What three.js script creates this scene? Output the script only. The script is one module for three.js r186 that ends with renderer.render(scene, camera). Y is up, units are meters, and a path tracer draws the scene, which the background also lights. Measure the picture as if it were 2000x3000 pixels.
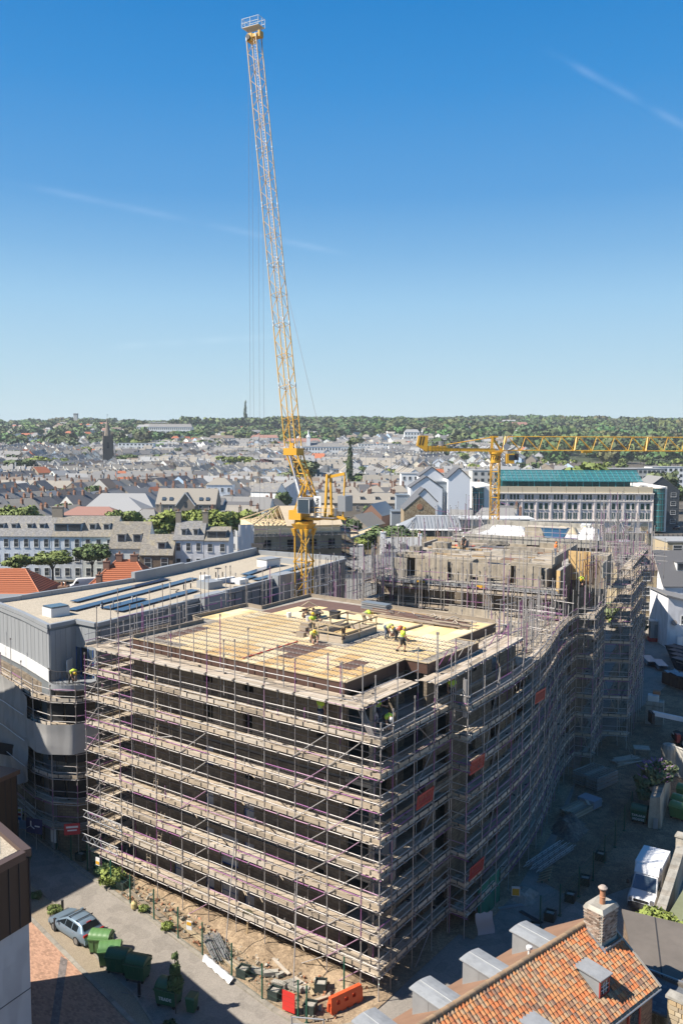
import*as THREE from 'three';
import{mergeGeometries}from 'three/addons/utils/BufferGeometryUtils.js';
import{FontLoader}from 'three/addons/loaders/FontLoader.js';
import{TextGeometry}from 'three/addons/geometries/TextGeometry.js';
import{MarchingCubes}from 'three/addons/objects/MarchingCubes.js';

// ---------------------------------------------------------------- camera, sky, sun, exposure
const scene=new THREE.Scene();
const EYE=new THREE.Vector3(25.793,33.142,40.233),YAW=0.6188,PITCH=0.084,ROLL=0.0049;
const camera=new THREE.PerspectiveCamera(62.09,682/1024,0.5,9000);
{
const F=new THREE.Vector3(-Math.sin(YAW)*Math.cos(PITCH),-Math.sin(PITCH),-Math.cos(YAW)*Math.cos(PITCH));
const R=new THREE.Vector3(Math.cos(YAW),0,-Math.sin(YAW)),U=new THREE.Vector3().crossVectors(R,F);
const R2=R.clone().multiplyScalar(Math.cos(ROLL)).addScaledVector(U,Math.sin(ROLL));
const U2=U.clone().multiplyScalar(Math.cos(ROLL)).addScaledVector(R,-Math.sin(ROLL));
camera.position.copy(EYE);
camera.quaternion.setFromRotationMatrix(new THREE.Matrix4().makeBasis(R2,U2,F.clone().negate()));
}
const renderer=new THREE.WebGLRenderer({antialias:true});
renderer.setSize(682,1024);
renderer.toneMapping=THREE.LinearToneMapping;
renderer.toneMappingExposure=2.05;
renderer.shadowMap.enabled=true;
const SUN_EL=46.5*Math.PI/180,SUN_H=new THREE.Vector2(-0.64,0.768); // towards the sun: x, z
const SUN=new THREE.Vector3(SUN_H.x*Math.cos(SUN_EL),Math.sin(SUN_EL),SUN_H.y*Math.cos(SUN_EL)).normalize();
const sun=new THREE.DirectionalLight(new THREE.Color().setRGB(1.0,0.925,0.81),5);
sun.position.copy(SUN).multiplyScalar(400).add(new THREE.Vector3(-10,0,-30));
sun.target.position.set(-10,0,-30);
sun.castShadow=true;sun.shadow.mapSize.set(4096,4096);
Object.assign(sun.shadow.camera,{left:-220,right:220,top:220,bottom:-220,near:1,far:1200});
scene.add(sun,sun.target);
{
 // a clear summer sky: deep blue overhead, paler to the horizon, a few faint vapour trails
const W=2048,H=1024,a=new Float32Array(W*H*4);
const stops=[[-90,0.0977,0.0926,0.0827],[-2,0.1755,0.1952,0.2051],[0,0.2929,0.3656,0.3954],[2,0.2808,0.3636,0.3975],[5,0.2291,0.3367,0.4095],[8.9,0.1684,0.2949,0.4145],[12,0.1075,0.2342,0.3855],[15.5,0.0573,0.1804,0.3587],[21.7,0.0228,0.1393,0.3317],[27.4,0.0081,0.1097,0.2978],[45,0.0046,0.0729,0.2242],[90,0.0030,0.0488,0.1704]];
const fwd=new THREE.Vector3(-Math.sin(YAW),0,-Math.cos(YAW)),rgt=new THREE.Vector3(Math.cos(YAW),0,-Math.sin(YAW));
const dirOf=(az,el)=>{az*=Math.PI/180;el*=Math.PI/180;return fwd.clone().multiplyScalar(Math.cos(az)*Math.cos(el)).addScaledVector(rgt,Math.sin(az)*Math.cos(el)).setY(Math.sin(el));};
const trails=[[-24,15.6,3,11.5,.09,.07],[12.5,23.4,25,16,.10,.09],[-1.5,30.5,3.7,28,.09,.05],[-16,5.8,-2,7,.12,.04]].map(([a0,e0,a1,e1,w,k])=>{
const p=dirOf(a0,e0),q=dirOf(a1,e1),n=p.clone().cross(q).normalize();return{p,q,n,w,k,ang:p.angleTo(q),t:n.clone().cross(p)};
});
const v=new THREE.Vector3();
for(let j=0;j<H;j++){
const el=((j+.5)/H-.5)*180;let k=0;while(k<stops.length-2&&el>stops[k+1][0])k++;
const s=stops[k],t=stops[k+1],f=Math.min(1,Math.max(0,(el-s[0])/(t[0]-s[0])));
for(let i=0;i<W;i++){
const o=(j*W+i)*4,th=((i+.5)/W-.5)*2*Math.PI,e=el*Math.PI/180;
v.set(Math.cos(th)*Math.cos(e),Math.sin(e),Math.sin(th)*Math.cos(e));
const g=Math.max(0,v.dot(SUN)),glow=.033*g*g*g;
let add=0;
if(el>0)for(const T of trails){const d=Math.abs(Math.asin(v.dot(T.n)))*57.3;if(d<T.w*4){const u=Math.atan2(v.dot(T.t),v.dot(T.p))/T.ang;if(u>0&&u<1)add+=T.k*Math.exp(-d*d/(2*T.w*T.w))*Math.min(1,u*5,(1-u)*5)*.66*(.55+.45*Math.sin(u*23+T.w*90)*Math.sin(u*9));}}
for(let c=0;c<3;c++)a[o+c]=s[c+1]+(t[c+1]-s[c+1])*f+glow*(1-.2*c)+add*(1-.12*c);
a[o+3]=1;
}
}
const tex=new THREE.DataTexture(a,W,H,THREE.RGBAFormat,THREE.FloatType);
tex.mapping=THREE.EquirectangularReflectionMapping;tex.magFilter=tex.minFilter=THREE.LinearFilter;tex.needsUpdate=true;
scene.background=tex;scene.environment=tex;scene.environmentIntensity=1;scene.backgroundIntensity=1;
}

scene.fog=new THREE.FogExp2(new THREE.Color().setRGB(.80,.88,.97),.000095);
// ---------------------------------------------------------------- helpers
let seed=7;
const reseed=(s)=>{seed=s>>>0;};
function rnd(){seed=(seed+0x6D2B79F5)|0;let t=Math.imul(seed ^(seed>>>15),1|seed);t=(t+Math.imul(t ^(t>>>7),61|t))^ t;return((t ^(t>>>14))>>>0)/4294967296;}
const rr=(a,b)=>a+(b-a)*rnd(),pick=(l)=>l[Math.floor(rnd()*l.length)];
const V=(x,y,z)=>new THREE.Vector3(x,y,z);
const FH=V(-Math.sin(YAW),0,-Math.cos(YAW)),RH=V(Math.cos(YAW),0,-Math.sin(YAW));
const view=(d,l,y=0)=>V(EYE.x+FH.x*d+RH.x*l,y,EYE.z+FH.z*d+RH.z*l); // metres ahead of and beside the viewpoint, on plan
const used={};
const numbered=(n)=>{const k=(used[n]=(used[n]??-1)+1);return k?n+'_'+String(k).padStart(3,'0'):n;};
class MB{ // collects faces into one geometry, uv in metres
constructor(){this.p=[];this.n=[];this.u=[];this.i=[];this.c=null;}
tri(a,b,c){this.poly([a,b,c]);}
poly(v,uvs){
const[a,b,c]=v,k=this.p.length/3;
let nx=(b.y-a.y)*(c.z-a.z)-(b.z-a.z)*(c.y-a.y),ny=(b.z-a.z)*(c.x-a.x)-(b.x-a.x)*(c.z-a.z),nz=(b.x-a.x)*(c.y-a.y)-(b.y-a.y)*(c.x-a.x);
const l=Math.hypot(nx,ny,nz)||1;nx/=l;ny/=l;nz/=l;
 // uv axes: along the horizontal in the face and up the slope
let ex=nz,ez=-nx;const el=Math.hypot(ex,ez);if(el<.05){ex=1;ez=0;}else{ex/=el;ez/=el;}
const ux=ny*ez,uy=nz*ex-nx*ez,uz=-ny*ex;
for(let q=0;q<v.length;q++){
const w=v[q];this.p.push(w.x,w.y,w.z);this.n.push(nx,ny,nz);
if(uvs)this.u.push(uvs[q][0],uvs[q][1]);else this.u.push(w.x*ex+w.z*ez,el<.05?w.z:w.x*ux+w.y*uy+w.z*uz);
}
for(let q=2;q<v.length;q++)this.i.push(k,k+q-1,k+q);
return this;
}
quad(a,b,c,d,uvs){return this.poly([a,b,c,d],uvs);}
hex(b,t){ // bottom and top rings of the same length, counter-clockwise from above
const n=b.length;
for(let k=0;k<n;k++){const m=(k+1)%n;this.quad(b[k],b[m],t[m],t[k]);}
this.poly(t);this.poly([...b].reverse());return this;
}
box(cx,cy,cz,sx,sy,sz,ry=0){ // centred box turned about y
const c=Math.cos(ry),s=Math.sin(ry),q=(x,y,z)=>V(cx+x*c+z*s,cy+y,cz-x*s+z*c),x=sx/2,y=sy/2,z=sz/2;
return this.hex([q(-x,-y,z),q(x,-y,z),q(x,-y,-z),q(-x,-y,-z)],[q(-x,y,z),q(x,y,z),q(x,y,-z),q(-x,y,-z)]);
}
slab(pts,y0,y1){return this.hex(pts.map((p)=>V(p[0],y0,p[1])),pts.map((p)=>V(p[0],y1,p[1])));} // plan polygon, counter-clockwise seen from above (x right, z towards us)
beam(a,b,w,h){ // square bar between two points
const d=b.clone().sub(a).normalize(),s=Math.abs(d.y)>.98?V(1,0,0):V(-d.z,0,d.x).normalize(),u=s.clone().cross(d).normalize();
const at=(p,i,j)=>p.clone().addScaledVector(s,i*w/2).addScaledVector(u,j*h/2),r=[[-1,-1],[1,-1],[1,1],[-1,1]];
const A=r.map(([i,j])=>at(a,i,j)),B=r.map(([i,j])=>at(b,i,j));
for(let k=0;k<4;k++){const m=(k+1)%4;this.quad(A[k],B[k],B[m],A[m]);}
this.poly(A);this.poly([...B].reverse());return this;
}
tube(a,b,r,n=5,r2=r,caps=false){
const d=b.clone().sub(a).normalize(),s=(Math.abs(d.y)>.9?V(1,0,0):V(0,1,0)).cross(d).normalize(),u=d.clone().cross(s),k=this.p.length/3,L=a.distanceTo(b);
for(let q=0;q<=n;q++){
const t=q/n*2*Math.PI,x=Math.cos(t),y=Math.sin(t),nx=s.x*x+u.x*y,ny=s.y*x+u.y*y,nz=s.z*x+u.z*y;
this.p.push(a.x+nx*r,a.y+ny*r,a.z+nz*r,b.x+nx*r2,b.y+ny*r2,b.z+nz*r2);this.n.push(nx,ny,nz,nx,ny,nz);this.u.push(q/n,0,q/n,L);
if(q<n){const m=k+2*q;this.i.push(m,m+2,m+1,m+1,m+2,m+3);}
}
if(caps){const ring=(c,rad)=>[...Array(n).keys()].map((q)=>{const t=q/n*2*Math.PI;return V(c.x+(s.x*Math.cos(t)+u.x*Math.sin(t))*rad,c.y+(s.y*Math.cos(t)+u.y*Math.sin(t))*rad,c.z+(s.z*Math.cos(t)+u.z*Math.sin(t))*rad);});this.poly(ring(b,r2));this.poly(ring(a,r).reverse());}
return this;
}
path(pts,r,n=5){for(let k=1;k<pts.length;k++)this.tube(pts[k-1],pts[k],r,n);return this;}
lathe(prof,n,cx=0,cy=0,cz=0){for(let k=1;k<prof.length;k++){const[r0,y0]=prof[k-1],[r1,y1]=prof[k];for(let q=0;q<n;q++){const t=q/n*6.28319,m=(q+1)/n*6.28319,P=(r,y,a)=>V(cx+r*Math.sin(a),cy+y,cz+r*Math.cos(a));if(r0<1e-6)this.tri(P(0,y0,0),P(r1,y1,m),P(r1,y1,t));else if(r1<1e-6)this.tri(P(r0,y0,t),P(r0,y0,m),P(0,y1,0));else this.quad(P(r0,y0,t),P(r0,y0,m),P(r1,y1,m),P(r1,y1,t));}}return this;}
add(geo,m){
const q=this.p.length/3,P=geo.attributes.position,N=geo.attributes.normal,Uv=geo.attributes.uv,v=V(),nm=new THREE.Matrix3().getNormalMatrix(m);
for(let k=0;k<P.count;k++){v.fromBufferAttribute(P,k).applyMatrix4(m);this.p.push(v.x,v.y,v.z);v.fromBufferAttribute(N,k).applyMatrix3(nm).normalize();this.n.push(v.x,v.y,v.z);this.u.push(Uv?Uv.getX(k):0,Uv?Uv.getY(k):0);}
if(geo.index)for(let k=0;k<geo.index.count;k++)this.i.push(geo.index.getX(k)+q);else for(let k=0;k<P.count;k++)this.i.push(q+k);
return this;
}
geo(){
const g=new THREE.BufferGeometry();
g.setAttribute('position',new THREE.Float32BufferAttribute(this.p,3));g.setAttribute('normal',new THREE.Float32BufferAttribute(this.n,3));g.setAttribute('uv',new THREE.Float32BufferAttribute(this.u,2));
g.setIndex(this.i);return g;
}
get empty(){return!this.i.length;}
}
function gridGeo(nu,nv,fn){const g=new THREE.BufferGeometry(),p=[],u=[],ix=[];for(let i=0;i<=nu;i++)for(let j=0;j<=nv;j++){const v=fn(i,j);p.push(v.x,v.y,v.z);u.push(v.x+v.z*.3,v.y+v.z*.7);if(i<nu&&j<nv){const k=i*(nv+1)+j;ix.push(k,k+nv+2,k+1,k,k+nv+1,k+nv+2);}}g.setAttribute('position',new THREE.Float32BufferAttribute(p,3));g.setAttribute('uv',new THREE.Float32BufferAttribute(u,2));g.setIndex(ix);g.computeVertexNormals();return g;}
function part(name,g,mat,parent,extra){ // one named mesh under its thing
const m=new THREE.Mesh(g instanceof MB?g.geo():g,mat);m.name=name;m.castShadow=m.receiveShadow=true;
if(extra)Object.assign(m.userData,extra);
parent.add(m);return m;
}
function thing(name,label,category,at=[0,0,0],turn=0,group){
const o=new THREE.Group();o.name=numbered(name);o.position.set(...at);o.rotation.y=turn;scene.add(o);
o.userData={label,category};if(group)o.userData.group=group;return o;
}
function solo(name,g,mat,label,category,group,extra){ // a thing that is one mesh
const m=part(numbered(name),g,mat,scene);Object.assign(m.userData,{label,category},extra);if(group)m.userData.group=group;return m;
}
function ground(name,g,mat,kind='structure',label){const m=part(numbered(name),g,mat,scene);m.userData.kind=kind;if(label)m.userData.label=label;return m;}
function copy(o,at,turn,label,group){const c=o.clone();c.name=numbered(o.name.replace(/_\d{3}$/,''));c.userData={...o.userData};scene.add(c);if(at)c.position.set(...at);if(turn!==undefined)c.rotation.y=turn;if(label)c.userData.label=label;if(group)c.userData.group=group;return c;}
// many alike pieces of one thing: the nearest ones are meshes of their own that share a geometry, the rest one joined part
class Pieces{
constructor(parent,name,cap=300){Object.assign(this,{parent,name,cap,l:[]});}
put(geo,mat,m){this.l.push({geo,mat,m,d:V().setFromMatrixPosition(m).distanceToSquared(EYE)});}
bar(geo,mat,a,b,w=1,roll){ // unit piece along y stretched between a and b
const d=b.clone().sub(a),L=d.length();d.normalize();
const m=new THREE.Matrix4().compose(a.clone().add(b).multiplyScalar(.5),roll??new THREE.Quaternion().setFromUnitVectors(V(0,1,0),d),V(w,L,w));this.put(geo,mat,m);
}
done(){
this.l.sort((a,b)=>a.d-b.d);
for(const e of this.l.slice(0,this.cap)){const k=part(this.name,e.geo,e.mat,this.parent);e.m.decompose(k.position,k.quaternion,k.scale);}
const rest=new Map();for(const e of this.l.slice(this.cap)){if(!rest.has(e.mat))rest.set(e.mat,new MB());rest.get(e.mat).add(e.geo,e.m);}
for(const[mat,mb]of rest)part(this.name+'s',mb,mat,this.parent,{kind:'stuff'});
}
}
const UNIT_TUBE=new MB().tube(V(0,-.5,0),V(0,.5,0),.031,6).geo();
// ---------------------------------------------------------------- textures and materials
function noiseGrid(n,s){const g=new Float32Array(n*n);reseed(s);for(let k=0;k<g.length;k++)g[k]=rnd();return(x,y)=>{x*=n;y*=n;const i=Math.floor(x),j=Math.floor(y),f=x-i,h=y-j,u=f*f*(3-2*f),w=h*h*(3-2*h),m=(a,b)=>g[((b%n+n)%n)*n+((a%n+n)%n)];return(m(i,j)*(1-u)+m(i+1,j)*u)*(1-w)+(m(i,j+1)*(1-u)+m(i+1,j+1)*u)*w;};}
const N4=noiseGrid(4,1),N8=noiseGrid(8,2),N16=noiseGrid(16,3),N32=noiseGrid(32,4),N64=noiseGrid(64,5),N128=noiseGrid(128,6);
const fbm=(x,y)=>.3*N4(x,y)+.25*N8(x,y)+.2*N16(x,y)+.13*N32(x,y)+.08*N64(x,y)+.04*N128(x,y);
function tex(size,fn,metres,srgb=false){ // fn(u, v) -> value or [r, g, b] in 0..1; colours are linear multipliers
const a=new Uint8Array(size*size*4),enc=(c)=>255*Math.min(1,Math.max(0,srgb?(c<=.0031308?c*12.92:1.055*Math.pow(c,1/2.4)-.055):c));
for(let j=0;j<size;j++)for(let i=0;i<size;i++){const r=fn((i+.5)/size,(j+.5)/size),o=(j*size+i)*4,c=Array.isArray(r)?r:[r,r,r];a[o]=enc(c[0]);a[o+1]=enc(c[1]);a[o+2]=enc(c[2]);a[o+3]=255;}
const t=new THREE.DataTexture(a,size,size);t.wrapS=t.wrapT=THREE.RepeatWrapping;t.magFilter=THREE.LinearFilter;t.minFilter=THREE.LinearMipmapLinearFilter;t.generateMipmaps=true;
if(srgb)t.colorSpace=THREE.SRGBColorSpace;t.repeat.set(1/metres[0],1/(metres[1]??metres[0]));t.needsUpdate=true;return t;
}
const scaled=(t,m)=>{const c=t.clone();c.repeat.set(1/m,1/m);c.needsUpdate=true;return c;};
const mix=(a,b,t)=>a.map((v,k)=>v+(b[k]-v)*t);
const mat=(rgb,rough=.85,o={})=>new THREE.MeshStandardMaterial({color:new THREE.Color().setRGB(...rgb.map((c)=>c*.71)),roughness:rough,...o});
const sstep=(a,b,x)=>{x=Math.min(1,Math.max(0,(x-a)/(b-a)));return x*x*(3-2*x);};
const T={};
T.mottle=tex(256,(u,v)=>{const f=fbm(u,v),g=fbm(u*3%1,v*3%1);const k=.62+.55*f*.9+.16*(g-.5);return[k,k*.99,k*.97];},[9],true);
T.grain=tex(256,(u,v)=>.5+.5*(N128(u,v)-.5)+.5*(N64(u,v)-.5),[1.2]);
T.plaster=tex(256,(u,v)=>{const k=.86+.22*(fbm(u,v)-.5)-.12*sstep(.55,.8,N16(u*1,v*.25));return[k,k,k*.99];},[7],true);
T.concrete=tex(512,(u,v)=>{const f=fbm(u,v),st=sstep(.58,.75,N32(u,v*.12)),pour=.04*Math.sin(v*6.283*6+3*N8(u,v));const k=.68+.5*(f-.5)-.13*st+pour+.1*(N128(u,v)-.5);return[k,k*.98,k*.94];},[8],true);
T.wood=tex(256,(u,v)=>{const g=N128(u*.12+N8(u,v)*.02,v),h=N32(u*.1,v),k=.72+.32*(g-.5)+.3*(h-.5)+.2*(fbm(u,v)-.5);return[k,k*.97,k*.93];},[2.4,.9],true);
T.ply=tex(256,(u,v)=>{const g=N64(u*.1,v),k=.86+.14*(g-.5)+.22*(fbm(u,v)-.5);return[k,k*.985,k*.95];},[3.1,2.7],true);
T.block=tex(512,(u,v)=>{const row=Math.floor(v*12),x=u*6+(row%2)*.5,col=Math.floor(x),fx=x-col,fy=v*12-row,id=Math.sin((col%6)*127.1+row*311.7)*43758.5,h=id-Math.floor(id);const j=(fx<.035||fx>.965||fy<.07||fy>.93)?.62:1;const k=(.66+.3*(h-.5)+.3*(fbm(u,v)-.5))*j;return[k,k*.98,k*.95];},[2.7,2.7],true);
T.blockB=tex(512,(u,v)=>{const row=Math.floor(v*12),x=u*6+(row%2)*.5,fx=x-Math.floor(x),fy=v*12-row;return(fx<.035||fx>.965||fy<.07||fy>.93)?.2:.75+.25*N64(u,v);},[2.7,2.7]);
T.brick=tex(512,(u,v)=>{const row=Math.floor(v*24),x=u*8+(row%2)*.5,col=Math.floor(x),fx=x-col,fy=v*24-row,id=Math.sin((col%8)*91.7+row*231.1)*43758.5,h=id-Math.floor(id);const j=fx<.05||fy<.14;const k=.72+.5*(h-.5);return j?[.85,.8,.72]:[k,k*(.92+.1*h),k*.88];},[1.8,1.8],true);
T.rubble=tex(512,(u,v)=>{let b=9,id=0,b2=9;const n=12,x=u*n,y=v*n;for(let i=-1;i<2;i++)for(let j=-1;j<2;j++){const cx=Math.floor(x)+i,cy=Math.floor(y)+j,q=((cx%n+n)%n)*57+((cy%n+n)%n)*131,r1=Math.sin(q*12.9)*43758.5,r2=Math.sin(q*78.2)*12345.6,dx=(cx+r1-Math.floor(r1))-x,dy=((cy+r2-Math.floor(r2))-y)*1.5,d=Math.hypot(dx,dy);if(d<b){b2=b;b=d;id=r1*3.1-Math.floor(r1*3.1);}else if(d<b2)b2=d;}const e=sstep(.03,.16,b2-b),k=(.5+.6*id)*e+.5*(1-e);return[k,k*(.88+.1*id),k*(.72+.15*id)];},[3.6],true);
T.asphalt=tex(512,(u,v)=>{const k=.78+.36*(fbm(u,v)-.5)+.28*(N128(u*2%1,v*2%1)-.5)-.12*sstep(.6,.7,N16(u,v));return[k,k*.985,k*.96];},[11],true);
T.dirt=tex(512,(u,v)=>{const f=fbm(u,v),g=fbm((u*2.3+.3)%1,(v*2.3+.1)%1),w=sstep(.45,.62,f);let c=mix([.72,.62,.5],[1,.88,.72],w);const k=.72+.55*(g-.5)+.45*(N128(u,v)-.5);return c.map((x)=>x*k);},[9],true);
T.gravel=tex(512,(u,v)=>{const g=N128(u*2%1,v*2%1),h=N128((u+.37)%1,v),k=.6+.45*g*h+.35*(g-.5)+.15*(fbm(u,v)-.5);return[k,k*.95,k*.86];},[3.2],true);
T.slate=tex(512,(u,v)=>{const row=Math.floor(v*20),x=u*14+(row%2)*.5,col=Math.floor(x),fy=v*20-row,fx=x-col,id=Math.sin((col%14)*17.3+row*71.9)*43758.5,h=id-Math.floor(id);const e=(fy<.12||fx<.05)?.72:1,lich=sstep(.52,.7,fbm(u,v));let k=(.74+.34*(h-.5)+.4*(fbm(u,v)-.5))*e;return mix([k,k,k*1.02],[k*1.15,k*1.06,k*.82],lich*.8);},[5,5],true);
T.pav=tex(512,(u,v)=>{const r=Math.floor(v*16),x=u*8+(r%2)*.5,c=Math.floor(x),fx=x-c,fy=v*16-r,id=Math.sin((c%8)*57.3+r*171.7)*43758.5,h=id-Math.floor(id),e=(fx<.04||fy<.08)?.7:1,k=(.76+.3*(h-.5)+.3*(fbm(u,v)-.5))*e;return[k,k*.95,k*.9];},[1.7,1.7],true);
T.seam=tex(256,(u,v)=>{const k=.9+.1*(N8(u*.5,v*.2)-.5)+.08*(fbm(u,v)-.5);return[k,k,k];},[6],true);
T.bark=tex(128,(u,v)=>.5+.6*(N32(u,v*.2)-.5),[1]);
const M={
steel:mat([.52,.49,.47],.45,{metalness:.3}),steelDull:mat([.33,.30,.29],.5,{metalness:.4}),purple:mat([.33,.12,.30],.55,{metalness:.15}),pink:mat([.46,.27,.40],.5,{metalness:.2}),rust:mat([.24,.13,.075],.8),
galv:mat([.47,.48,.5],.45,{metalness:.6}),boardA:mat([.74,.63,.50],.85,{map:T.wood}),boardB:mat([.60,.50,.38],.9,{map:T.wood}),boardC:mat([.78,.70,.60],.9,{map:T.wood}),boardD:mat([.45,.38,.30],.9,{map:T.wood}),
clip:mat([.045,.042,.04],.7),timber:mat([.58,.42,.24],.8,{map:T.wood}),timberPale:mat([.68,.55,.36],.8,{map:T.wood}),
plyA:mat([1.05,.83,.48],.7,{map:T.ply}),plyB:mat([.98,.74,.38],.7,{map:T.ply}),plyC:mat([1.08,.90,.58],.7,{map:T.ply}),plyD:mat([.92,.62,.28],.7,{map:T.ply}),plyBrown:mat([.20,.115,.085],.6,{map:T.ply}),formFace:mat([.115,.06,.045],.55,{map:T.ply}),
block:mat([.36,.295,.225],.95,{map:T.block,bumpMap:T.blockB,bumpScale:.006}),concrete:mat([.58,.53,.46],.9,{map:T.concrete}),concretePale:mat([.64,.61,.55],.9,{map:T.concrete}),concreteTan:mat([.64,.56,.45],.9,{map:T.concrete}),
dark:mat([.02,.02,.022],.9),boardWhite:mat([.55,.55,.56],.7),blueTape:mat([.02,.09,.36],.6),glass:mat([.05,.075,.10],.06,{metalness:.3}),glassSky:mat([.12,.17,.22],.08,{metalness:.5}),
yellow:mat([.78,.42,.035],.45),yellowDark:mat([.55,.27,.02],.5),cranePale:mat([.66,.42,.17],.5),chrome:mat([.5,.5,.52],.3,{metalness:.8}),white:mat([.78,.78,.77],.6),black:mat([.018,.018,.02],.5),rubber:mat([.02,.02,.02],.9),
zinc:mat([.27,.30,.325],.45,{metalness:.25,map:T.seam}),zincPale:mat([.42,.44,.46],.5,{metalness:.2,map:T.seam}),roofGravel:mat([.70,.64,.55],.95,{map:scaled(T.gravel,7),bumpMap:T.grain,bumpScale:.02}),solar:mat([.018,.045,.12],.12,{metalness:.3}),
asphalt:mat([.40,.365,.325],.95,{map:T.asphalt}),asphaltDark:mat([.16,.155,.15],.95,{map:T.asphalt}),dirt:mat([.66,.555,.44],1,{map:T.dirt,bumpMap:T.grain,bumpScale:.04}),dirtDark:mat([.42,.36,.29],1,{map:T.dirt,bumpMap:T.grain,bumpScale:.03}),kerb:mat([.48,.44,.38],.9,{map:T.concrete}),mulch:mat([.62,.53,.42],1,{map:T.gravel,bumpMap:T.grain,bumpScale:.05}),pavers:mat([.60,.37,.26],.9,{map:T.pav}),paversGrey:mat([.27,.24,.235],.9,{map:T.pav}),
greenPost:mat([.012,.10,.06],.5),greenSheet:mat([.01,.19,.125],.7),binGreen:mat([.12,.25,.085],.42),binDark:mat([.035,.125,.06],.42),orange:mat([.82,.12,.035],.5),redDark:mat([.42,.055,.04],.55),hiviz:mat([.62,.80,.06],.7),orangeViz:mat([.85,.20,.03],.7),skin:mat([.42,.23,.15],.6),navy:mat([.03,.04,.075],.85),charcoal:mat([.035,.035,.04],.85),jeans:mat([.07,.10,.16],.85),helmetY:mat([.80,.55,.03],.35),helmetW:mat([.75,.75,.72],.35),helmetO:mat([.80,.24,.03],.35),beige:mat([.42,.35,.26],.85),
brownClad:mat([.062,.042,.034],.5,{metalness:.3,map:T.seam}),brownCap:mat([.13,.085,.07],.5,{metalness:.3}),render:mat([.62,.63,.65],.85,{map:T.plaster}),sheeting:mat([.44,.43,.42],.75,{map:T.plaster,side:THREE.DoubleSide}),
tileA:mat([.62,.20,.07],.85,{map:T.mottle}),tileB:mat([.46,.17,.075],.9,{map:T.mottle}),tileC:mat([.60,.27,.11],.85,{map:T.mottle}),tileD:mat([.33,.19,.12],.95,{map:T.mottle}),tileE:mat([.46,.31,.19],.95,{map:T.mottle}),tileF:mat([.26,.16,.115],.95,{map:T.mottle}),ridge:mat([.36,.25,.16],.95,{map:T.mottle}),lead:mat([.46,.48,.50],.55,{metalness:.35,map:T.mottle}),brick:mat([.40,.24,.17],.92,{map:T.brick}),brickBrown:mat([.30,.22,.17],.92,{map:T.brick}),rubble:mat([.52,.43,.31],.95,{map:T.rubble}),terracotta:mat([.46,.21,.11],.8),
};
// ---------------------------------------------------------------- near ground
const gr=(pts,y,m,name,kind,label)=>{const b=new MB();b.poly(triFan(pts,y));return ground(name,polyGeo(pts,y),m,kind,label);};
function triFan(pts,y){return pts.map((p)=>V(p[0],y,p[1]));}
function polyGeo(pts,y){ // flat plan polygon, any shape, facing up
const sh=new THREE.Shape(pts.map((p)=>new THREE.Vector2(p[0],-p[1]))),g=new THREE.ShapeGeometry(sh);
const P=g.attributes.position,N=g.attributes.normal,U=g.attributes.uv;
for(let k=0;k<P.count;k++){const x=P.getX(k),z=-P.getY(k);P.setXYZ(k,x,y,z);N.setXYZ(k,0,1,0);U.setXY(k,x,z);}
return g;
}
function prismGeo(pts,y0,y1){const mb=new MB();const q=THREE.ShapeUtils.isClockWise(pts.map((p)=>new THREE.Vector2(p[0],-p[1])))?[...pts].reverse():pts;for(let k=0;k<q.length;k++){const a=q[k],b=q[(k+1)%q.length];mb.quad(V(a[0],y0,a[1]),V(b[0],y0,b[1]),V(b[0],y1,b[1]),V(a[0],y1,a[1]));}mb.add(polyGeo(q,y1),new THREE.Matrix4());return mb;}
const roadL=[[-75,8],[-45,1.2],[-34,2.8],[-28.8,3.8],[-23.8,4.65],[-19.8,5.64],[-15.5,6.9],[-8,9],[0,11.6],[9,15]],kerbR=[[-60,-4.5],[-45,-2.4],[-33.7,-.75],[-25.2,.74],[-17.4,1.9],[-11.1,3.05],[-7.75,3.6],[-4.6,4.15],[-2.4,4.3],[-.9,3.6],[.2,2.2]];
ground('road',polyGeo([[-90,30],[60,30],[60,-120],[-90,-120]],0),M.asphalt);
ground('site_ground',polyGeo([...kerbR,[.35,-.3],[.6,-9],[1.7,-9],[1.5,-16],[0,-27],[-3,-42],[-70,-42],[-60,-4.5]].filter((p,i,a)=>i<a.length-1),.06),M.dirt);
// the lane along the right side: tarmac near us, trodden earth further on
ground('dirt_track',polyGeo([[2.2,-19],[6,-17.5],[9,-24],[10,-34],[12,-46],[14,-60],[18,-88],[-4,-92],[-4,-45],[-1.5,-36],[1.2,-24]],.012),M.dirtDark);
function kerbLine(pts,w,h,m,name,label){const b=new MB();for(let k=1;k<pts.length;k++){const a=pts[k-1],c=pts[k],L=Math.hypot(c[0]-a[0],c[1]-a[1]),n=Math.max(1,Math.round(L/.9));for(let q=0;q<n;q++){const t0=q/n,t1=(q+1)/n-.012/L;const p=(t)=>V(a[0]+(c[0]-a[0])*t,h/2,a[1]+(c[1]-a[1])*t);b.beam(p(t0),p(t1),w*(.97+.05*rnd()),h*(.96+.06*rnd()));}}return ground(name,b,m,'structure',label);}
reseed(11);
kerbLine(kerbR,.32,.13,M.kerb,'kerb');
const vergeA=[[-31,4.3],[-28.8,3.9],[-23.8,4.75],[-19.9,5.95],[-15.9,7.3],[-12.2,8.0],[-8,9.6],[0,12.2]],vergeB=[[-31,5.6],[-24.7,6.65],[-20.2,7.6],[-16,8.5],[-10.1,9.75],[-4,11.4],[0,12.6]];
ground('gravel_verge',polyGeo([...vergeA,...[...vergeB].reverse()],.05),M.mulch);
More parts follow.
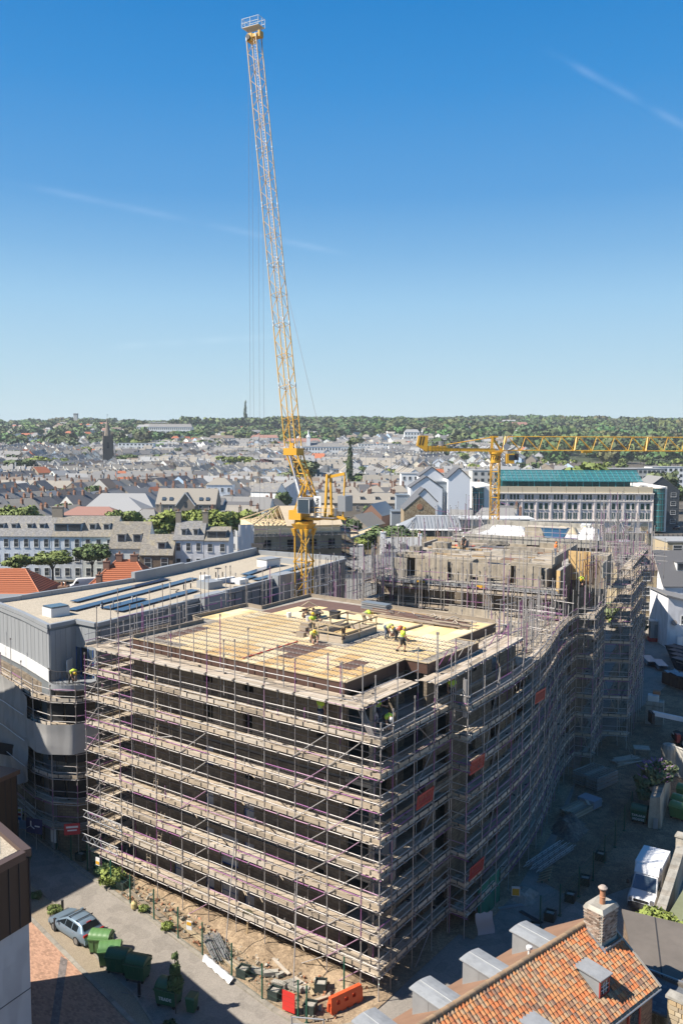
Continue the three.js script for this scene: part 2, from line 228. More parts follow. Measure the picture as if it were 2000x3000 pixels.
ground('parking_strip',polyGeo([[-24.2,4.3],[-19.8,5.3],[-15.5,6.6],[-8,8.8],[-8,9.6],[-12.2,8.0],[-15.9,7.3],[-19.9,5.95],[-24.2,4.7]],.008),M.asphalt);
kerbLine(vergeB,.28,.10,M.kerb,'kerb');kerbLine(vergeA,.12,.12,M.kerb,'kerb');
ground('brick_paving',polyGeo([...vergeB,[2,20],[-32,20],[-34,5.6]],.03),M.pavers);
for(const[a,b]of[[[-24.2,7],[-23.4,12]],[[-18.6,8.2],[-12,14]]]){const w=.35;ground('paving_band',polyGeo([[a[0]-w,a[1]],[a[0]+w,a[1]],[b[0]+w,b[1]],[b[0]-w,b[1]]],.036),M.paversGrey);}
// rough earth and spoil against the building
function mound(pts,h,m,name,label,s=1,cell=.35){ // uneven heap over a plan polygon
const xs=pts.map((p)=>p[0]),zs=pts.map((p)=>p[1]),x0=Math.min(...xs),x1=Math.max(...xs),z0=Math.min(...zs),z1=Math.max(...zs),nx=Math.ceil((x1-x0)/cell),nz=Math.ceil((z1-z0)/cell),b=new MB();
const edge=(x,z)=>{let d=1e9,c=false;for(let i=0,j=pts.length-1;i<pts.length;j=i++){const[ax,az]=pts[i],[bx,bz]=pts[j];if((az>z)!==(bz>z)&&x<(bx-ax)*(z-az)/(bz-az)+ax)c=!c;const t=Math.max(0,Math.min(1,((x-ax)*(bx-ax)+(z-az)*(bz-az))/((bx-ax)**2+(bz-az)**2)));d=Math.min(d,Math.hypot(x-ax-t*(bx-ax),z-az-t*(bz-az)));}return c?d:-d;};
const H=(x,z)=>{const d=edge(x,z);return .05+h*sstep(0,s,d)*(.35+.5*N16(x*.07+9,z*.07+9)+.5*N32(x*.06+9,z*.06+9))+(d>0?.05*N64(x*.09+9,z*.09+9):-.05);};
for(let i=0;i<nx;i++)for(let j=0;j<nz;j++){const x=x0+i*cell,z=z0+j*cell;if(edge(x+cell/2,z+cell/2)<-cell)continue;const q=(a,c)=>V(a,H(a,c),c);b.quad(q(x,z+cell),q(x+cell,z+cell),q(x+cell,z),q(x,z));}
return ground(name,b,m,'structure',label);
}
mound([[-24.5,-.4],[-17,.3],[-9,.9],[-1.6,.6],[-1.5,-1.7],[-24.5,-1.7]],.45,M.dirt,'spoil_bank',undefined,1);
mound([[-16.5,.2],[-11,.9],[-8.5,1.6],[-6.5,.9],[-8,-.9],[-16,-1]],.5,M.dirt,'spoil_bank',undefined,1.2);

// ---------------------------------------------------------------- scaffolding kit
function uBoard(k){const b=new MB(),x=.1125,z=.019;const o=k*.37;const f=(a,c,d,e,v0)=>b.quad(a,c,d,e,[[o,v0],[o,v0+.25],[o+1.7,v0+.25],[o+1.7,v0]]);
f(V(-x,-.5,z),V(x,-.5,z),V(x,.5,z),V(-x,.5,z),o);f(V(x,-.5,-z),V(-x,-.5,-z),V(-x,.5,-z),V(x,.5,-z),o);f(V(x,-.5,z),V(x,-.5,-z),V(x,.5,-z),V(x,.5,z),o);f(V(-x,-.5,-z),V(-x,-.5,z),V(-x,.5,z),V(-x,.5,-z),o);
b.quad(V(-x,.5,z),V(x,.5,z),V(x,.5,-z),V(-x,.5,-z));b.quad(V(-x,-.5,-z),V(x,-.5,-z),V(x,-.5,z),V(-x,-.5,z));return b.geo();}
const BOARDS=[0,1,2,3,4].map(uBoard),basis=(along,up)=>{const y=along.clone().normalize(),x=y.clone().cross(up).normalize(),z=x.clone().cross(y);return new THREE.Quaternion().setFromRotationMatrix(new THREE.Matrix4().makeBasis(x,y,z));};
const UP=V(0,1,0),CUBE=new MB().box(0,0,0,1,1,1).geo();
const boardMat=()=>pick([M.boardA,M.boardA,M.boardA,M.boardB,M.boardB,M.boardC,M.boardC,M.boardD]);
const steelMat=()=>{const r=rnd();return r<.13?M.purple:r<.20?M.pink:r<.36?M.steelDull:M.steel;};
class Scaffold{
constructor(name,label,caps={},group){
this.t=thing(name,label,'scaffolding',[0,0,0],0,group);const c=(n)=>caps[n]??caps.all??300;
this.pole=new Pieces(this.t,'pole',c('pole'));this.ledger=new Pieces(this.t,'ledger',c('ledger'));this.rail=new Pieces(this.t,'guard_rail',c('rail'));this.transom=new Pieces(this.t,'transom',c('transom'));this.board=new Pieces(this.t,'board',c('board'));this.toe=new Pieces(this.t,'toe_board',c('toe'));this.brace=new Pieces(this.t,'brace',c('brace'));
this.fit=new MB();this.clips=new MB();this.wire=new MB();
}
post(x,z,y0,y1){let y=y0;while(y<y1-.05){let e=Math.min(y1,y+rr(2.2,5.2));if(y1-e<.7)e=y1;this.pole.bar(UNIT_TUBE,steelMat(),V(x,y,z),V(x,e,z));this.fit.box(x,e,z,.085,.16,.085);y=e;}}
tubeBar(set,a,b,m){set.bar(UNIT_TUBE,m??steelMat(),a,b);}
coupler(p){this.fit.box(p.x,p.y,p.z,.11,.12,.11);}
 // one bay between outer poles a and b (plan), n inward, at deck ledger height h
bay(a,b,n,h,o={}){
const A=V(a[0],h,a[1]),B=V(b[0],h,b[1]),d=B.clone().sub(A),L=d.length();d.normalize();const W=o.width??1.25,at=(p,i,y)=>p.clone().addScaledVector(n,i).setY(y),j=()=>rr(-.02,.02);
const e=d.clone().multiplyScalar(o.over??.12);
this.tubeBar(this.ledger,at(A,-.05,h+j()).sub(e),at(B,-.05,h+j()).add(e));this.tubeBar(this.ledger,at(A,W,h).sub(e),at(B,W,h).add(e),M.steelDull);
const nt=Math.max(1,Math.round(L/1.25));for(let k=0;k<nt;k++){const q=A.clone().addScaledVector(d,L*(k+.06)/nt);this.tubeBar(this.transom,at(q,-.22,h+.055),at(q,W+.12,h+.055),rnd()<.3?M.steel:M.steelDull);this.coupler(at(q,-.07,h+.03));}
if(o.boards!==false){
const nb=Math.floor((W-.05)/.235);for(let k=0;k<nb;k++){if(o.gaps&&rnd()<o.gaps)continue;const i=.1+k*.235+rr(-.012,.012),s=rr(-.08,.08);const p=at(A,i,h+.105+rr(0,.03)).addScaledVector(d,s-.06),q=at(B,i,h+.105+rr(0,.03)).addScaledVector(d,s+.06);this.board.bar(pick(BOARDS),boardMat(),p,q,1,basis(q.clone().sub(p),UP));}
if(o.debris!==0)for(let k=0;k<(o.debris??2);k++){const p=at(A,rr(.2,W-.2),h+.16).addScaledVector(d,rr(.1,L-.1));if(rnd()<.5)this.clips.box(p.x,p.y,p.z,rr(.08,.3),rr(.04,.14),rr(.06,.2),rnd()*3);else this.clips.tube(p,p.clone().add(V(rr(-.5,.5),rr(0,.08),rr(-.5,.5))),.02,4);}
}
if(o.toe!==false){const p=at(A,.02,h+.24+rr(-.015,.015)).addScaledVector(d,-.05),q=at(B,.02,h+.24+rr(-.015,.015)).addScaledVector(d,.05);this.toe.bar(pick(BOARDS),boardMat(),p,q,1,basis(q.clone().sub(p),n));for(let k=0;k<nt;k++){const c=A.clone().addScaledVector(d,L*(k+.5)/nt).addScaledVector(n,-.01).setY(h+.245);this.clips.beam(c.clone().setY(h+.13),c.clone().setY(h+.37),.07,.04);}}
if(o.rails!==false)for(const y of o.railAt??[.52,1.02]){this.tubeBar(this.rail,at(A,.05,h+y+j()).sub(e),at(B,.05,h+y+j()).add(e));this.coupler(at(A,.03,h+y));}
if(o.back)this.tubeBar(this.rail,at(A,W,h+.95).sub(e),at(B,W,h+.95).add(e),M.steelDull);
this.coupler(at(A,0,h));this.coupler(at(A,W,h));
if(o.wire)for(let k=0;k<L/.16;k++){const q=at(A,.04,0).addScaledVector(d,k*.16);this.wire.tube(q.clone().setY(h+.36),q.clone().setY(h+.98),.0042,3);}
if(o.wire)for(let y=.46;y<.95;y+=.16)this.wire.tube(at(A,.04,h+y),at(B,.04,h+y),.0045,3);
}
diag(a,b,ya,yb,m){this.tubeBar(this.brace,V(a[0],ya,a[1]),V(b[0],yb,b[1]),m??(rnd()<.4?M.pink:M.steel));}
done(){for(const k of['pole','ledger','rail','transom','board','toe','brace'])this[k].done();if(!this.fit.empty)part('coupler',this.fit,M.steelDull,this.t,{kind:'stuff'});if(!this.clips.empty)part('clip',this.clips,M.clip,this.t,{kind:'stuff'});if(!this.wire.empty)part('wire_guard',this.wire,M.steelDull,this.t,{kind:'stuff'});}
}
const LV=(k)=>17.52-2*k;
{
reseed(21);
const S=new Scaffold('scaffold','tall tube and board scaffold wrapped round the front block, its boards bright in the sun');
 // left face: poles every 2.5 m on z = 0, with a stair tower at the far left
const X=[0,-1.28,-3.8,-6.3,-8.8,-11.3,-13.82,-16.35,-18.9,-21.4,-22.7,-25.1,-26.6],nIn=V(0,0,-1);
for(const x of X){const tower=x<-25.5;S.post(x,0,x>-24?.05:.1,tower?17:x===0?16.9:rr(19.6,22.2));if(!tower&&x!==0)S.post(x+.03,-1.27,.3,x===-1.28?18.4:rr(17.9,21.4));}
for(const x of[-3.0,-7.5,-12.6,-17.6,-20])S.post(x,-.35,16.2,rr(19.2,20.6));
for(let k=1;k<=8;k++)for(let i=0;i<X.length-1;i++){
const tower=i===X.length-2;if(tower&&(k===8))continue;
S.bay([X[i],0],[X[i+1],0],nIn,LV(k),{back:k>0,wire:i<5||rnd()<.45,debris:k<3?4:2,over:.14});
}
for(let i=1;i<X.length-2;i++){S.bay([X[i],0],[X[i+1],0],nIn,LV(0),{width:1.62,toe:false,railAt:[.95],debris:1,over:.1});}
 // flush edge planks of the top deck
for(let i=1;i<X.length-2;i++){const p=V(X[i]+.1,LV(0)+.04,.05),q=V(X[i+1]-.1,LV(0)+.04,.05);S.toe.bar(pick(BOARDS),M.boardC,p,q,1,basis(q.clone().sub(p),nIn));}
for(let k=1;k<=8;k++){S.diag([-6.35,.06],[-3.75,.06],LV(k+1)+.1+(k===8?.3:0),LV(k)+.05);if(k>1)S.diag([-16.4,.06],[-13.8,.06],LV(k+1)+.1,LV(k)+.05);S.diag([-3.75,.06],[-1.3,.06],LV(k+1),LV(k)+.05);if(k%3===0)S.diag([-18.9,.08],[-16.8,.3],LV(k)+.6,LV(k)+1.2);}
for(const[x0,x1,y1]of[[-11.2,-10.2,6.8],[-5.9,-4.6,6.4]])S.diag([x0,.25],[x1,2.3],y1,.1,M.steel);
 // side of the tower, running back beside the grey building
const ZT=[0,-1.3,-3.6,-6,-8.4];
for(const z of ZT.slice(2)){S.post(-25.1,z,.1,rr(19,20.6));S.post(-26.4,z,.1,rr(18.4,20));}
for(let k=0;k<=8;k++)for(let i=0;i<ZT.length-1;i++)S.bay([-26.4,ZT[i+1]],[-26.4,ZT[i]],V(1,0,0),LV(k),{debris:1,width:1.25});
for(let k=0;k<=7;k++)for(let i=0;i<ZT.length-1;i++)S.bay([-24.6,ZT[i+1]],[-24.6,ZT[i]],V(1,0,0),LV(k),{debris:1,toe:false,width:1.2,rails:k%2===0});
 // lattice beams in the tower
for(const[y,x0,x1]of[[4.35,-26.7,-22.3],[2.45,-26.9,-22.7]]){for(const s of[0,.55])S.tubeBar(S.brace,V(x0,y+s,.35),V(x1,y+s,.35),M.galv);for(let q=0;q<10;q++){const u=x0+(x1-x0)*q/10,w=x0+(x1-x0)*(q+1)/10;S.tubeBar(S.brace,V(u,y+(q%2)*.55,.35),V(w,y+(1-q%2)*.55,.35),M.galv);}}
for(let k=1;k<9;k++){S.diag([-26.6,.05],[-25.1,.05],LV(k),LV(k)+1.6);}
 // right face: three bays, a recess, then the long curve along the lane
const ZR=[0,-1.33,-3.82,-6.3,-8.73];
for(const z of ZR.slice(1)){S.post(0,z,.05,rr(16.6,18.2));S.post(-1.27,z-.02,.1,rr(18.4,21));}
for(let k=1;k<=8;k++)for(let i=0;i<ZR.length-1;i++)S.bay([0,ZR[i]],[0,ZR[i+1]],V(-1,0,0),LV(k),{wire:i<2,back:true,debris:1});
for(let i=0;i<ZR.length-2;i++)S.bay([-1.27,ZR[i]],[-1.27,ZR[i+1]],V(-1,0,0),LV(0),{toe:false,railAt:[.95],width:1.9,debris:1});
for(let k=1;k<=8;k+=1)S.diag([.06,k%2?-6.3:-3.9],[.06,k%2?-3.9:-6.3],LV(k+1)+.3,LV(k)+.3,M.steelDull);
const curve=[[1.15,-8.66],[1.12,-11.15],[1.05,-13.65],[.93,-16.1],[.72,-18.55],[.42,-21],[.02,-23.45],[-.45,-25.85],[-1.0,-28.3],[-1.6,-30.7],[-2.2,-33.1],[-2.72,-35.5],[-3.15,-37.9],[-3.4,-39.8],[-3.55,-41.6]];
const inw=(a,b)=>V(b[1]-a[1],0,-(b[0]-a[0])).normalize();
for(let i=0;i<curve.length;i++){const n=inw(curve[Math.max(0,i-1)],curve[Math.min(curve.length-1,i+1)]),c=curve[i];S.post(c[0],c[1],.05,i<6?rr(17.2,18.4):rr(16.9,19));S.post(c[0]+n.x*1.25,c[1]+n.z*1.25,.1,i<6?rr(18.6,20.4):rr(16.6,18.6));}
for(let k=1;k<=8;k++)for(let i=0;i<curve.length-1;i++)if(k>0)S.bay(curve[i],curve[i+1],inw(curve[i],curve[i+1]),LV(k),{debris:1,back:k<3,wire:k===1||(k===2&&i<3)});
S.bay([0,-8.73],[1.15,-8.66],V(0,0,-1),LV(1),{debris:0});for(let k=2;k<=8;k++)S.bay([0,-8.73],[1.15,-8.66],V(0,0,-1),LV(k),{debris:0,over:.3});
const top=[[-.15,-6.9],[-.2,-9.4],[-.3,-11.9],[-.45,-14.4],[-.6,-16.9],[-.75,-19.4],[-.95,-22.1]];
for(let i=0;i<top.length;i++){S.post(top[i][0],top[i][1],14.2,rr(19,21));if(i)S.bay(top[i-1],top[i],inw(top[i-1],top[i]),LV(0),{toe:false,width:i>4?2.6:1.55,railAt:[.95],debris:1});}
for(let k=0;k<top.length-1;k++){const p=V(top[k][0]+.03,LV(0)+.04,top[k][1]),q=V(top[k+1][0]+.03,LV(0)+.04,top[k+1][1]);S.toe.bar(pick(BOARDS),M.boardC,p,q,1,basis(q.clone().sub(p),V(-1,0,0)));}
for(let i=1;i<curve.length-2;i+=2)for(let k=2;k<8;k+=2)S.diag([curve[i+1][0]+.06,curve[i+1][1]],[curve[i][0]+.06,curve[i][1]],LV(k-2),LV(k+1),M.steelDull);
 // raking props, bundles stand on the top deck
for(const z of[-9.6,-11,-12.4,-13.8,-17.6,-19.2])S.diag([-1.7,z],[-.9,z],17.75,19.1,rnd()<.5?M.purple:M.steel);
 // ladders between lifts
const ladder=(x,z,y,dx)=>{for(const o of[0,.38])S.tubeBar(S.brace,V(x+o,y,z),V(x+o+dx,y+2.6,z-.25),M.boardB);for(let q=1;q<9;q++)S.tubeBar(S.brace,V(x+dx*q/9,y+2.6*q/9,z-.25*q/9),V(x+.38+dx*q/9,y+2.6*q/9,z-.25*q/9),M.boardB);};
for(const[x,k]of[[-19.6,2],[-19.8,3],[-19.9,5],[-19.6,7],[-20.6,8]])ladder(x,-.55,LV(k)+.15,k%2?.3:-.3);
 // stub posts and loose tubes on the lifts
for(let q=0;q<46;q++){const k=1+Math.floor(rnd()*8),x=rr(-24,-.5);S.tubeBar(S.pole,V(x,LV(k)+.1,-.12),V(x,LV(k)+rr(.7,1.3),-.12));}
for(let q=0;q<16;q++){const k=1+Math.floor(rnd()*8),x=rr(-22,-5);S.diag([x,.15],[x+.9,.9],LV(k)+.05,LV(k)+.35,M.boardB);}
S.done();
}
// ---------------------------------------------------------------- the unfinished front block
function wallGeo(a,b,y0,y1,th,holes=[]){ // wall from a to b (plan), its outer face on the line, openings [u0, u1, v0, v1] in metres along and up from y0
const L=Math.hypot(b[0]-a[0],b[1]-a[1]),dx=(b[0]-a[0])/L,dz=(b[1]-a[1])/L,mb=new MB(),H=y1-y0;
const cell=(u0,u1,v0,v1)=>{if(u1-u0<.005||v1-v0<.005)return;const q=(u,o,v)=>V(a[0]+dx*u-dz*o*-1,y0+v,a[1]+dz*u+dx*o*-1);mb.hex([q(u0,0,v0),q(u1,0,v0),q(u1,th,v0),q(u0,th,v0)],[q(u0,0,v1),q(u1,0,v1),q(u1,th,v1),q(u0,th,v1)]);};
const us=[0,L,...holes.flatMap((h)=>[h[0],h[1]])].filter((u)=>u>=0&&u<=L).sort((p,q)=>p-q);
for(let k=1;k<us.length;k++){const u0=us[k-1],u1=us[k];if(u1-u0<.005)continue;const m=(u0+u1)/2,hs=holes.filter((h)=>h[0]<m&&h[1]>m).sort((p,q)=>p[2]-q[2]);let v=0;for(const h of hs){cell(u0,u1,v,h[2]);v=h[3];}cell(u0,u1,v,H);}
return mb;
}
const SLAB=[[-3.65,-1.61],[-3.65,-8.6],[-1.85,-8.6],[-1.85,-16.02],[-3.72,-16.03],[-3.72,-22.9],[-23.0,-23.25],[-22.7,-15.9],[-24.65,-16.15],[-24.65,-9.5],[-22.95,-9],[-23.1,-1.75]];
const inPoly=(pts,x,z)=>{let c=false;for(let i=0,j=pts.length-1;i<pts.length;j=i++){const[ax,az]=pts[i],[bx,bz]=pts[j];if((az>z)!==(bz>z)&&x<(bx-ax)*(z-az)/(bz-az)+ax)c=!c;}return c;};
const front=thing('unfinished_block','half built front block of dark blockwork with a timber formwork deck on top','building');
{
reseed(31);
const levels=[.05,3.1,6.1,9.1,12.1,15.1,17.5];
const cols=[[-15.85,-15.0,1.0,2.45],[-12.2,-11.25,.9,2.4],[-6.0,-5.35,2.1,2.45]],low=[[-19.1,-18.1,.4,2.5],[-14.4,-12.7,.2,2.4]];
for(let s=0;s<6;s++){
const y0=levels[s]+.22,y1=levels[s+1],hs=[...cols,...(s<2?low.slice(s===0?0:1):[])].map((c)=>[-c[1]-3.65,-c[0]-3.65,Math.min(c[2],y1-y0-.4),Math.min(c[3],y1-y0-.12)]);
const hf=hs.map(([u0,u1,v0,v1])=>[19.45-u1,19.45-u0,v0,v1]);
part('wall',wallGeo([-23.1,-1.75],[-3.65,-1.75],y0,y1,.25,hf),M.block,front);
part('wall',wallGeo([-3.65,-4.6],[-3.65,-8.6],y0,y1,.25,[[1.2,2.1,0,2.1]]),M.block,front);
part('wall',wallGeo([-3.9,-4.6],[-1.9,-4.6],y0,y1,.2,[[.5,1.5,0,2.1]]),s<3?M.boardWhite:M.block,front);
part('wall',wallGeo([-1.9,-8.6],[-1.9,-23],y0,y1,.25,[[1.5,3.2,.2,2.2],[6,7.4,.9,2.2],[10,11.4,.2,2.2]]),M.block,front);
part('wall',wallGeo([-24.65,-16.1],[-24.65,-9.5],y0,y1,.25,[[2,3.4,.5,2.2]]),M.block,front);part('wall',wallGeo([-23.1,-9],[-23.1,-1.95],y0,y1,.25,[[2,3.4,.5,2.2]]),M.block,front);
const f=levels[s];part('floor_slab',prismGeo([[-1.85,-1.95],[-1.85,-23.2],[-24.4,-23.2],[-24.4,-9.2],[-22.95,-9.2],[-22.95,-1.95]],f,f+.2),M.concrete,front);
if(s>0)part('balcony',prismGeo([[-3.7,-1.72],[-1.75,-1.72],[-1.75,-1.95],[-3.7,-1.95]],f-.1,f+.25),M.concretePale,front);
part('column',new MB().box(-2.05,(f+.2+y1)/2,-2.2,.25,y1-f-.2,.25),M.concrete,front);
if(s<4)for(const[i,c]of[...cols.slice(0,2),...(s<2?low.slice(s?1:0):[])].entries()){ // white boards with blue frames in the lower openings
if(s===3){if(i)continue;}
const w=c[1]-c[0],h=Math.min(c[3],y1-y0-.12)-c[2],cx=(c[0]+c[1])/2,cy=y0+c[2]+h/2,p=part('window_board',new MB().box(cx,cy,-1.93,w,h,.03),M.boardWhite,front),fr=new MB();
for(const q of[-1,1]){fr.box(cx+q*(w/2-.04),cy,-1.905,.07,h,.02);fr.box(cx,cy+q*(h/2-.04),-1.905,w-.16,.07,.02);}fr.box(cx,cy,-1.9,w-.16,.05,.015);part('tape',fr,M.blueTape,p);
}
if(s<3){const p=part('window_board',new MB().box(-2.75,y0+1.15,-4.57,1.3,2.2,.03),M.boardWhite,front),fr=new MB();for(const q of[-.62,-.05,.6])fr.box(-2.75+q,y0+1.15,-4.545,.06,2.1,.02);fr.beam(V(-3.3,y0+.5,-4.53),V(-2.2,y0+1.5,-4.53),.06,.02);part('tape',fr,M.blueTape,p);}
}
for(let q=0;q<26;q++){const x=-23+q*.78;part('batten',new MB().box(x,rr(9,16.5),-1.735,.05,rr(2,5),.03),M.boardB,front);} // bracing strips on the wall
part('yellow_batten',new MB().box(-19.8,16.98,-1.72,3.6,.1,.05),M.yellow,front);part('yellow_batten',new MB().box(-11,16.98,-1.72,4.2,.1,.05),M.yellow,front);
 // roof deck
part('roof_slab',prismGeo(SLAB,17.55,18.285),M.concrete,front);
for(let k=0;k<SLAB.length;k++){ // edge formwork: dark ply sheets with a pale timber rim
const a=SLAB[k],b=SLAB[(k+1)%SLAB.length],L=Math.hypot(b[0]-a[0],b[1]-a[1]),n=Math.max(1,Math.round(L/2.44)),dx=(b[0]-a[0])/L,dz=(b[1]-a[1])/L;
for(let q=0;q<n;q++){const t0=L*q/n+.006,t1=L*(q+1)/n-.006,cx=a[0]+dx*(t0+t1)/2+dz*-.04,cz=a[1]+dz*(t0+t1)/2+dx*.04;const back=k>4&&k<11;part('edge_form',new MB().box(cx,17.95+(back?.11:0),cz,t1-t0,back?.98:.72,.04,-Math.atan2(dz,dx)),back?M.boardD:M.formFace,front);part('edge_timber',new MB().box(cx-dz*.03,18.345+(back?.22:0),cz+dx*.03,t1-t0+.01,.05,.12,-Math.atan2(dz,dx)),back?M.boardD:M.timberPale,front);}
for(let q=0;q<n;q++)if(rnd()<.45&&k<5)part('white_block',new MB().box(a[0]+dx*L*(q+.9)/n-dz*-.08,17.86,a[1]+dz*L*(q+.9)/n+dx*.09,.5,.4,.1,-Math.atan2(dz,dx)),M.concretePale,front);
}
const zones=(x,z)=>{if(x>-16.2&&x<-8.6&&z<-20.2)return M.plyBrown;if(z<-19.4&&x<-14)return M.plyBrown;if(z<-15.5&&x<-20.7)return M.plyBrown;if(x<-21.5&&z>-9)return z>-4?M.plyD:M.plyBrown;if(x>-12.5&&x<-10&&z>-8&&z<-5)return M.plyBrown;if(x>-7.6&&x<-5&&z>-6&&z<-4.2)return M.plyBrown;if(x>-15&&x<-12.3&&z<-10.5&&z>-12.4)return M.plyBrown;if(z>-15.8&&z<-13.9&&x>-12.6&&x<-9.6)return M.plyD;return null;};
for(let x=-24.6;x<-1.8;x+=1.22)for(let z=-1.7;z>-23.2;z-=2.44){const off=Math.round(x/1.22)%2?0:1.22;const cx=x+.61,cz=z-1.22+off;if(![[-.6,-1.2],[.6,-1.2],[.6,1.2],[-.6,1.2]].every(([i,j])=>inPoly(SLAB,cx+i,cz+j))){for(const h of[-.61,.61])if([[-.6,-.6],[.6,-.6],[.6,.6],[-.6,.6]].every(([i,j])=>inPoly(SLAB,cx+i,cz+h+j))&&!(cx>-12.9&&cx<-9.3&&cz+h<-9.4&&cz+h>-14.6))part('formwork_panel',new MB().box(cx,18.293+rr(0,.004),cz+h,1.205,.016,1.205),zones(cx,cz+h)??pick([M.plyA,M.plyB,M.plyC]),front);continue;}if(cx>-12.9&&cx<-9.3&&cz<-8.6&&cz>-15.4){for(const h of[-.61,.61])if(!(cz+h<-9.3&&cz+h>-14.7))part('formwork_panel',new MB().box(cx,18.293,cz+h,1.205,.016,1.205),pick([M.plyA,M.plyB,M.plyC]),front);continue;}part('formwork_panel',new MB().box(cx,18.293+rr(0,.004),cz,1.205,.016,2.425),zones(cx,cz)??(cz>-9&&rnd()<.35?M.plyD:pick([M.plyA,M.plyA,M.plyB,M.plyC,M.plyC])),front);}
const bars=new Pieces(front,'rebar',300),spacers=new Pieces(front,'spacer',300),thin=new MB().tube(V(0,-.5,0),V(0,.5,0),.009,4).geo();
for(let x=-22.6;x<-1.9;x+=.24){const z0=x<-3.7?-1.9:-8.9,z1=x>-3.7?-15.6:x<-13?-14.6:x>-9?-13.6:-9.3;bars.bar(thin,rnd()<.72?M.rust:M.steelDull,V(x,18.335,z0),V(x,18.335,z1));if(x>-12.6&&x<-9.8)continue;}
for(let z=-2.3;z>-15;z-=1.02){const x1=z<-8.8?-2.1:-3.9,mb=new MB();const seg=(xa,xb)=>{const n=Math.round((xb-xa)/.16);for(let q=0;q<n;q++){const u=xa+(xb-xa)*q/n,w=xa+(xb-xa)*(q+1)/n;mb.tube(V(u,18.35+(q%2)*.12,z),V(w,18.47-(q%2)*.12,z),.02,3);}mb.tube(V(xa,18.36,z),V(xb,18.36,z),.02,3);};if(z<-9.2&&z>-14.6){seg(-22,-13);seg(-9.2,x1);}else seg(-22.4,x1);part('spacer',mb,M.steelDull,front);}
bars.done();spacers.done();
part('red_strip',new MB().box(-12.6,18.35,-5.2,.12,.04,6),mat([.45,.05,.03],.7),front);
 // stair opening: raised timber box, guard rails
const ob=new MB();for(const[cx,cz,sx,sz]of[[-11.05,-9.8,2.7,.06],[-11.05,-14.3,2.7,.06],[-9.73,-12.05,.06,4.44],[-12.37,-12.05,.06,4.44]])ob.box(cx,18.53,cz,sx,.46,sz);part('opening_upstand',ob,M.boardA,front);
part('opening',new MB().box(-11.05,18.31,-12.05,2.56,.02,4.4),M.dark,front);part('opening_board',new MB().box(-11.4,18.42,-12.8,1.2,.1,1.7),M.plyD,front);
for(const[x,z]of[[-9.7,-9.8],[-9.7,-12],[-9.7,-14.3],[-12.4,-9.8],[-12.4,-12],[-12.4,-14.3],[-11,-9.8],[-11.9,-9.75]])part('guard_post',new MB().box(x,18.95,z,.1,1.3,.07),M.timberPale,front);
for(const y of[18.98,19.55]){for(const[a,b]of[[[-9.64,-9.6],[-9.64,-14.5]],[[-12.46,-9.6],[-12.46,-14.5]],[[-9.5,-9.72],[-12.6,-9.72]],[[-9.5,-14.37],[-12.6,-14.37]]])part('guard_rail',new MB().beam(V(a[0],y+rr(-.04,.04),a[1]),V(b[0],y+rr(-.04,.04),b[1]),.045,.12),M.timberPale,front);}
part('guard_rail',new MB().beam(V(-12.5,18.5,-9.7),V(-10.6,19.6,-11.3),.05,.14),M.boardA,front);
for(const[x,z]of[[-14.6,-11.5],[-15.3,-12.6],[-13.6,-9.9],[-12.9,-12.4]])part('packing_block',new MB().box(x,18.45,z,.75,.3,.35,rr(-.2,.2)),M.boardD,front);
for(const[x,z,L,a]of[[-13.6,-13.2,3,.02],[-14,-14.8,3.4,.05],[-8.2,-16.4,4.2,1.5]])part('timber',new MB().box(x,18.4,z,L,.12,.2,a),M.boardB,front);
}
// wing behind the front block, one storey lower, following the lane
const wing=thing('unfinished_wing','lower unfinished wing linking the front and back blocks beside the lane','building');
{
const outer=[[-1.0,-23.1],[-1.75,-25.9],[-2.35,-28.3],[-2.95,-30.7],[-3.55,-33.1],[-4.05,-35.5],[-4.5,-37.9],[-4.9,-41.6]];
for(let s=0;s<5;s++)for(let k=1;k<outer.length;k++)part('wall',wallGeo(outer[k-1],outer[k],.05+3*s,3.05+3*s,.25,k%2?[[.7,1.9,.8,2.3]]:[]),M.block,wing);
part('roof_slab',prismGeo([...outer,[-12,-41],[-24,-37.8],[-24.6,-23.4]],14.7,15.1),M.concreteTan,wing);
part('parapet',wallGeo([-24.6,-24.4],[-4,-24.4],15.1,15.7,.2),M.block,wing);
for(const[x,z,L]of[[-6,-27,5],[-7.5,-31,7],[-8.5,-35,6]])part('wall',wallGeo([x-L,z],[x,z],15.1,16.6,.2),M.concreteTan,wing);
}
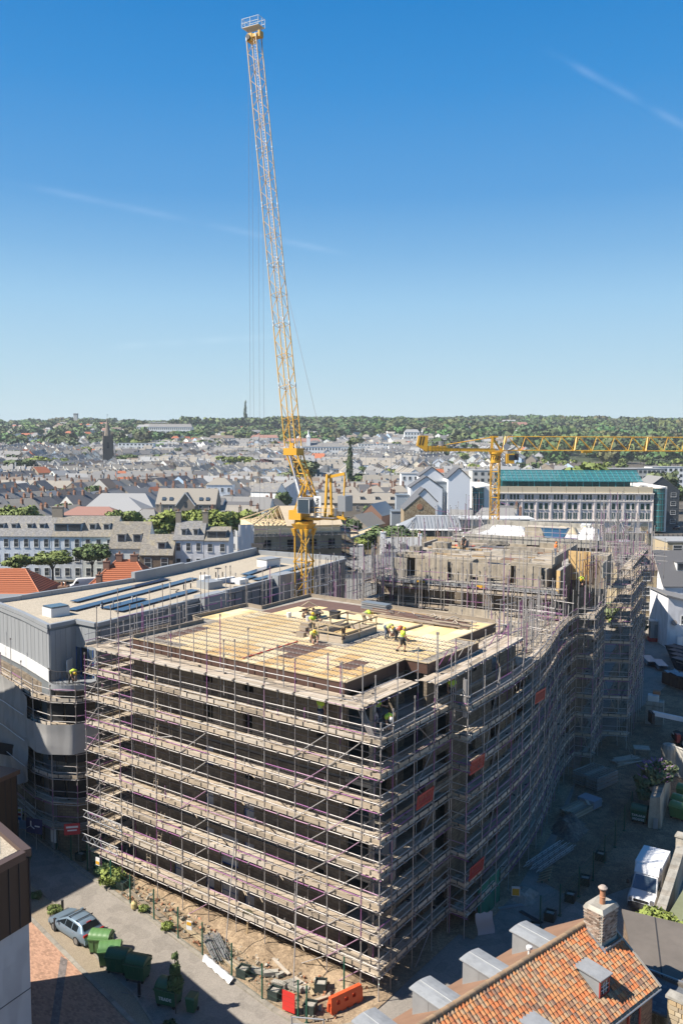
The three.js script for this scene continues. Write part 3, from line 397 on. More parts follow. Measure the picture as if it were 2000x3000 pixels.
// ---------------------------------------------------------------- the far blocks of the site
const OB=V(-5.1,0,-41),eB=V(-.984,0,.176),bB=V(-.176,0,-.984); // their own axes: left along the front, and back
const pb=(u,w,y=0)=>OB.clone().addScaledVector(eB,u).addScaledVector(bB,w).setY(y),p2=(u,w)=>{const p=pb(u,w);return[p.x,p.z];};
const turnB=Math.atan2(eB.z,-eB.x)+Math.PI; // for boxes: local x runs along the front
const bx=(mb,u,w,y,su,sy,sw)=>mb.box(...pb(u,w,y).toArray(),su,sy,sw,Math.atan2(-eB.z,eB.x));
const back=thing('unfinished_block','half built back block of tan concrete wall panels under raw concrete roof slabs','building');
{
reseed(41);
const foot=[p2(.8,1.4),p2(.6,14),p2(.2,32),p2(22,32),p2(20.6,1.4)];
for(let s=0;s<6;s++){const y0=.05+s*2.95,y1=y0+2.95;
part('wall',wallGeo(p2(20.6,1.4),p2(.8,1.4),y0,y1,.3,s>=4?[[5.2,6,.9,2.3],[12.2,13.4,.9,2.3],[9,9.9,.9,2.3]]:[]),M.block,back);
part('wall',wallGeo(p2(.8,1.4),p2(.6,14),y0,y1,.3,[[2,3.6,.2,2.4],[7,8.6,.2,2.4]]),M.block,back);part('wall',wallGeo(p2(.6,14),p2(.2,32),y0,y1,.3,[[3,4.6,.2,2.4],[9,10.5,.2,2.4]]),M.block,back);part('wall',wallGeo(p2(20.6,20),p2(20.6,1.4),y0,y1,.3),M.block,back);}
part('floor_slab',prismGeo(foot,17.6,18.0),M.concretePale,back);
for(let u=1;u<20;u+=.95){const h=rnd();part('slab_form',bx(new MB(),u,1.2,17.78,.86,.34,.12),h<.22?M.yellow:h<.6?M.zincPale:M.galv,back);const f=new MB();bx(f,u+.3,1.1,17.7,.16,.2,.16);part('form_clamp',f,M.dark,back);}
 // upper storey: wall panels with gaps, then the raw roof slab
for(const[u0,u1,w,h,y]of[[17.2,18.8,2,2.2,0],[12.6,15.2,2.3,2.3,0],[10,12,1.9,2.1,.1],[5.6,9.7,2,1.5,.7],[2.4,5,1.8,2.3,0],[15.6,16.8,3.6,2.0,0],[8.6,9.6,3.8,2.1,0],[5,5.5,4,2.1,0]])part('wall_panel',bx(new MB(),(u0+u1)/2,w,18+y+h/2,u1-u0,h,.24),pick([M.concreteTan,M.concrete]),back);
for(const[u,w,L]of[[2,6,8],[18.6,7,9],[12.4,6,6],[6.4,7,7]])part('wall_panel',bx(new MB(),u,w,19.02,.25,2.0,L),M.concrete,back);
part('roof_slab',prismGeo([p2(1.6,3.2),p2(1.6,18),p2(9,18),p2(9,12.5),p2(12.6,12.5),p2(12.6,18),p2(19.4,18),p2(19.4,4.2),p2(15.5,4.2),p2(15.5,3),p2(10,3),p2(10,4.6),p2(6,4.6),p2(6,3.2)],19.98,20.3),M.concreteTan,back);
for(let q=0;q<44;q++)part('kicker',bx(new MB(),rr(2,19),rr(4,17.5),20.34+rr(0,.12),rr(.5,3),rr(.1,.35),rr(.12,.3)),pick([M.concrete,M.concreteTan,M.concretePale,M.timber,M.boardB]),back);
for(const[u,w,su,sw,h]of[[16.2,11,1.9,1.6,1.3],[17.8,6.5,1.2,1.2,1.2],[14.5,14,1,1.6,1.3],[8,15,2,.3,1],[4,17.6,4,.3,1],[13,17.6,6,.3,.9],[18.8,14,.3,5,.8],[1.7,11,.25,13,1.15],[6.5,9.5,4,.25,.8],[6.5,13,4,.25,.8]])part('upstand',bx(new MB(),u,w,20.3+h*.3,su,h*.6,sw),pick([M.concreteTan,M.concrete]),back);
part('opening',bx(new MB(),6.5,11.2,20.315,3.6,.02,3),M.dark,back);
for(let q=0;q<9;q++)part('rebar_mat',bx(new MB(),rr(3,18),rr(5,16),20.33,rr(1.5,3.5),.03,rr(.8,2)),pick([M.rust,M.rust,M.plyD,M.steelDull,M.orange]),back);
for(let q=0;q<60;q++){const u=rr(2,6.6),b=pb(u,1.7+rr(0,.3),18.0);part('starter_bar',new MB().tube(b,b.clone().setY(18.0+rr(.7,1.3)),.014,4),M.rust,back);}
 // tall blockwork panel and stair tower at the right hand corner
part('wall_panel',bx(new MB(),.6,4.4,18.9,.3,2.2,5.6),M.block,back);part('shutter',bx(new MB(),.6,1.55,18.9,.36,2.3,.12),M.plyD,back);part('coping',bx(new MB(),.6,4.4,20.03,.4,.08,5.7),M.concretePale,back);
part('wall_panel',bx(new MB(),-1.6,11,19,3,3.6,3.4),M.concreteTan,back);part('wall_panel',bx(new MB(),-3.0,9,19.6,.2,1.6,4.6),M.concretePale,back);part('shutter',bx(new MB(),-.2,9.1,19.6,2.4,3.2,.12),M.plyD,back);
for(let q=0;q<40;q++){const b=pb(rr(-2.6,-.3),rr(8.2,9),17.6);part('starter_bar',new MB().tube(b,b.clone().setY(17.6+rr(2,4)),.016,4),M.rust,back);}
}
{
reseed(43);
const S=new Scaffold('scaffold','pink and grey pole scaffold crowding the back block and its stepped right side',{all:110,pole:300,board:90});
const face=[...Array(9).keys()].map((k)=>p2(-.3+k*2.5,0)),n=bB;
face.forEach((p,k)=>{S.post(p[0],p[1],14.6,rr(19.5,23));S.post(p[0]+n.x*1.2,p[1]+n.z*1.2,14.6,rr(18.4,22));});
for(let k=0;k<60;k++){const p=p2(rr(-.5,20),rr(-2.5,1));S.post(p[0],p[1],rr(14.5,17.5),rr(18.6,22.4));}
for(let i=0;i<face.length-1;i++)for(const h of[17.3,15.3])S.bay(face[i+1],face[i],n,h,{debris:2,railAt:h>16?[.55,1.05,1.9]:[.55,1.05],toe:true,back:true});
const side=[...Array(6).keys()].map((k)=>p2(21.6,k*2.5+.2));side.forEach((p)=>{S.post(p[0],p[1],12,rr(19,22));S.post(p[0]-1.2,p[1]+.2,12,rr(19,22));});
for(let i=0;i<side.length-1;i++)for(const h of[17.3,15.3,13.3])S.bay(side[i+1],side[i],V(.98,0,-.17),h,{debris:1});
for(let k=0;k<60;k++){const p=p2(rr(19.8,22.6),rr(0,17));S.post(p[0],p[1],rr(16,18),rr(20,23));}
 // poles and rails down the left edge of the front deck and round the crane foot
for(let k=0;k<34;k++){const z=-1.5-k*.78,x=(z<-16?-23.9:z<-9?-25.5:-24)-rr(.1,1.6);S.post(x,z,15,rr(19,22));if(k%2)for(const y of[18.8,19.5,17.6])S.tubeBar(S.rail,V(x,y,z),V(x+rr(-.2,.2),y,z-rr(1.6,2.6)));}
for(let k=0;k<70;k++){const z=rr(-40,-25),x=-23.4-(z+25)*.02-rr(0,4.6);S.post(x,z,rr(14,16),rr(17.5,21.5));if(k%2){const y=rr(15.5,19);S.tubeBar(S.rail,V(x,y,z),V(x+rr(-.4,.4),y,z-rr(1.5,3)));}}
for(const[x,y]of[[-24.2,16.2],[-26.2,14.8]])for(let q=0;q<5;q++)for(let b=0;b<5;b++)S.board.bar(pick(BOARDS),boardMat(),V(x-b*.24+.1*q,y,-25-q*3),V(x-b*.24+.1*q,y,-28-q*3),1,basis(V(0,0,-1),UP));
 // clutter of posts and rails over the wing between the blocks
for(let k=0;k<90;k++){const f=rnd(),x=-1.6-3.2*f-rr(0,9)*rnd(),z=-23.5-15.5*f,y=rr(15.1,15.6);S.post(x,z,y,rr(17,20));if(k%2){const h=rr(16,18.4),a=rnd()<.6;S.tubeBar(S.rail,V(x,h,z),V(x+(a?-.5:rr(1.2,2.5)),h,z+(a?rr(1.5,3):.3)));}}
for(let k=0;k<22;k++){const p=V(-2.2-rr(0,6),15.14+rr(0,.25),rr(-37,-24)),q=p.clone().add(V(rr(-1,1),.02,rr(-3.8,-2)));S.board.bar(pick(BOARDS),boardMat(),p,q,1,basis(q.clone().sub(p),UP));}
 // far roof edge rails and posts
for(let u=1.6;u<19;u+=2.2)for(const w of[3.4,10,17.9]){if(w===10&&rnd()<.4)continue;const p=p2(u,w);S.post(p[0],p[1],20.3,rr(21.2,21.9));const a=pb(u,w,20.8),b=pb(u+2.1,w,20.8+rr(-.1,.1));if(rnd()<.85)S.tubeBar(S.rail,a,b);if(rnd()<.85)S.tubeBar(S.rail,a.clone().setY(21.3),b.clone().setY(21.25));}
for(let w=3.2;w<17;w+=2){const a=pb(1.6,w,21.6),b=pb(1.6,w+2,21.6);S.tubeBar(S.rail,a,b,M.boardC);S.tubeBar(S.rail,a.clone().setY(21.1),b.clone().setY(21.1),M.boardC);const p=p2(1.6,w);S.post(p[0],p[1],20.3,21.8);}
 // the stepped towers down to the lane
const path=[[-3.55,-41.6],[-2.0,-42.1],[-2.45,-44.5],[-2.85,-46.8],[-3.25,-49.2],[-.95,-50.4],[-1.4,-52.8],[-1.85,-55.2],[-2.3,-57.6],[-2.75,-60],[-3.2,-62.4],[-3.65,-64.8],[-4.1,-67.2]];
const inw=(a,b)=>V(b[1]-a[1],0,-(b[0]-a[0])).normalize();
path.forEach((c,i)=>{const nn=inw(path[Math.max(0,i-1)],path[Math.min(path.length-1,i+1)]);S.post(c[0],c[1],.05,i<5?rr(17.2,19):rr(20.4,23.5));S.post(c[0]+nn.x*1.3,c[1]+nn.z*1.3,.05,i<5?rr(18.5,20):rr(20,24));if(i>4)S.post(c[0]+nn.x*2.6,c[1]+nn.z*2.6,14,rr(19.5,24));});
for(let i=0;i<path.length-1;i++){const nn=i===0||i===4?V(0,0,-1):inw(path[i],path[i+1]);for(let k=i<4?1:0;k<=8;k++){if(i>4&&k>7)continue;S.bay(path[i],path[i+1],nn,LV(k),{debris:1,width:i>4?2.2:1.3,back:k<4});}if(i>4)S.bay(path[i],path[i+1],nn,LV(-1),{debris:1});}
for(let i=1;i<path.length-1;i+=2)for(let k=1;k<8;k+=2)S.diag([path[i][0]+.05,path[i][1]],[path[i+1][0]+.05,path[i+1][1]],LV(k+1),LV(k-1),M.steelDull);
S.diag([-3.5,-41.6],[-.6,-40.2],6.2,.1,M.boardB);S.diag([-3.2,-49.2],[.6,-47.6],7.6,.1,M.boardB);
for(let k=0;k<90;k++){const t=rr(0,1),x=-8.5+6.5*rnd(),z=-46-24*t;S.post(x,z,rr(15.6,17.6),rr(19,24.4));}
for(let k=0;k<80;k++){const x=-8+5.5*rnd(),z=-46-22*rnd(),y=rr(17.6,21.6),a=rnd()<.5;S.tubeBar(S.rail,V(x,y,z),V(x+(a?rr(1,2.6):.4),y,z-(a?.3:rr(1.4,3))));}
S.done();
}
const third=thing('unfinished_block','farthest block of the site, its flat roof spread with white membrane','building');
{
reseed(47);
const q=(u,w)=>p2(u,w);part('wall',prismGeo([q(1,34),q(5,56),q(23,56),q(22,34)],.05,18.6),M.block,third);part('roof_slab',prismGeo([q(.7,33.6),q(4.7,56.4),q(23.4,56.4),q(22.4,33.6)],18.6,19.0),M.concretePale,third);
for(let u=1.4;u<20;u+=2.4)for(const w of[34.6,39.8,45,50.2]){if(rnd()<.12||u<1+(w-31)*.2)continue;part('membrane',bx(new MB(),u+1.1,w+2.6,19.02+rr(0,.02),2.36,.03,5.4),rnd()<.8?M.white:M.concretePale,third);}
part('parapet',bx(new MB(),11.5,33.75,19.35,21.5,.7,.3),M.concretePale,third);part('parapet',bx(new MB(),14,56.2,19.4,18.5,.8,.3),M.concretePale,third);
 // heaps of wrapped material
const lump=(u,w,su,sy,sw,m,label,name,cat,g)=>{const o=pb(u,w,19.05),nU=7,nW=5,H=(i,j)=>{const e=Math.min(i,nU-i,j*1.4,(nW-j)*1.4);return e<=0?0:sy*(.72+.28*rnd())*Math.min(1,e/1.2);},h=[...Array(nU+1)].map((_,i)=>[...Array(nW+1)].map((_,j)=>H(i,j))),P=(i,j)=>o.clone().addScaledVector(eB,(i/nU-.5)*su).addScaledVector(bB,(j/nW-.5)*sw).setY(19.05+h[i][j]);return solo(name,gridGeo(nU,nW,P),m,label,cat,g);};
const tarp=mat([.80,.80,.80],.6,{side:THREE.DoubleSide});
lump(14.8,40,4.6,1.5,3,tarp,'white wrapped heap at the left end of the membrane roof','covered_stack','covered stack');lump(18,44,3,1.1,3,tarp,'smaller white wrapped heap behind the left one on the membrane roof','covered_stack','covered stack');
lump(3.6,40,3.2,1.9,3,tarp,'tall white wrapped heap at the right end of the membrane roof','covered_stack','covered stack');lump(8.2,47,3.4,1.2,2.4,mat([.62,.52,.36],.9,{side:THREE.DoubleSide}),'sand coloured sheeted heap behind the blue skip','covered_stack','covered stack');
const hut=solo('site_box',bx(new MB(),11.3,39,19.9,2.6,1.6,2),M.concreteTan,'tan crate standing left of the blue skip on the membrane roof','crate');part('lid',bx(new MB(),11.3,39,20.73,2.7,.06,2.1),M.boardC,hut);
for(const[u,w,m,l]of[[5,45,M.boardC,'pale pallet stack right of the blue skip on the membrane roof'],[3.6,40,M.concreteTan,'low tan pallet stack near the white heap at the right roof end'],[6.2,52,M.white,'white pallet stack at the back of the membrane roof']]){const t=thing('pallet_stack',l,'pallet',pb(u,w,19.05).toArray(),Math.atan2(-eB.z,eB.x));for(let k=0;k<5;k++)part('pallet',new MB().box(rr(-.05,.05),.1+k*.24,0,1.5,.2,1.2),m,t);}
 // blue skip
const sk=thing('skip','blue skip standing on the white roof of the farthest block','skip',pb(8.3,38.5,19.05).toArray(),Math.atan2(-eB.z,eB.x));const blue=mat([.03,.12,.24],.5),sb=new MB();const P=(x,y,z)=>V(x,y,z);
sb.hex([P(-1.1,0,.85),P(1.1,0,.85),P(1.1,0,-.85),P(-1.1,0,-.85)],[P(-1.9,1.6,.9),P(1.9,1.6,.9),P(1.9,1.6,-.9),P(-1.9,1.6,-.9)]);part('body',sb,blue,sk);const rm=new MB();rm.box(0,1.62,.92,3.9,.1,.08).box(0,1.62,-.92,3.9,.1,.08);part('rim',rm,blue,sk);for(const x of[-.9,.9])part('rib',new MB().box(x,.8,.93,.1,1.5,.08),blue,sk);part('load',new MB().box(0,1.6,0,3.4,.3,1.6),M.boardC,sk);
const S=new Scaffold('scaffold','light scaffold of thin poles along the front edge of the farthest block roof',{all:60,pole:120});
for(let u=.8;u<23;u+=1.15){const p=p2(u,33.2);S.post(p[0],p[1],16,rr(20.4,22.6));if(u<22)for(const y of[19.9,20.5])S.tubeBar(S.rail,pb(u,33.2,y),pb(u+1.15,33.2,y));}
for(let k=0;k<90;k++){const l=rnd()<.55,p=l?p2(rr(19.5,27),rr(30,58)):p2(rr(-1.5,3),rr(31,48));S.post(p[0],p[1],rr(15,18),rr(20.5,l?24.6:26.5));if(k%2)S.tubeBar(S.rail,V(p[0],rr(19,23),p[1]),V(p[0]+rr(-2,2),rr(19,23),p[1]-rr(0,2)));}
S.done();
}
// ---------------------------------------------------------------- the grey clad building on the left
{
reseed(53);
const G=thing('clad_building','long grey metal clad building with a gravel roof and solar panels','building'),RY=18.25,TOP=18.55;
const foot=[[-31.3,-.3],[-31.3,-2.8],[-28.75,-2.8],[-30.1,-15.5],[-31.2,-24],[-32.3,-33],[-34.3,-45],[-47.2,-43],[-44,-27],[-43,-18.9],[-43.6,-6],[-44.2,-3.6],[-37.2,-2.0]];
part('wall',prismGeo(foot,.05,RY),M.zinc,G);part('roof',polyGeo(foot,RY+.012),M.roofGravel,G);
const edge=(a,b,h,m=M.zincPale,w=.34)=>{const L=Math.hypot(b[0]-a[0],b[1]-a[1]),n=Math.max(1,Math.round(L/3));for(let k=0;k<n;k++){const p=(t)=>V(a[0]+(b[0]-a[0])*t,RY+h/2,a[1]+(b[1]-a[1])*t);part('parapet',new MB().beam(p(k/n+.0015),p((k+1)/n-.0015),w,h),m,G);}};
for(let k=0;k<6;k++)edge(foot[k],foot[k+1],k<3?.32:.36);edge(foot[6],foot[7],.6);edge(foot[7],foot[8],.9,M.zincPale,.4);edge(foot[8],[-43.3,-22],1.05,M.zincPale,.5);edge([-43.3,-22],[-43,-18.9],1.05,M.zincPale,.5);edge(foot[9],foot[10],.45);edge(foot[10],[-43.9,-4],.4);edge(foot[11],foot[12],.3);edge(foot[12],foot[0],.3);
 // standing seam cladding on the sunny front
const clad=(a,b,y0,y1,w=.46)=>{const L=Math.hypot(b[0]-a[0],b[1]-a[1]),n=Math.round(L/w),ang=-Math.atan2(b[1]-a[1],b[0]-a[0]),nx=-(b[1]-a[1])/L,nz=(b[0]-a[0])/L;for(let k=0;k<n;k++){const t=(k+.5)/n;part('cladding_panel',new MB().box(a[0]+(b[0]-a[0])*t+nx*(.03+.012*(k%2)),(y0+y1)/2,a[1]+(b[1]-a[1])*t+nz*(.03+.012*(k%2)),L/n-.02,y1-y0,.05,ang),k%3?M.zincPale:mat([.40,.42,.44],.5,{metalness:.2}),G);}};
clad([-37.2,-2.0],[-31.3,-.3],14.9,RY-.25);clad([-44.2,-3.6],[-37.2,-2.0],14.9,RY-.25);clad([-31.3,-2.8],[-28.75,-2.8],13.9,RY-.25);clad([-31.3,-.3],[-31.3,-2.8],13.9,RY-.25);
part('fascia',new MB().beam(V(-44.2,18.05,-3.45),V(-37.2,18.05,-1.85),.1,.3).beam(V(-37.2,18.05,-1.85),V(-31.28,18.05,-.15),.1,.3),M.zincPale,G);
part('white_band',new MB().beam(V(-44.2,14.4,-3.5),V(-37.2,14.4,-1.9),.12,.95).beam(V(-37.2,14.4,-1.9),V(-31.28,14.4,-.2),.12,.95),M.white,G);
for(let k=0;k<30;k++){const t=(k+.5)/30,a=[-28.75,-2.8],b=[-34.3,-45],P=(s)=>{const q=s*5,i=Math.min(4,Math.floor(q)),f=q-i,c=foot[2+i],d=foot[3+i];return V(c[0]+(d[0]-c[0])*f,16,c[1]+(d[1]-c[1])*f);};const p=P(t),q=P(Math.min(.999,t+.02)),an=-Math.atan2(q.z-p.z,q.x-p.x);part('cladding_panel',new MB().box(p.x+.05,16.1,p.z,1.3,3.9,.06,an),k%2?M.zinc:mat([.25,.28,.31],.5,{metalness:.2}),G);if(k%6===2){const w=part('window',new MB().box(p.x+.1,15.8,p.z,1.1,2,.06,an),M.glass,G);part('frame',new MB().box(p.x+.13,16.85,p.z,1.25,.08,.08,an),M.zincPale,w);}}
 // stepped bays along the dark side
for(const[x,z,w,h]of[[-29.9,-17,3.2,.5],[-31.6,-29.5,3,.7]])part('wall',new MB().box(x,9+h/2,z,1.4,18.5+h,w),M.zincPale,G);
 // corner balcony with a door, curved front and rail
part('door_opening',new MB().box(-30.2,15.2,-2.74,.75,2.3,.04),M.dark,G);for(const x of[-30.85,-29.35]){const w=part('window',new MB().box(x,15.2,-2.73,.55,2.2,.05),M.glassSky,G),f=new MB();for(const q of[-.3,.3])f.box(x+q,15.2,-2.7,.05,2.3,.05);part('tape',f,M.blueTape,w);}
{const b=new MB(),r=new MB(),arc=[];for(let k=0;k<=10;k++){const t=k/10;arc.push([-31.5+3.1*t,-.25+.55*Math.sin(t*3.1)-1.1*t*t]);}part('balcony',prismGeo([...arc,[-28.6,-2.7],[-31.4,-2.7]],13.5,13.95),M.zincPale,G);for(let k=0;k<arc.length;k++){if(k){r.tube(V(arc[k-1][0],15.05,arc[k-1][1]),V(arc[k][0],15.05,arc[k][1]),.03,5);r.tube(V(arc[k-1][0],14.1,arc[k-1][1]),V(arc[k][0],14.1,arc[k][1]),.02,4);}for(const o of[0,.1,.2]){const x=arc[k][0]+o,z=arc[k][1];r.tube(V(x,14,z),V(x,15.05,z),.014,4);}}part('balcony_rail',r,M.charcoal,G);}
part('board',new MB().box(-31.0,15,-1.9,.06,1,1,.5),M.white,G);
 // lower curved storeys
part('lower_wall',prismGeo([[-28.9,-3.1],[-29.6,-1.4],[-31,-.6],[-33.5,-.9],[-37.4,-1.8],[-45,-3.4],[-45,-8],[-30,-8]],.05,13.4),M.block,G);
for(const y of[4,7.2,10.4])for(const[x,z,a]of[[-29.4,-1.2,1.0],[-31,-.5,.3],[-34,-.8,-.2],[-37,-1.5,-.2]])part('window',new MB().box(x,y+1.2,z,1.5,1.8,.1,a),M.dark,G);
 // roof plant
const rot=-.12;
const panels=(pts,n,w,gap=.03)=>{for(let k=0;k<n;k++){const t=(k+.5)/n,i=t*(pts.length-1),j=Math.min(pts.length-2,Math.floor(i)),f=i-j,a=pts[j],b=pts[j+1],L=Math.hypot(b[0]-a[0],b[1]-a[1]),sp=L*(pts.length-1)/n-gap;const s=new MB().box(a[0]+(b[0]-a[0])*f,RY+.16,a[1]+(b[1]-a[1])*f,sp,.05,w,-Math.atan2(b[1]-a[1],b[0]-a[0]));part('solar_panel',s,M.solar,G);}};
panels([[-35.4,-5.4],[-37.2,-15],[-39.2,-24]],16,1.05);panels([[-33.6,-7.6],[-34.6,-12.8]],4,1.05);panels([[-31.9,-7.6],[-33,-13.5],[-34,-19]],9,1.05);panels([[-36.5,-29],[-38.6,-36.5]],6,1);panels([[-34.2,-24],[-35.2,-29]],4,1);
const box=(name,x,z,sx,h,sz,m=M.zincPale)=>part(name,new MB().box(x,RY+h/2,z,sx,h,sz,rot),m,G);
panels([[-38.4,-8],[-40,-15],[-41.2,-22]],10,.9);panels([[-33.2,-27],[-34.6,-34],[-36,-40]],8,.9);const sk1=box('rooflight',-35.1,-3.7,1.5,.75,1.7,M.white);part('glazing',new MB().box(-35.1,RY+.82,-3.7,1.4,.12,1.6,rot),M.glassSky,sk1);
box('plant_box',-34.2,-21.2,1.9,.75,1.8);box('plant_box',-33.6,-25,1.4,.5,1.2,M.white);box('plant_box',-39,-36,1.7,.95,2.2,M.white);box('plant_box',-39,-36,1.9,.08,2.4).position.y=.95;box('duct',-35.3,-24,.5,.5,3.4,M.white);box('fan',-36.2,-22.6,.9,.9,.8,M.white);box('upstand',-37.6,-39,5,.6,.4,M.zincPale);
{const d=new MB();d.lathe([[0,1.9],[.35,1.95],[.35,2.0],[0,2.02]],12,-33.6,RY,-21.8);part('dish',d,M.charcoal,G);part('dish_pole',new MB().tube(V(-33.6,RY,-21.8),V(-33.6,RY+1.9,-21.8),.04,6),M.galv,G);}
for(let k=0;k<20;k++){const t=rnd(),x=-34.4-4*t+rr(-1,1),z=-6-26*t;part('vent_pipe',new MB().tube(V(x,RY,z),V(x,RY+rr(.3,.6),z),.06,6,.06,true),pick([M.white,M.galv,M.charcoal]),G);}
{const c=[[-36.4,-18],[-35.9,-18.6],[-35.4,-17.8],[-34.8,-17.2],[-34.6,-19]].map((p)=>V(p[0],RY+.06,p[1]));part('hose',new MB().add(new THREE.TubeGeometry(new THREE.CatmullRomCurve3(c),24,.03,5),new THREE.Matrix4()),M.charcoal,G);}
 // scaffold and white sheeting round its curved lower corner
const S=new Scaffold('scaffold','dark scaffold round the curved lower corner of the grey clad building',{all:90,pole:90});
const path=[[-27.6,-2.4],[-28.6,-.6],[-30.4,.4],[-32.6,.45],[-34.9,-.1],[-37.2,-.7],[-39.5,-1.2],[-41.8,-1.8],[-44.1,-2.4],[-46.4,-3]];
const inw=(a,b)=>V(b[1]-a[1],0,-(b[0]-a[0])).normalize().negate();
path.forEach((c,i)=>{S.post(c[0],c[1],.05,i<4?rr(13.6,15.2):rr(14,18));});
for(let k=0;k<6;k++)for(let i=0;i<path.length-1;i++){const nn=V(path[i+1][1]-path[i][1],0,-(path[i+1][0]-path[i][0])).normalize();nn.multiplyScalar(nn.z>0?-1:1);S.bay(path[i],path[i+1],nn,12.6-k*2.05,{width:1.0,debris:k===0?2:0,toe:k<4,back:false});}
S.done();
const sheet=(pts,y0,y1,name,label,bulge=.12)=>{const n=18,m=6,b=gridGeo((pts.length-1)*m,n,(I,J)=>{const i=Math.min(pts.length-2,Math.floor(I/m)),f=I/m-i,t=J/n,x=pts[i][0]+(pts[i+1][0]-pts[i][0])*f,z=pts[i][1]+(pts[i+1][1]-pts[i][1])*f,a=y0[i]+(y0[i+1]-y0[i])*f,c=y1[i]+(y1[i+1]-y1[i])*f,y=a+(c-a)*t;const w=bulge*((t<.3?.5*Math.sin(x*2.1+y*1.3)*(1-t/.3):0)-.35*Math.abs(Math.sin((y-5)*1.5))+.5*N32(x*.04+3,y*.04));return V(x,y,z+.3+w);});return solo(name,b,M.sheeting,label,'sheeting');};
const lp=[...path].reverse();
const s1=sheet([[-46.4,-3],[-44.1,-2.4],[-41.8,-1.8],[-39.5,-1.2],[-37.2,-.7],[-34.9,-.1],[-33.2,.3]],[3.4,3.5,3.6,3.8,4.2,4.9,5.6],[13.6,13.5,13.4,13.3,13.2,13.1,12.6],'scaffold_sheeting','big grey white sheet hanging down the left part of the curved scaffold',.3);
for(const y of[11.2,9.1,7.0])part('sheet_band',new MB().path([[-46.4,-3],[-44.1,-2.4],[-41.8,-1.8],[-39.5,-1.2],[-37.2,-.7],[-34.9,-.1],[-33.2,.3]].map((p)=>V(p[0],y,p[1]+.62)),.035,4),M.white,s1);
sheet([[-33.2,.36],[-31.6,.6],[-30.4,.45],[-28.6,-.55],[-27.6,-2.3]],[8.6,8.5,8.5,8.6,8.8],[10.9,10.9,10.9,11,11.1],'scaffold_sheeting','narrow white sheet band wrapping the curved corner of the scaffold',.08);
 // black site banner with white lettering marks
const bn=thing('banner','black banner with a line of white lettering on the scaffold sheeting','banner',[-38.2,7.2,.15],.22);part('panel',new MB().box(0,0,0,4.6,1.0,.05),M.black,bn);
}
// ---------------------------------------------------------------- cranes
const font=await new FontLoader().loadAsync('fonts/droid/droid_sans_bold.typeface.json');
function letters(text,size,depth=.012){const g=new TextGeometry(text,{font,size,depth,curveSegments:3});g.computeBoundingBox();const b=g.boundingBox;g.translate(-(b.min.x+b.max.x)/2,-(b.min.y+b.max.y)/2,0);if(!g.index){const n=g.attributes.position.count;g.setIndex([...Array(n).keys()]);}return g;}
function truss(mb,A,B,ex,ey,w,h,panel,rc,rl,o={}){ // square lattice between two points
const d=B.clone().sub(A),L=d.length(),n=Math.max(1,Math.round(L/panel)),P=(t,i,j)=>A.clone().addScaledVector(d,t).addScaledVector(ex,i*(w[0]+(w[1]-w[0])*t)/2).addScaledVector(ey,j*(h[0]+(h[1]-h[0])*t)/2),c=[[-1,-1],[1,-1],[1,1],[-1,1]];
for(const[i,j]of c)mb.tube(P(0,i,j),P(1,i,j),rc,6);
for(let k=0;k<n;k++)for(let f=0;f<4;f++){const a=c[f],b=c[(f+1)%4],t0=k/n,t1=(k+1)/n,z=(k+f)%2;mb.tube(z?P(t0,...a):P(t0,...b),z?P(t1,...b):P(t1,...a),rl,4);if(k%2===0||o.all)mb.tube(P(t0,...a),P(t0,...b),rl,4);}
}
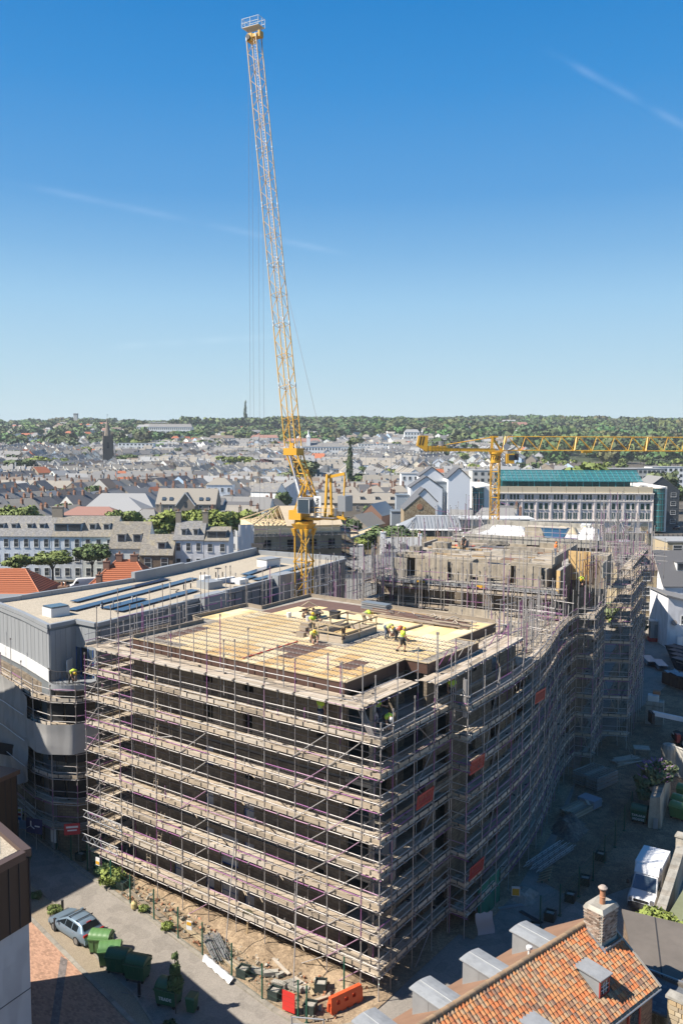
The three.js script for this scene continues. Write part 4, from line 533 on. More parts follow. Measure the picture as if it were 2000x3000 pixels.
{
const at=V(-29.75,0,-30.9),C=thing('luffing_crane','tall yellow crane with a steep lattice jib standing behind the front block','crane',at.toArray(),.112);
const ex=V(1,0,0),ez=V(0,0,1);
for(let k=0;k<5;k++){const mb=new MB(),y0=6+k*3.55,y1=y0+3.55;truss(mb,V(0,y0,0),V(0,y1,0),ex,ez,[1.38,1.38],[1.38,1.38],1.78,.085,.045);mb.box(.72,y0+.05,.72,.2,.26,.2).box(-.72,y0+.05,.72,.2,.26,.2).box(.72,y0+.05,-.72,.2,.26,.2).box(-.72,y0+.05,-.72,.2,.26,.2);const s=part('mast_section',mb,M.yellow,C);const ld=new MB();for(const o of[-.2,.2])ld.tube(V(o,y0,-.3),V(o+.25,y1,-.05),.025,4);for(let q=0;q<11;q++)ld.tube(V(-.2+.023*q,y0+.32*q,-.3+.023*q),V(.2+.023*q,y0+.32*q,-.3+.023*q),.016,4);part('ladder',ld,M.galv,s);}
const col=new MB();col.hex([V(-.72,23.75,.72),V(.72,23.75,.72),V(.72,23.75,-.72),V(-.72,23.75,-.72)],[V(-1.0,24.3,1),V(1,24.3,1),V(1,24.3,-1),V(-1,24.3,-1)]);for(const[x,z]of[[-.72,.72],[.72,.72],[.72,-.72],[-.72,-.72]])col.hex([V(x-.1,23,z+.1),V(x+.1,23,z+.1),V(x+.1,23,z-.1),V(x-.1,23,z-.1)],[V(x*1.1-.22,23.8,z*1.1+.22),V(x*1.1+.22,23.8,z*1.1+.22),V(x*1.1+.22,23.8,z*1.1-.22),V(x*1.1-.22,23.8,z*1.1-.22)]);col.lathe([[.95,0],[1.02,0],[1.02,.3],[0,.3]],20,0,24.3,0);part('collar',col,M.yellow,C);
part('slew_ring',new MB().lathe([[.92,0],[.96,.04],[.96,.2],[0,.2]],24,0,24.58,0),M.dark,C);
const tt=new MB();tt.box(-.45,25.25,.2,1.5,1.0,1.9).box(.9,24.9,-.2,2.2,.3,1.6).box(2.4,24.95,-.6,2.6,.25,1.2);part('turntable',tt,M.yellow,C);
 // operator's cab on the right front corner
const cab=part('cab',new MB().box(.95,26.0,1.05,1.45,.9,1.3).box(.95,27.05,1.05,1.5,.12,1.4).box(.95,26.5,.42,1.45,1.0,.06).box(1.66,26.5,.5,.06,1.0,.2).box(.25,26.5,1.68,.07,1.0,.07).box(1.65,26.5,1.68,.07,1.0,.07),M.white,C);
part('window',new MB().box(.95,26.62,1.7,1.33,.78,.04).box(.95,25.98,1.72,1.3,.74,.04),M.glassSky,cab);part('window',new MB().box(1.7,26.3,1.1,.04,1.4,1.1),M.glassSky,cab);part('roof',new MB().box(.95,27.13,1.05,1.6,.05,1.5),M.galv,cab);
const pan=part('name_panel',new MB().box(2.35,26.25,1.15,.95,2.25,.08,-.12),M.white,C);{const g=letters('POTAIN',.36,.02),m=new MB().add(g,new THREE.Matrix4().makeTranslation(2.37,26.25,1.2).multiply(new THREE.Matrix4().makeRotationY(-.12)).multiply(new THREE.Matrix4().makeRotationZ(Math.PI/2)));part('lettering',m,M.black,pan);}
 // A frame, counter jib and winches to the rear right
const af=new MB();af.beam(V(2.7,25,.2),V(2.7,29.6,-.2),.22,.22).beam(V(2.7,25,-1.2),V(2.7,29.6,-.9),.2,.2).beam(V(2.7,29.3,-.5),V(4.6,29.7,-.6),.2,.3).beam(V(4.6,29.6,-.6),V(4.4,25.2,-.6),.12,.12).beam(V(2.7,25.2,-.5),V(4.8,25,-.6),.2,.3);part('rear_frame',af,M.yellow,C);
part('winch',new MB().lathe([[0,-.4],[.35,-.4],[.35,.4],[0,.4]],14,3.5,25.6,-.7),M.chrome,C);part('pulley',new MB().box(2.3,30,-.4,.9,.4,.5).box(2.5,30.35,-.4,.5,.35,.4),M.chrome,C);part('counterweight',new MB().box(4.6,26.6,-.7,.9,1.6,1.6),M.galv,C);part('walkway',new MB().box(2.9,25.15,.9,3,.06,.8),M.steelDull,C);
{const r=new MB();for(let q=0;q<6;q++)r.tube(V(1.6+q*.55,25.2,1.3),V(1.6+q*.55,26.2,1.3),.025,4);r.tube(V(1.6,26.2,1.3),V(4.4,26.2,1.3),.025,4).tube(V(1.6,25.7,1.3),V(4.4,25.7,1.3),.025,4);part('handrail',r,M.yellow,C);}
 // jib: foot section, collar, then six lattice lengths leaning up and away
const cs=Math.cos(-.112),sn=Math.sin(-.112),local=(w)=>{const x=w.x-at.x,z=w.z-at.z;return V(x*cs+z*sn,w.y,-x*sn+z*cs);};
const foot=local(view(91.0,-3.48,27.15)),knee=local(view(92.5,-5.22,32.0)),tip=local(view(106.5,-10.75,80.9));
const axis=tip.clone().sub(knee).normalize(),jx=V(1,0,0).addScaledVector(axis,-axis.x).normalize(),jy=axis.clone().cross(jx);
const fs=new MB();truss(fs,foot,knee,V(1,0,0),V(0,0,1),[1.3,1.35],[.8,1.2],1.5,.085,.05,{all:true});part('jib_foot',fs,M.yellow,C);
const cl=new MB();cl.box(knee.x,knee.y-.1,knee.z,1.7,.75,1.5).box(knee.x-.1,knee.y+.5,knee.z,.5,.7,.6);part('jib_collar',cl,M.yellow,C);
const N=7;for(let k=0;k<N;k++){const a=knee.clone().lerp(tip,k/N),b=knee.clone().lerp(tip,(k+1)/N-.001),mb=new MB();truss(mb,a,b,jx,jy,[1.34,1.34],[1.25,1.25],1.8,.062,.03);const s=part('jib_section',mb,k<2?M.yellow:M.cranePale,C);const w=new MB();for(const t of[0,.985]){const c=a.clone().lerp(b,t);for(const[i,j]of[[-1,-1],[1,-1],[1,1],[-1,1]]){const q=c.clone().addScaledVector(jx,i*.67).addScaledVector(jy,j*.625);w.tube(q,q.clone().addScaledVector(axis,.5),.085,6);}}part('joint',w,M.white,s);const ld=new MB();for(const o of[.2,.5])ld.tube(a.clone().addScaledVector(jx,o).addScaledVector(jy,-.4),b.clone().addScaledVector(jx,o).addScaledVector(jy,-.4),.02,4);for(let q=0;q<20;q++){const c=a.clone().lerp(b,q/20).addScaledVector(jy,-.4);ld.tube(c.clone().addScaledVector(jx,.2),c.clone().addScaledVector(jx,.5),.012,3);}part('ladder',ld,M.galv,s);}
 // hydraulic ram
const r0=V(.55,25.9,.9),r1=knee.clone().add(V(-.1,-.6,.6)),rm=r0.clone().lerp(r1,.55);part('ram',new MB().tube(r0,rm,.21,10),M.galv,C);part('ram_rod',new MB().tube(rm,r1,.13,10),M.chrome,C);
part('strut',new MB().beam(V(-.8,25.4,.8),V(.25,28.6,.5),.16,.16).beam(V(-.8,25.4,-.4),V(.3,28.6,-.2),.16,.16),M.yellow,C);
part('tie_rope',new MB().tube(V(2.8,29.7,-.5),knee.clone().lerp(tip,.42).addScaledVector(jx,.7),.02,4),M.steelDull,C);
 // head: sheaves and a railed platform
const hd=tip.clone(),h2=new MB();h2.box(hd.x-.35,hd.y+.3,hd.z,.7,.9,1.0).box(hd.x+.35,hd.y+.45,hd.z,.9,.35,.9).box(hd.x+.95,hd.y+.55,hd.z,.25,.7,.8);part('jib_head',h2,M.yellow,C);for(const z of[-.3,.3])part('sheave',new MB().add(new THREE.CylinderGeometry(.32,.32,.12,16),new THREE.Matrix4().makeTranslation(hd.x-.5,hd.y+.3,hd.z+z+.3).multiply(new THREE.Matrix4().makeRotationX(Math.PI/2))),M.black,C);
const pl=new MB(),PX=hd.x-.1,PY=hd.y+1.45;pl.box(PX,PY,hd.z,2.4,.05,1.4);for(const[x,z]of[[-1.2,.7],[0,.7],[1.2,.7],[-1.2,-.7],[0,-.7],[1.2,-.7],[-1.2,0],[1.2,0]])pl.tube(V(PX+x,PY,hd.z+z),V(PX+x,PY+1,hd.z+z),.03,5);for(const y of[.5,1])pl.tube(V(PX-1.2,PY+y,hd.z+.7),V(PX+1.2,PY+y,hd.z+.7),.03,5).tube(V(PX-1.2,PY+y,hd.z-.7),V(PX+1.2,PY+y,hd.z-.7),.03,5).tube(V(PX-1.2,PY+y,hd.z-.7),V(PX-1.2,PY+y,hd.z+.7),.03,5).tube(V(PX+1.2,PY+y,hd.z-.7),V(PX+1.2,PY+y,hd.z+.7),.03,5);for(let q=0;q<16;q++)pl.tube(V(PX-1.15+q*.15,PY+.05,hd.z+.7),V(PX-1.15+q*.15,PY+.95,hd.z+.7),.01,3);for(const x of[-.9,.9])pl.tube(V(PX+x,PY,hd.z),V(hd.x+x*.5,hd.y+.5,hd.z),.05,5);part('head_platform',pl,M.white,C);
 // hoist ropes to the hook block
for(const[o,z]of[[-.62,.35],[-.28,.1],[.52,0],[.98,-.3]])part('hoist_rope',new MB().tube(V(hd.x+o,hd.y+.2,hd.z+z),V(hd.x+o+.12,20.1,hd.z+z),.017,4),M.steelDull,C);
const hk=new MB();hk.box(hd.x+.3,19.9,hd.z,1.8,.5,.3).tube(V(hd.x+.3,19.7,hd.z),V(hd.x+.3,18.9,hd.z),.09,6);part('hook_block',hk,M.charcoal,C);
}
{
const o=view(150,27),C=thing('tower_crane','distant yellow crane with a level jib crossing in front of the pink building','crane',[o.x,0,o.z],-YAW*-1);
 // local x runs to the right of the picture
for(let k=0;k<6;k++){const mb=new MB();truss(mb,V(0,2+k*4.55,0),V(0,2+(k+1)*4.55-.01,0),V(.94,0,.34),V(-.34,0,.94),[1.45,1.45],[1.45,1.45],1.52,.09,.05);part('mast_section',mb,M.yellow,C);}
part('slew_drum',new MB().lathe([[.85,0],[.9,.1],[.9,1.55],[1.1,1.6],[1.1,1.9],[0,1.9]],20,0,29.3,0),M.yellow,C);{const g=letters('TAIN',.62,.02);part('lettering',new MB().add(g,new THREE.Matrix4().makeTranslation(.2,30.2,.94)),M.black,C);}
const hd=new MB();hd.beam(V(-.7,31.2,.5),V(-.6,34,.2),.3,.3).beam(V(-.7,31.2,-.5),V(-.6,34,-.2),.3,.3).beam(V(-.6,33.8,0),V(1.1,31.3,0),.3,.35).box(0,31.35,0,2.4,.35,1.5).box(-.3,33.9,0,1.4,.3,.5);part('tower_head',hd,M.yellow,C);
part('radar_disc',new MB().add(new THREE.CylinderGeometry(.55,.55,.12,18),new THREE.Matrix4().makeTranslation(1.75,32.2,.8).multiply(new THREE.Matrix4().makeRotationX(Math.PI/2))),M.galv,C);part('cab',new MB().box(2.4,30.1,.6,1.4,1.7,1.3),M.yellow,C);part('window',new MB().box(2.6,30.3,1.28,1,.9,.04),M.glass,C);part('winch',new MB().box(3.5,30.4,.2,.9,1.1,1),M.charcoal,C);
const bw=1.4,top=33.95,bot=31.55;let k=0;for(let x=1.2;x<44;x+=3.12,k++){const mb=new MB(),x1=x+3.12,T0=V(x+.9,top,0),T1=V(x1+.9,top,0);for(const z of[-bw/2,bw/2]){mb.tube(V(x,bot,z),V(x1,bot,z),.085,5).tube(V(x,bot,z),T0,.06,4).tube(T0,V(x1,bot,z),.06,4);}mb.tube(V(x,bot,-bw/2),V(x,bot,bw/2),.045,4).tube(V(x,bot,-bw/2),V(x1,bot,bw/2),.04,4).tube(T0,T1,.085,5);if(k%4===0){mb.beam(V(x,bot,bw/2),V(x+.5,top,0),.2,.2).beam(V(x,bot,-bw/2),V(x+.5,top,0),.2,.2);}part('jib_section',mb,M.yellow,C);}
const cj=new MB();cj.box(-6.4,31.6,.6,12.4,.55,.25).box(-6.4,31.6,-.6,12.4,.55,.25).box(-10.4,31.9,0,3.6,.7,1.5);part('counter_jib',cj,M.yellow,C);const cw=new MB();cw.hex([V(-13.9,32.3,.8),V(-12.1,31.2,.8),V(-12.1,31.2,-.8),V(-13.9,32.3,-.8)],[V(-13.6,34.05,.8),V(-11.9,34.05,.8),V(-11.9,34.05,-.8),V(-13.6,34.05,-.8)]);part('counterweight',cw,M.yellow,C);for(const x of[-13.4,-12.9])part('stripe',new MB().beam(V(x-.05,32.4,.82),V(x+.25,33.9,.82),.2,.03),M.charcoal,C);
part('tie_bar',new MB().tube(V(-.7,33.8,0),V(-8,32.6,0),.09,5).tube(V(-8,32.6,0),V(-11.9,31.9,0),.09,5),M.yellow,C);const rl=new MB();for(let q=0;q<9;q++)rl.tube(V(-11.8+q*.6,32,.9),V(-11.8+q*.6,33,.9),.03,4);rl.tube(V(-11.8,33,.9),V(-7,33,.9),.03,4).tube(V(-11.8,32.5,.9),V(-1,32.5,.9),.025,4);part('handrail',rl,M.galv,C);part('winch',new MB().lathe([[0,-.5],[.45,-.5],[.45,.5],[0,.5]],12,-9.6,32.6,0),M.galv,C);
const mast2=new MB().tube(V(16,31.5,0),V(16,30.9,0),.1,5).box(16,31.3,0,1.6,.3,1.2);part('trolley',mast2,M.yellow,C);
}
// ---------------------------------------------------------------- terrain
const lerpT=(t,x)=>{let k=0;while(k<t.length-2&&x>t[k+1][0])k++;const[a,p]=t[k],[b,q]=t[k+1],f=Math.min(1,Math.max(0,(x-a)/(b-a)));return p+(q-p)*f;};
const PROF=[[0,0],[480,0],[700,5],[900,11],[1150,23],[1400,37],[1800,57],[2300,73],[2800,77],[5200,74]];
const Gy=(d,l)=>lerpT(PROF,d)*(1+.10*sstep(0,700,l)+.05*Math.sin(l*.004+1)-.03*sstep(0,500,-l))+sstep(900,1600,d)*5*Math.sin(l*.011+d*.004);
{
const ds=[-80,0,60,120,200,300,420,550];for(let d=620;d<5300;d+=d<2600?70:300)ds.push(d);
const nl=60,P=(i,j)=>{const d=ds[i],w=Math.max(260,Math.abs(d)*1.0),l=(j/nl*2-1)*w;return view(d,l,Gy(d,l)-.12);};
const k0=ds.indexOf(620);ground('town_ground',gridGeo(k0+6,nl,(i,j)=>P(k0+6-i,j)),mat([.17,.165,.155],.95,{map:scaled(T.dirt,40)}));
ground('hill',gridGeo(ds.length-1-k0-4,nl,(i,j)=>{const p=P(ds.length-1-i,j);p.y+=i>ds.length-k0-7?.02:.5;return p;}),mat([.055,.075,.028],1,{map:scaled(T.mottle,160)}));
for(const[d,l,w,h,c]of[[2050,330,190,60,[.16,.19,.06]],[2350,640,160,60,[.10,.15,.04]],[2300,120,140,50,[.24,.19,.11]],[1900,560,120,40,[.10,.14,.04]]])ground('field',gridGeo(6,4,(i,j)=>{const dd=d+(.5-j/4)*-h*2*-1,ll=l+(i/6-.5)*w;return view(dd,ll,Gy(dd,ll)+2.2);}),mat(c,1));
}
// ---------------------------------------------------------------- trees
function crownGeo(n,blobs,size,s){ // leaf faces over overlapping clumps
reseed(s);const p=[],nn=[],ix=[];
const tot=blobs.reduce((a,b)=>a+b[3]*b[3],0);
for(const[bx0,by,bz,r,ry=r]of blobs)for(let q=0,m=Math.round(n*r*r/tot);q<m;q++){
const d=V(rr(-1,1),rr(-1,1),rr(-1,1)).normalize(),k=.72+.3*rnd()-(rnd()<.2?.25*rnd():0),c=V(bx0+d.x*r*k,by+d.y*ry*k,bz+d.z*r*k),f=V(rr(-1,1),rr(-1,1),rr(-1,1)).normalize().addScaledVector(d,.75).normalize(),s1=f.clone().cross(V(rr(-1,1),rr(-1,1),rr(-1,1))).normalize(),s2=f.clone().cross(s1),z=size*rr(.55,1.25),b=p.length/3,no=d.clone().multiplyScalar(.75).addScaledVector(f,.6).add(V(0,.15,0)).normalize();
for(const[i,j]of[[-.5,-.35],[.5,-.5],[.45,.4],[-.4,.5]]){p.push(c.x+(s1.x*i+s2.x*j)*z,c.y+(s1.y*i+s2.y*j)*z,c.z+(s1.z*i+s2.z*j)*z);nn.push(no.x,no.y,no.z);}ix.push(b,b+1,b+2,b,b+2,b+3);
}
const g=new THREE.BufferGeometry();g.setAttribute('position',new THREE.Float32BufferAttribute(p,3));g.setAttribute('normal',new THREE.Float32BufferAttribute(nn,3));g.setAttribute('uv',new THREE.Float32BufferAttribute(new Float32Array(p.length/3*2),2));g.setIndex(ix);return g;
}
const leaf=(c)=>mat(c,.75,{side:THREE.DoubleSide});
const LEAF=[leaf([.19,.245,.06]),leaf([.12,.18,.055]),leaf([.27,.33,.07]),leaf([.085,.13,.045]),leaf([.19,.23,.105]),leaf([.11,.055,.058])];
reseed(61);
const blobSet=(k,r0,flat=.8)=>{const l=[[0,0,0,r0*.8,r0*.7*flat]];for(let q=0;q<k;q++){const a=q/k*6.28+rr(-.3,.3),e=rr(-.35,.75);l.push([Math.cos(a)*r0*.62*Math.cos(e),Math.sin(e)*r0*.75*flat,Math.sin(a)*r0*.62*Math.cos(e),r0*rr(.32,.5),r0*rr(.3,.44)*flat]);}return l;};
const CROWN_NEAR=[0,1,2].map((k)=>{reseed(70+k);const b=blobSet(11,1,.85);return crownGeo(2600,b,.13,80+k);});
const CROWN_MID=[0,1,2,3].map((k)=>{reseed(90+k);const b=blobSet(8,1,.9);return crownGeo(900,b,.2,95+k);});
const CROWN_FAR=[0,1,2].map((k)=>{reseed(100+k);const b=blobSet(5,1,.8);return crownGeo(150,b,.42,105+k);});
const CROWN_TALL=crownGeo(700,[[0,-.9,0,.42,.8],[.05,0,0,.5,.9],[-.05,.8,.05,.36,.8],[0,1.5,0,.2,.6]],.2,120);
const TRUNK=new MB().tube(V(0,0,0),V(.02,.62,.01),.055,7,.038).tube(V(.01,.5,0),V(.3,.9,.1),.028,5,.01).tube(V(.01,.52,0),V(-.28,.92,-.12),.028,5,.01).tube(V(.01,.58,0),V(.05,1,-.25),.026,5,.01).tube(V(.01,.46,0),V(-.12,.85,.3),.024,5,.01).geo(),BARK=mat([.12,.10,.08],.95,{bumpMap:T.bark,bumpScale:.02});
function tree(at,h,r,crown,m,label,group,trunkFrac=.42){
const t=thing('tree',label,'tree',at.toArray(),rr(0,6.28),group),ch=h*(1-trunkFrac)/2;
const k=part('trunk',TRUNK,BARK,t);k.scale.set(r*1.1,h*.82,r*1.1);
const c=part('crown',crown,m,t);c.position.y=h-ch*.98;c.scale.set(r,ch,r);c.rotation.y=rr(0,6);return t;
}
const ground0=(d,l,y=0)=>view(d,l,Gy(d,l)+y);
reseed(131);
for(const[d,l,h,r,c,m,lb]of[
[190,-72.6,7.8,3.6,0,0,'leftmost street tree in front of the pale blue terrace'],[192,-65.7,8.4,4.8,1,0,'wide street tree before the terrace beside the red car'],[193,-57,10,4.5,2,1,'dark tall street tree before the terrace beside the white van'],
[228,-92,15.9,5.6,0,0,'round tree behind the terrace roof at the left edge'],[228,-85.5,16.6,5.6,1,0,'round tree behind the terrace roof, second from the left edge'],[228,-58.5,15.4,6.2,2,0,'broad tree behind the gabled white house, left of the brown stone house'],[225,-46.6,15.6,6.4,0,2,'light green tree in front of the brown stone house gable'],[225,-38.6,15.8,6,1,2,'light green tree at the right end of the brown stone house'],[225,-31.6,15.9,6.2,2,2,'light green tree left of the scaffolded timber roof'],[228,-23,15.4,5.4,0,2,'light green tree behind the scaffolded timber roof'],[235,-16,16,5.4,1,2,'light green tree just left of the crane cab'],[210,-46,12.2,3.4,2,1,'small dark tree behind the brown brick house'],
[242,1.5,12.5,4.4,0,1,'dark tree right of the crane beside parked cars'],[222,12,11.8,6.6,1,1,'wide dark tree above the wavy parapet'],[221,6,8.6,3.4,2,2,'bright green bush like tree left of the wide dark tree'],[224,19,10,4.4,0,4,'greyish tree right of the wide dark tree'],
])tree(ground0(d,l),h,r,CROWN_NEAR[c],LEAF[m],lb);
for(const[d,l,h,r,c,m,lb]of[[372,105,26,12,0,0,'very large tree behind the green glass car park roof'],[396,149,22,9,1,4,'large grey green tree at right behind the dark gabled building'],[350,-24,13,3.4,2,1,'small dark tree beside the blue house'],[520,5,24,4.2,9,3,'tall dark poplar right of the crane jib'],[520,12,13,7,0,1,'tree right of the tall dark poplar'],[530,38,13,9,1,4,'grey green tree right of two thin lamp masts'],[540,62,12,9,2,1,'round dark tree left of the tower crane counterweight'],[545,76,12,7,3,0,'round tree below the tower crane counterweight'],[560,92,12,9,0,2,'pale tree under the tower crane counter jib'],[560,-34,12,9,1,4,'willow like tree left of the crane collar'],[700,-95,16,10,2,0,'tree cluster right of the church nave, first'],[710,-80,16,11,3,2,'tree cluster right of the church nave, second'],[690,-62,14,8,0,5,'purple leaved tree among the roofs'],[640,-240,16,14,1,3,'dark tree at the left edge above the roofs'],[420,-66,8,5,2,0,'low tree above the brown stone house'],[395,-30,8,4,3,3,'dark round tree behind the light green trees'],[560,-24,20,11,0,4,'big pale willow behind the crane jib'],[590,-110,12,8,1,0,'green tree left of centre among slate roofs'],[760,-190,14,10,2,1,'dark tree beside the church tower'],[770,-165,14,12,3,1,'dark tree behind the church nave'],[700,-250,15,11,0,2,'yellow green tree in the town left of the church'],[705,-232,14,9,1,0,'green tree beside the yellow green one left of the church']])
tree(ground0(d,l),h,r,c===9?CROWN_TALL:CROWN_MID[c],LEAF[m],lb,undefined,.25);
// ---------------------------------------------------------------- houses
const WALL={white:mat([1.05,1.05,1.03],.85),cream:mat([.92,.85,.70],.85),blue:mat([.58,.76,.96],.85),grey:mat([.66,.65,.62],.9),stone:mat([.36,.31,.25],.95),brick:mat([.30,.17,.12],.95),pink:mat([.62,.42,.38],.9),paleblue:mat([.98,1.05,1.15],.85,{map:T.plaster}),palegreen:mat([1.0,1.05,1.03],.85,{map:T.plaster}),lavender:mat([1.0,1.0,1.05],.85,{map:T.plaster}),brownbrick:M.brickBrown,sand:mat([.52,.42,.27],.9)};
const ROOF={grey:mat([.26,.255,.25],.8),slate:mat([.34,.335,.33],.8,{map:T.slate}),slateWarm:mat([.37,.34,.29],.85,{map:T.slate}),dark:mat([.13,.13,.138],.7),brown:mat([.22,.17,.135],.85),warm:mat([.34,.31,.265],.85),orange:mat([.46,.15,.07],.85),red:mat([.36,.19,.15],.85),pale:mat([.36,.365,.37],.8),rust:mat([.32,.24,.13],.85)};
const GLASS_W=mat([.075,.09,.105],.15,{metalness:.2}),FRAME=mat([.78,.78,.77],.6);
// pieces of one house in its own axes: x along the ridge, +z its front
function houseParts(o){
const{w,dp,h,rh=3,hip=0,base=-2}=o,x=w/2,z=dp/2,ov=.25,out={};
const wl=new MB();wl.hex([V(-x,base,z),V(x,base,z),V(x,base,-z),V(-x,base,-z)],[V(-x,h,z),V(x,h,z),V(x,h,-z),V(-x,h,-z)]);
const hx=Math.max(.02,x-hip),rf=new MB(),e=h-ov*rh/z,T1=.14;
if(o.flat){rf.box(0,h+.15,0,w+.3,.3,dp+.3);}
else{
if(!hip){for(const s of[-1,1])wl.poly(s>0?[V(x,h,z),V(x,h,-z),V(x,h+rh,0)]:[V(-x,h,-z),V(-x,h,z),V(-x,h+rh,0)]);const xo=x+.12;
for(const s of[1,-1]){const a=V(-xo*s,e,(z+ov)*s),b=V(xo*s,e,(z+ov)*s),c=V(xo*s,h+rh,0),d=V(-xo*s,h+rh,0),t=(p)=>V(p.x,p.y+T1,p.z);rf.quad(t(a),t(b),t(c),t(d));rf.quad(b,a,d,c);rf.quad(a,b,t(b),t(a));rf.quad(b,c,t(c),t(b));rf.quad(d,a,t(a),t(d));}}
else{const X=x+ov,Z=z+ov,a=V(-X,e,Z),b=V(X,e,Z),c=V(X,e,-Z),d=V(-X,e,-Z),p=V(-hx,h+rh,0),q=V(hx,h+rh,0);rf.quad(a,b,q,p);rf.tri(b,c,q);rf.quad(c,d,p,q);rf.tri(d,a,p);rf.quad(a,d,c,b);}
}
out.wall=wl;out.roof=rf;
const win=[],put=(cx,cy,cz,ww,wh,nx,nz)=>win.push([cx,cy,cz,ww,wh,nx,nz]);
if(o.win){const[rows,cols,ww,wh]=o.win,sh=h/rows;for(let r=0;r<rows;r++)for(let c=0;c<cols;c++){const cx=-x+w*(c+.5)/cols,cy=sh*(r+.52);put(cx,cy,z,ww,wh,0,1);if(o.backWin!==false)put(cx,cy,-z,ww,wh,0,-1);}}
if(o.sideWin){const[rows,cols,ww,wh]=o.sideWin,sh=h/rows;for(let r=0;r<rows;r++)for(let c=0;c<cols;c++)for(const s of[-1,1])put(x*s,sh*(r+.52),-z+dp*(c+.5)/cols,ww,wh,s,0);}
out.win=win;
out.chim=(o.chim??[]).map(([cx,hh=1.3,cw=.6,cz=0])=>{const b=new MB(),top=h+rh*(1-Math.abs(cz)/z)+hh,pots=new MB();b.box(cx,(h+top)/2+.0,cz,cw,top-h,1.0);b.box(cx,top+.06,cz,cw+.14,.14,1.14);for(let q=-1;q<3;q++)pots.tube(V(cx,top+.1,cz-.18+q*.24-.06),V(cx,top+.62,cz-.18+q*.24-.06),.11,6,.09,true);return[b,pots];});
out.dorm=(o.dorm??[]).map(([cx,s=1,dw=1.3,dh=1.2,t0=.28])=>{const b=new MB(),g=new MB(),r=new MB(),zf=z*(1-t0)*s,y0=h+rh*t0,y1=y0+dh,zb=z*(1-Math.min(1,(y1-h)/rh))*s;b.hex(s>0?[V(cx-dw/2,y0-.4,zf),V(cx+dw/2,y0-.4,zf),V(cx+dw/2,y0-.4,zb),V(cx-dw/2,y0-.4,zb)]:[V(cx-dw/2,y0-.4,zb),V(cx+dw/2,y0-.4,zb),V(cx+dw/2,y0-.4,zf),V(cx-dw/2,y0-.4,zf)],s>0?[V(cx-dw/2,y1,zf),V(cx+dw/2,y1,zf),V(cx+dw/2,y1,zb),V(cx-dw/2,y1,zb)]:[V(cx-dw/2,y1,zb),V(cx+dw/2,y1,zb),V(cx+dw/2,y1,zf),V(cx-dw/2,y1,zf)]);r.box(cx,y1+.06,(zf+zb)/2+.1*s,dw+.25,.12,Math.abs(zf-zb)+.35);const n=dw>2?2:1;for(let q=0;q<n;q++)g.box(cx+(n>1?(q-.5)*dw/2:0),y0+dh*.52,zf+.03*s,dw/n-.35,dh-.45,.05);return[b,r,g];});
return out;
}
function winGeo(list,near){const g=new MB(),f=new MB();for(const[cx,cy,cz,ww,wh,nx,nz]of list){const a=nx?Math.PI/2:0,o=(k)=>[cx+nx*k,cz+nz*k];let[px,pz]=o(.02);g.box(px,cy,pz,ww,wh,.05,a);if(near){[px,pz]=o(.05);const t=.09;f.box(px,cy,pz,nx?.05:ww,t*.7,nx?ww:.05);for(const s of[-1,1]){f.box(px,cy+s*wh/2,pz,nx?.07:ww+t,t,nx?ww+t:.07);const q=s*ww/2;f.box(px+(nx?0:q),cy,pz+(nx?q:0),nx?.07:t,wh-t,nx?t:.07);}f.box(px,cy-wh/2-.07,pz,nx?.16:ww+.3,.1,nx?ww+.3:.16);}}return[g,f];}
function house(o){ // a house with its parts
const at=o.at??ground0(o.d,o.l),t=thing(o.name??'house',o.label,o.cat??'house',at.toArray(),YAW+(o.turn??0),o.group),p=houseParts(o),near=o.near??true;
const rm=ROOF[o.roof]??o.roof,wm=WALL[o.wall]??o.wall;
part('wall',p.wall,wm,t);const rf=part('roof',p.roof,rm,t);
for(const[b,pots]of p.chim){part('chimney',b,o.chimMat??(WALL[o.wall]===WALL.white?WALL.stone:WALL.brick),rf);part('chimney_pots',pots,M.terracotta,rf);}
for(const[b,r,g]of p.dorm){const m=part('dormer',b,o.dormMat??FRAME,rf);part('dormer_roof',r,o.dormRoof??rm,rf);part('window',g,GLASS_W,rf);}
if(near)for(const q of p.win){const[g,f]=winGeo([q],true),w=part('window',g,GLASS_W,t);part('frame',f,o.frame??FRAME,w);}
else if(p.win.length){const[g]=winGeo(p.win,false);part('windows',g,GLASS_W,t,{kind:'stuff'});}
return t;
}
// ---------------------------------------------------------------- the houses one can point to
reseed(151);
const HS=[]; // plan places taken, in metres ahead and beside
const lot=(d,l,w,dp)=>HS.push([d,l,w/2+3,dp/2+3]);
const H=(o)=>{lot(o.d,o.l,o.turn?Math.max(o.w,o.dp):o.w,o.turn?Math.max(o.w,o.dp):o.dp);return house(o);};
H({d:205,l:-80.2,w:23.6,dp:11,h:10.3,rh:4.2,wall:'paleblue',roof:'slate',win:[3,10,1.05,1.9],dorm:[[-.7,1,1.3,1.15,.36],[2.3,1,1.3,1.15,.36],[6.1,1,1.3,1.15,.36],[9,1,1.3,1.15,.36]],chim:[[11.7,2.2,2.6]],chimMat:WALL.stone,label:'long pale blue terrace house with four small dormers at the left edge',backWin:false});
H({d:205,l:-64.7,w:7.2,dp:11,h:10.3,rh:4.2,wall:'paleblue',roof:'slateWarm',win:[3,3,1.1,1.9],dorm:[[-.1,1,6.4,1.9,.22]],dormMat:mat([.28,.40,.52],.7),label:'pale blue terrace house with one wide blue dormer',backWin:false});
H({d:205,l:-57.2,w:7.6,dp:11,h:10.3,rh:4.2,wall:'palegreen',roof:'slateWarm',win:[3,3,1.1,1.9],dorm:[[-1.9,1,1.5,1.5,.3],[1.4,1,1.5,1.5,.3]],label:'pale green terrace house at the right end of the blue terrace',backWin:false});
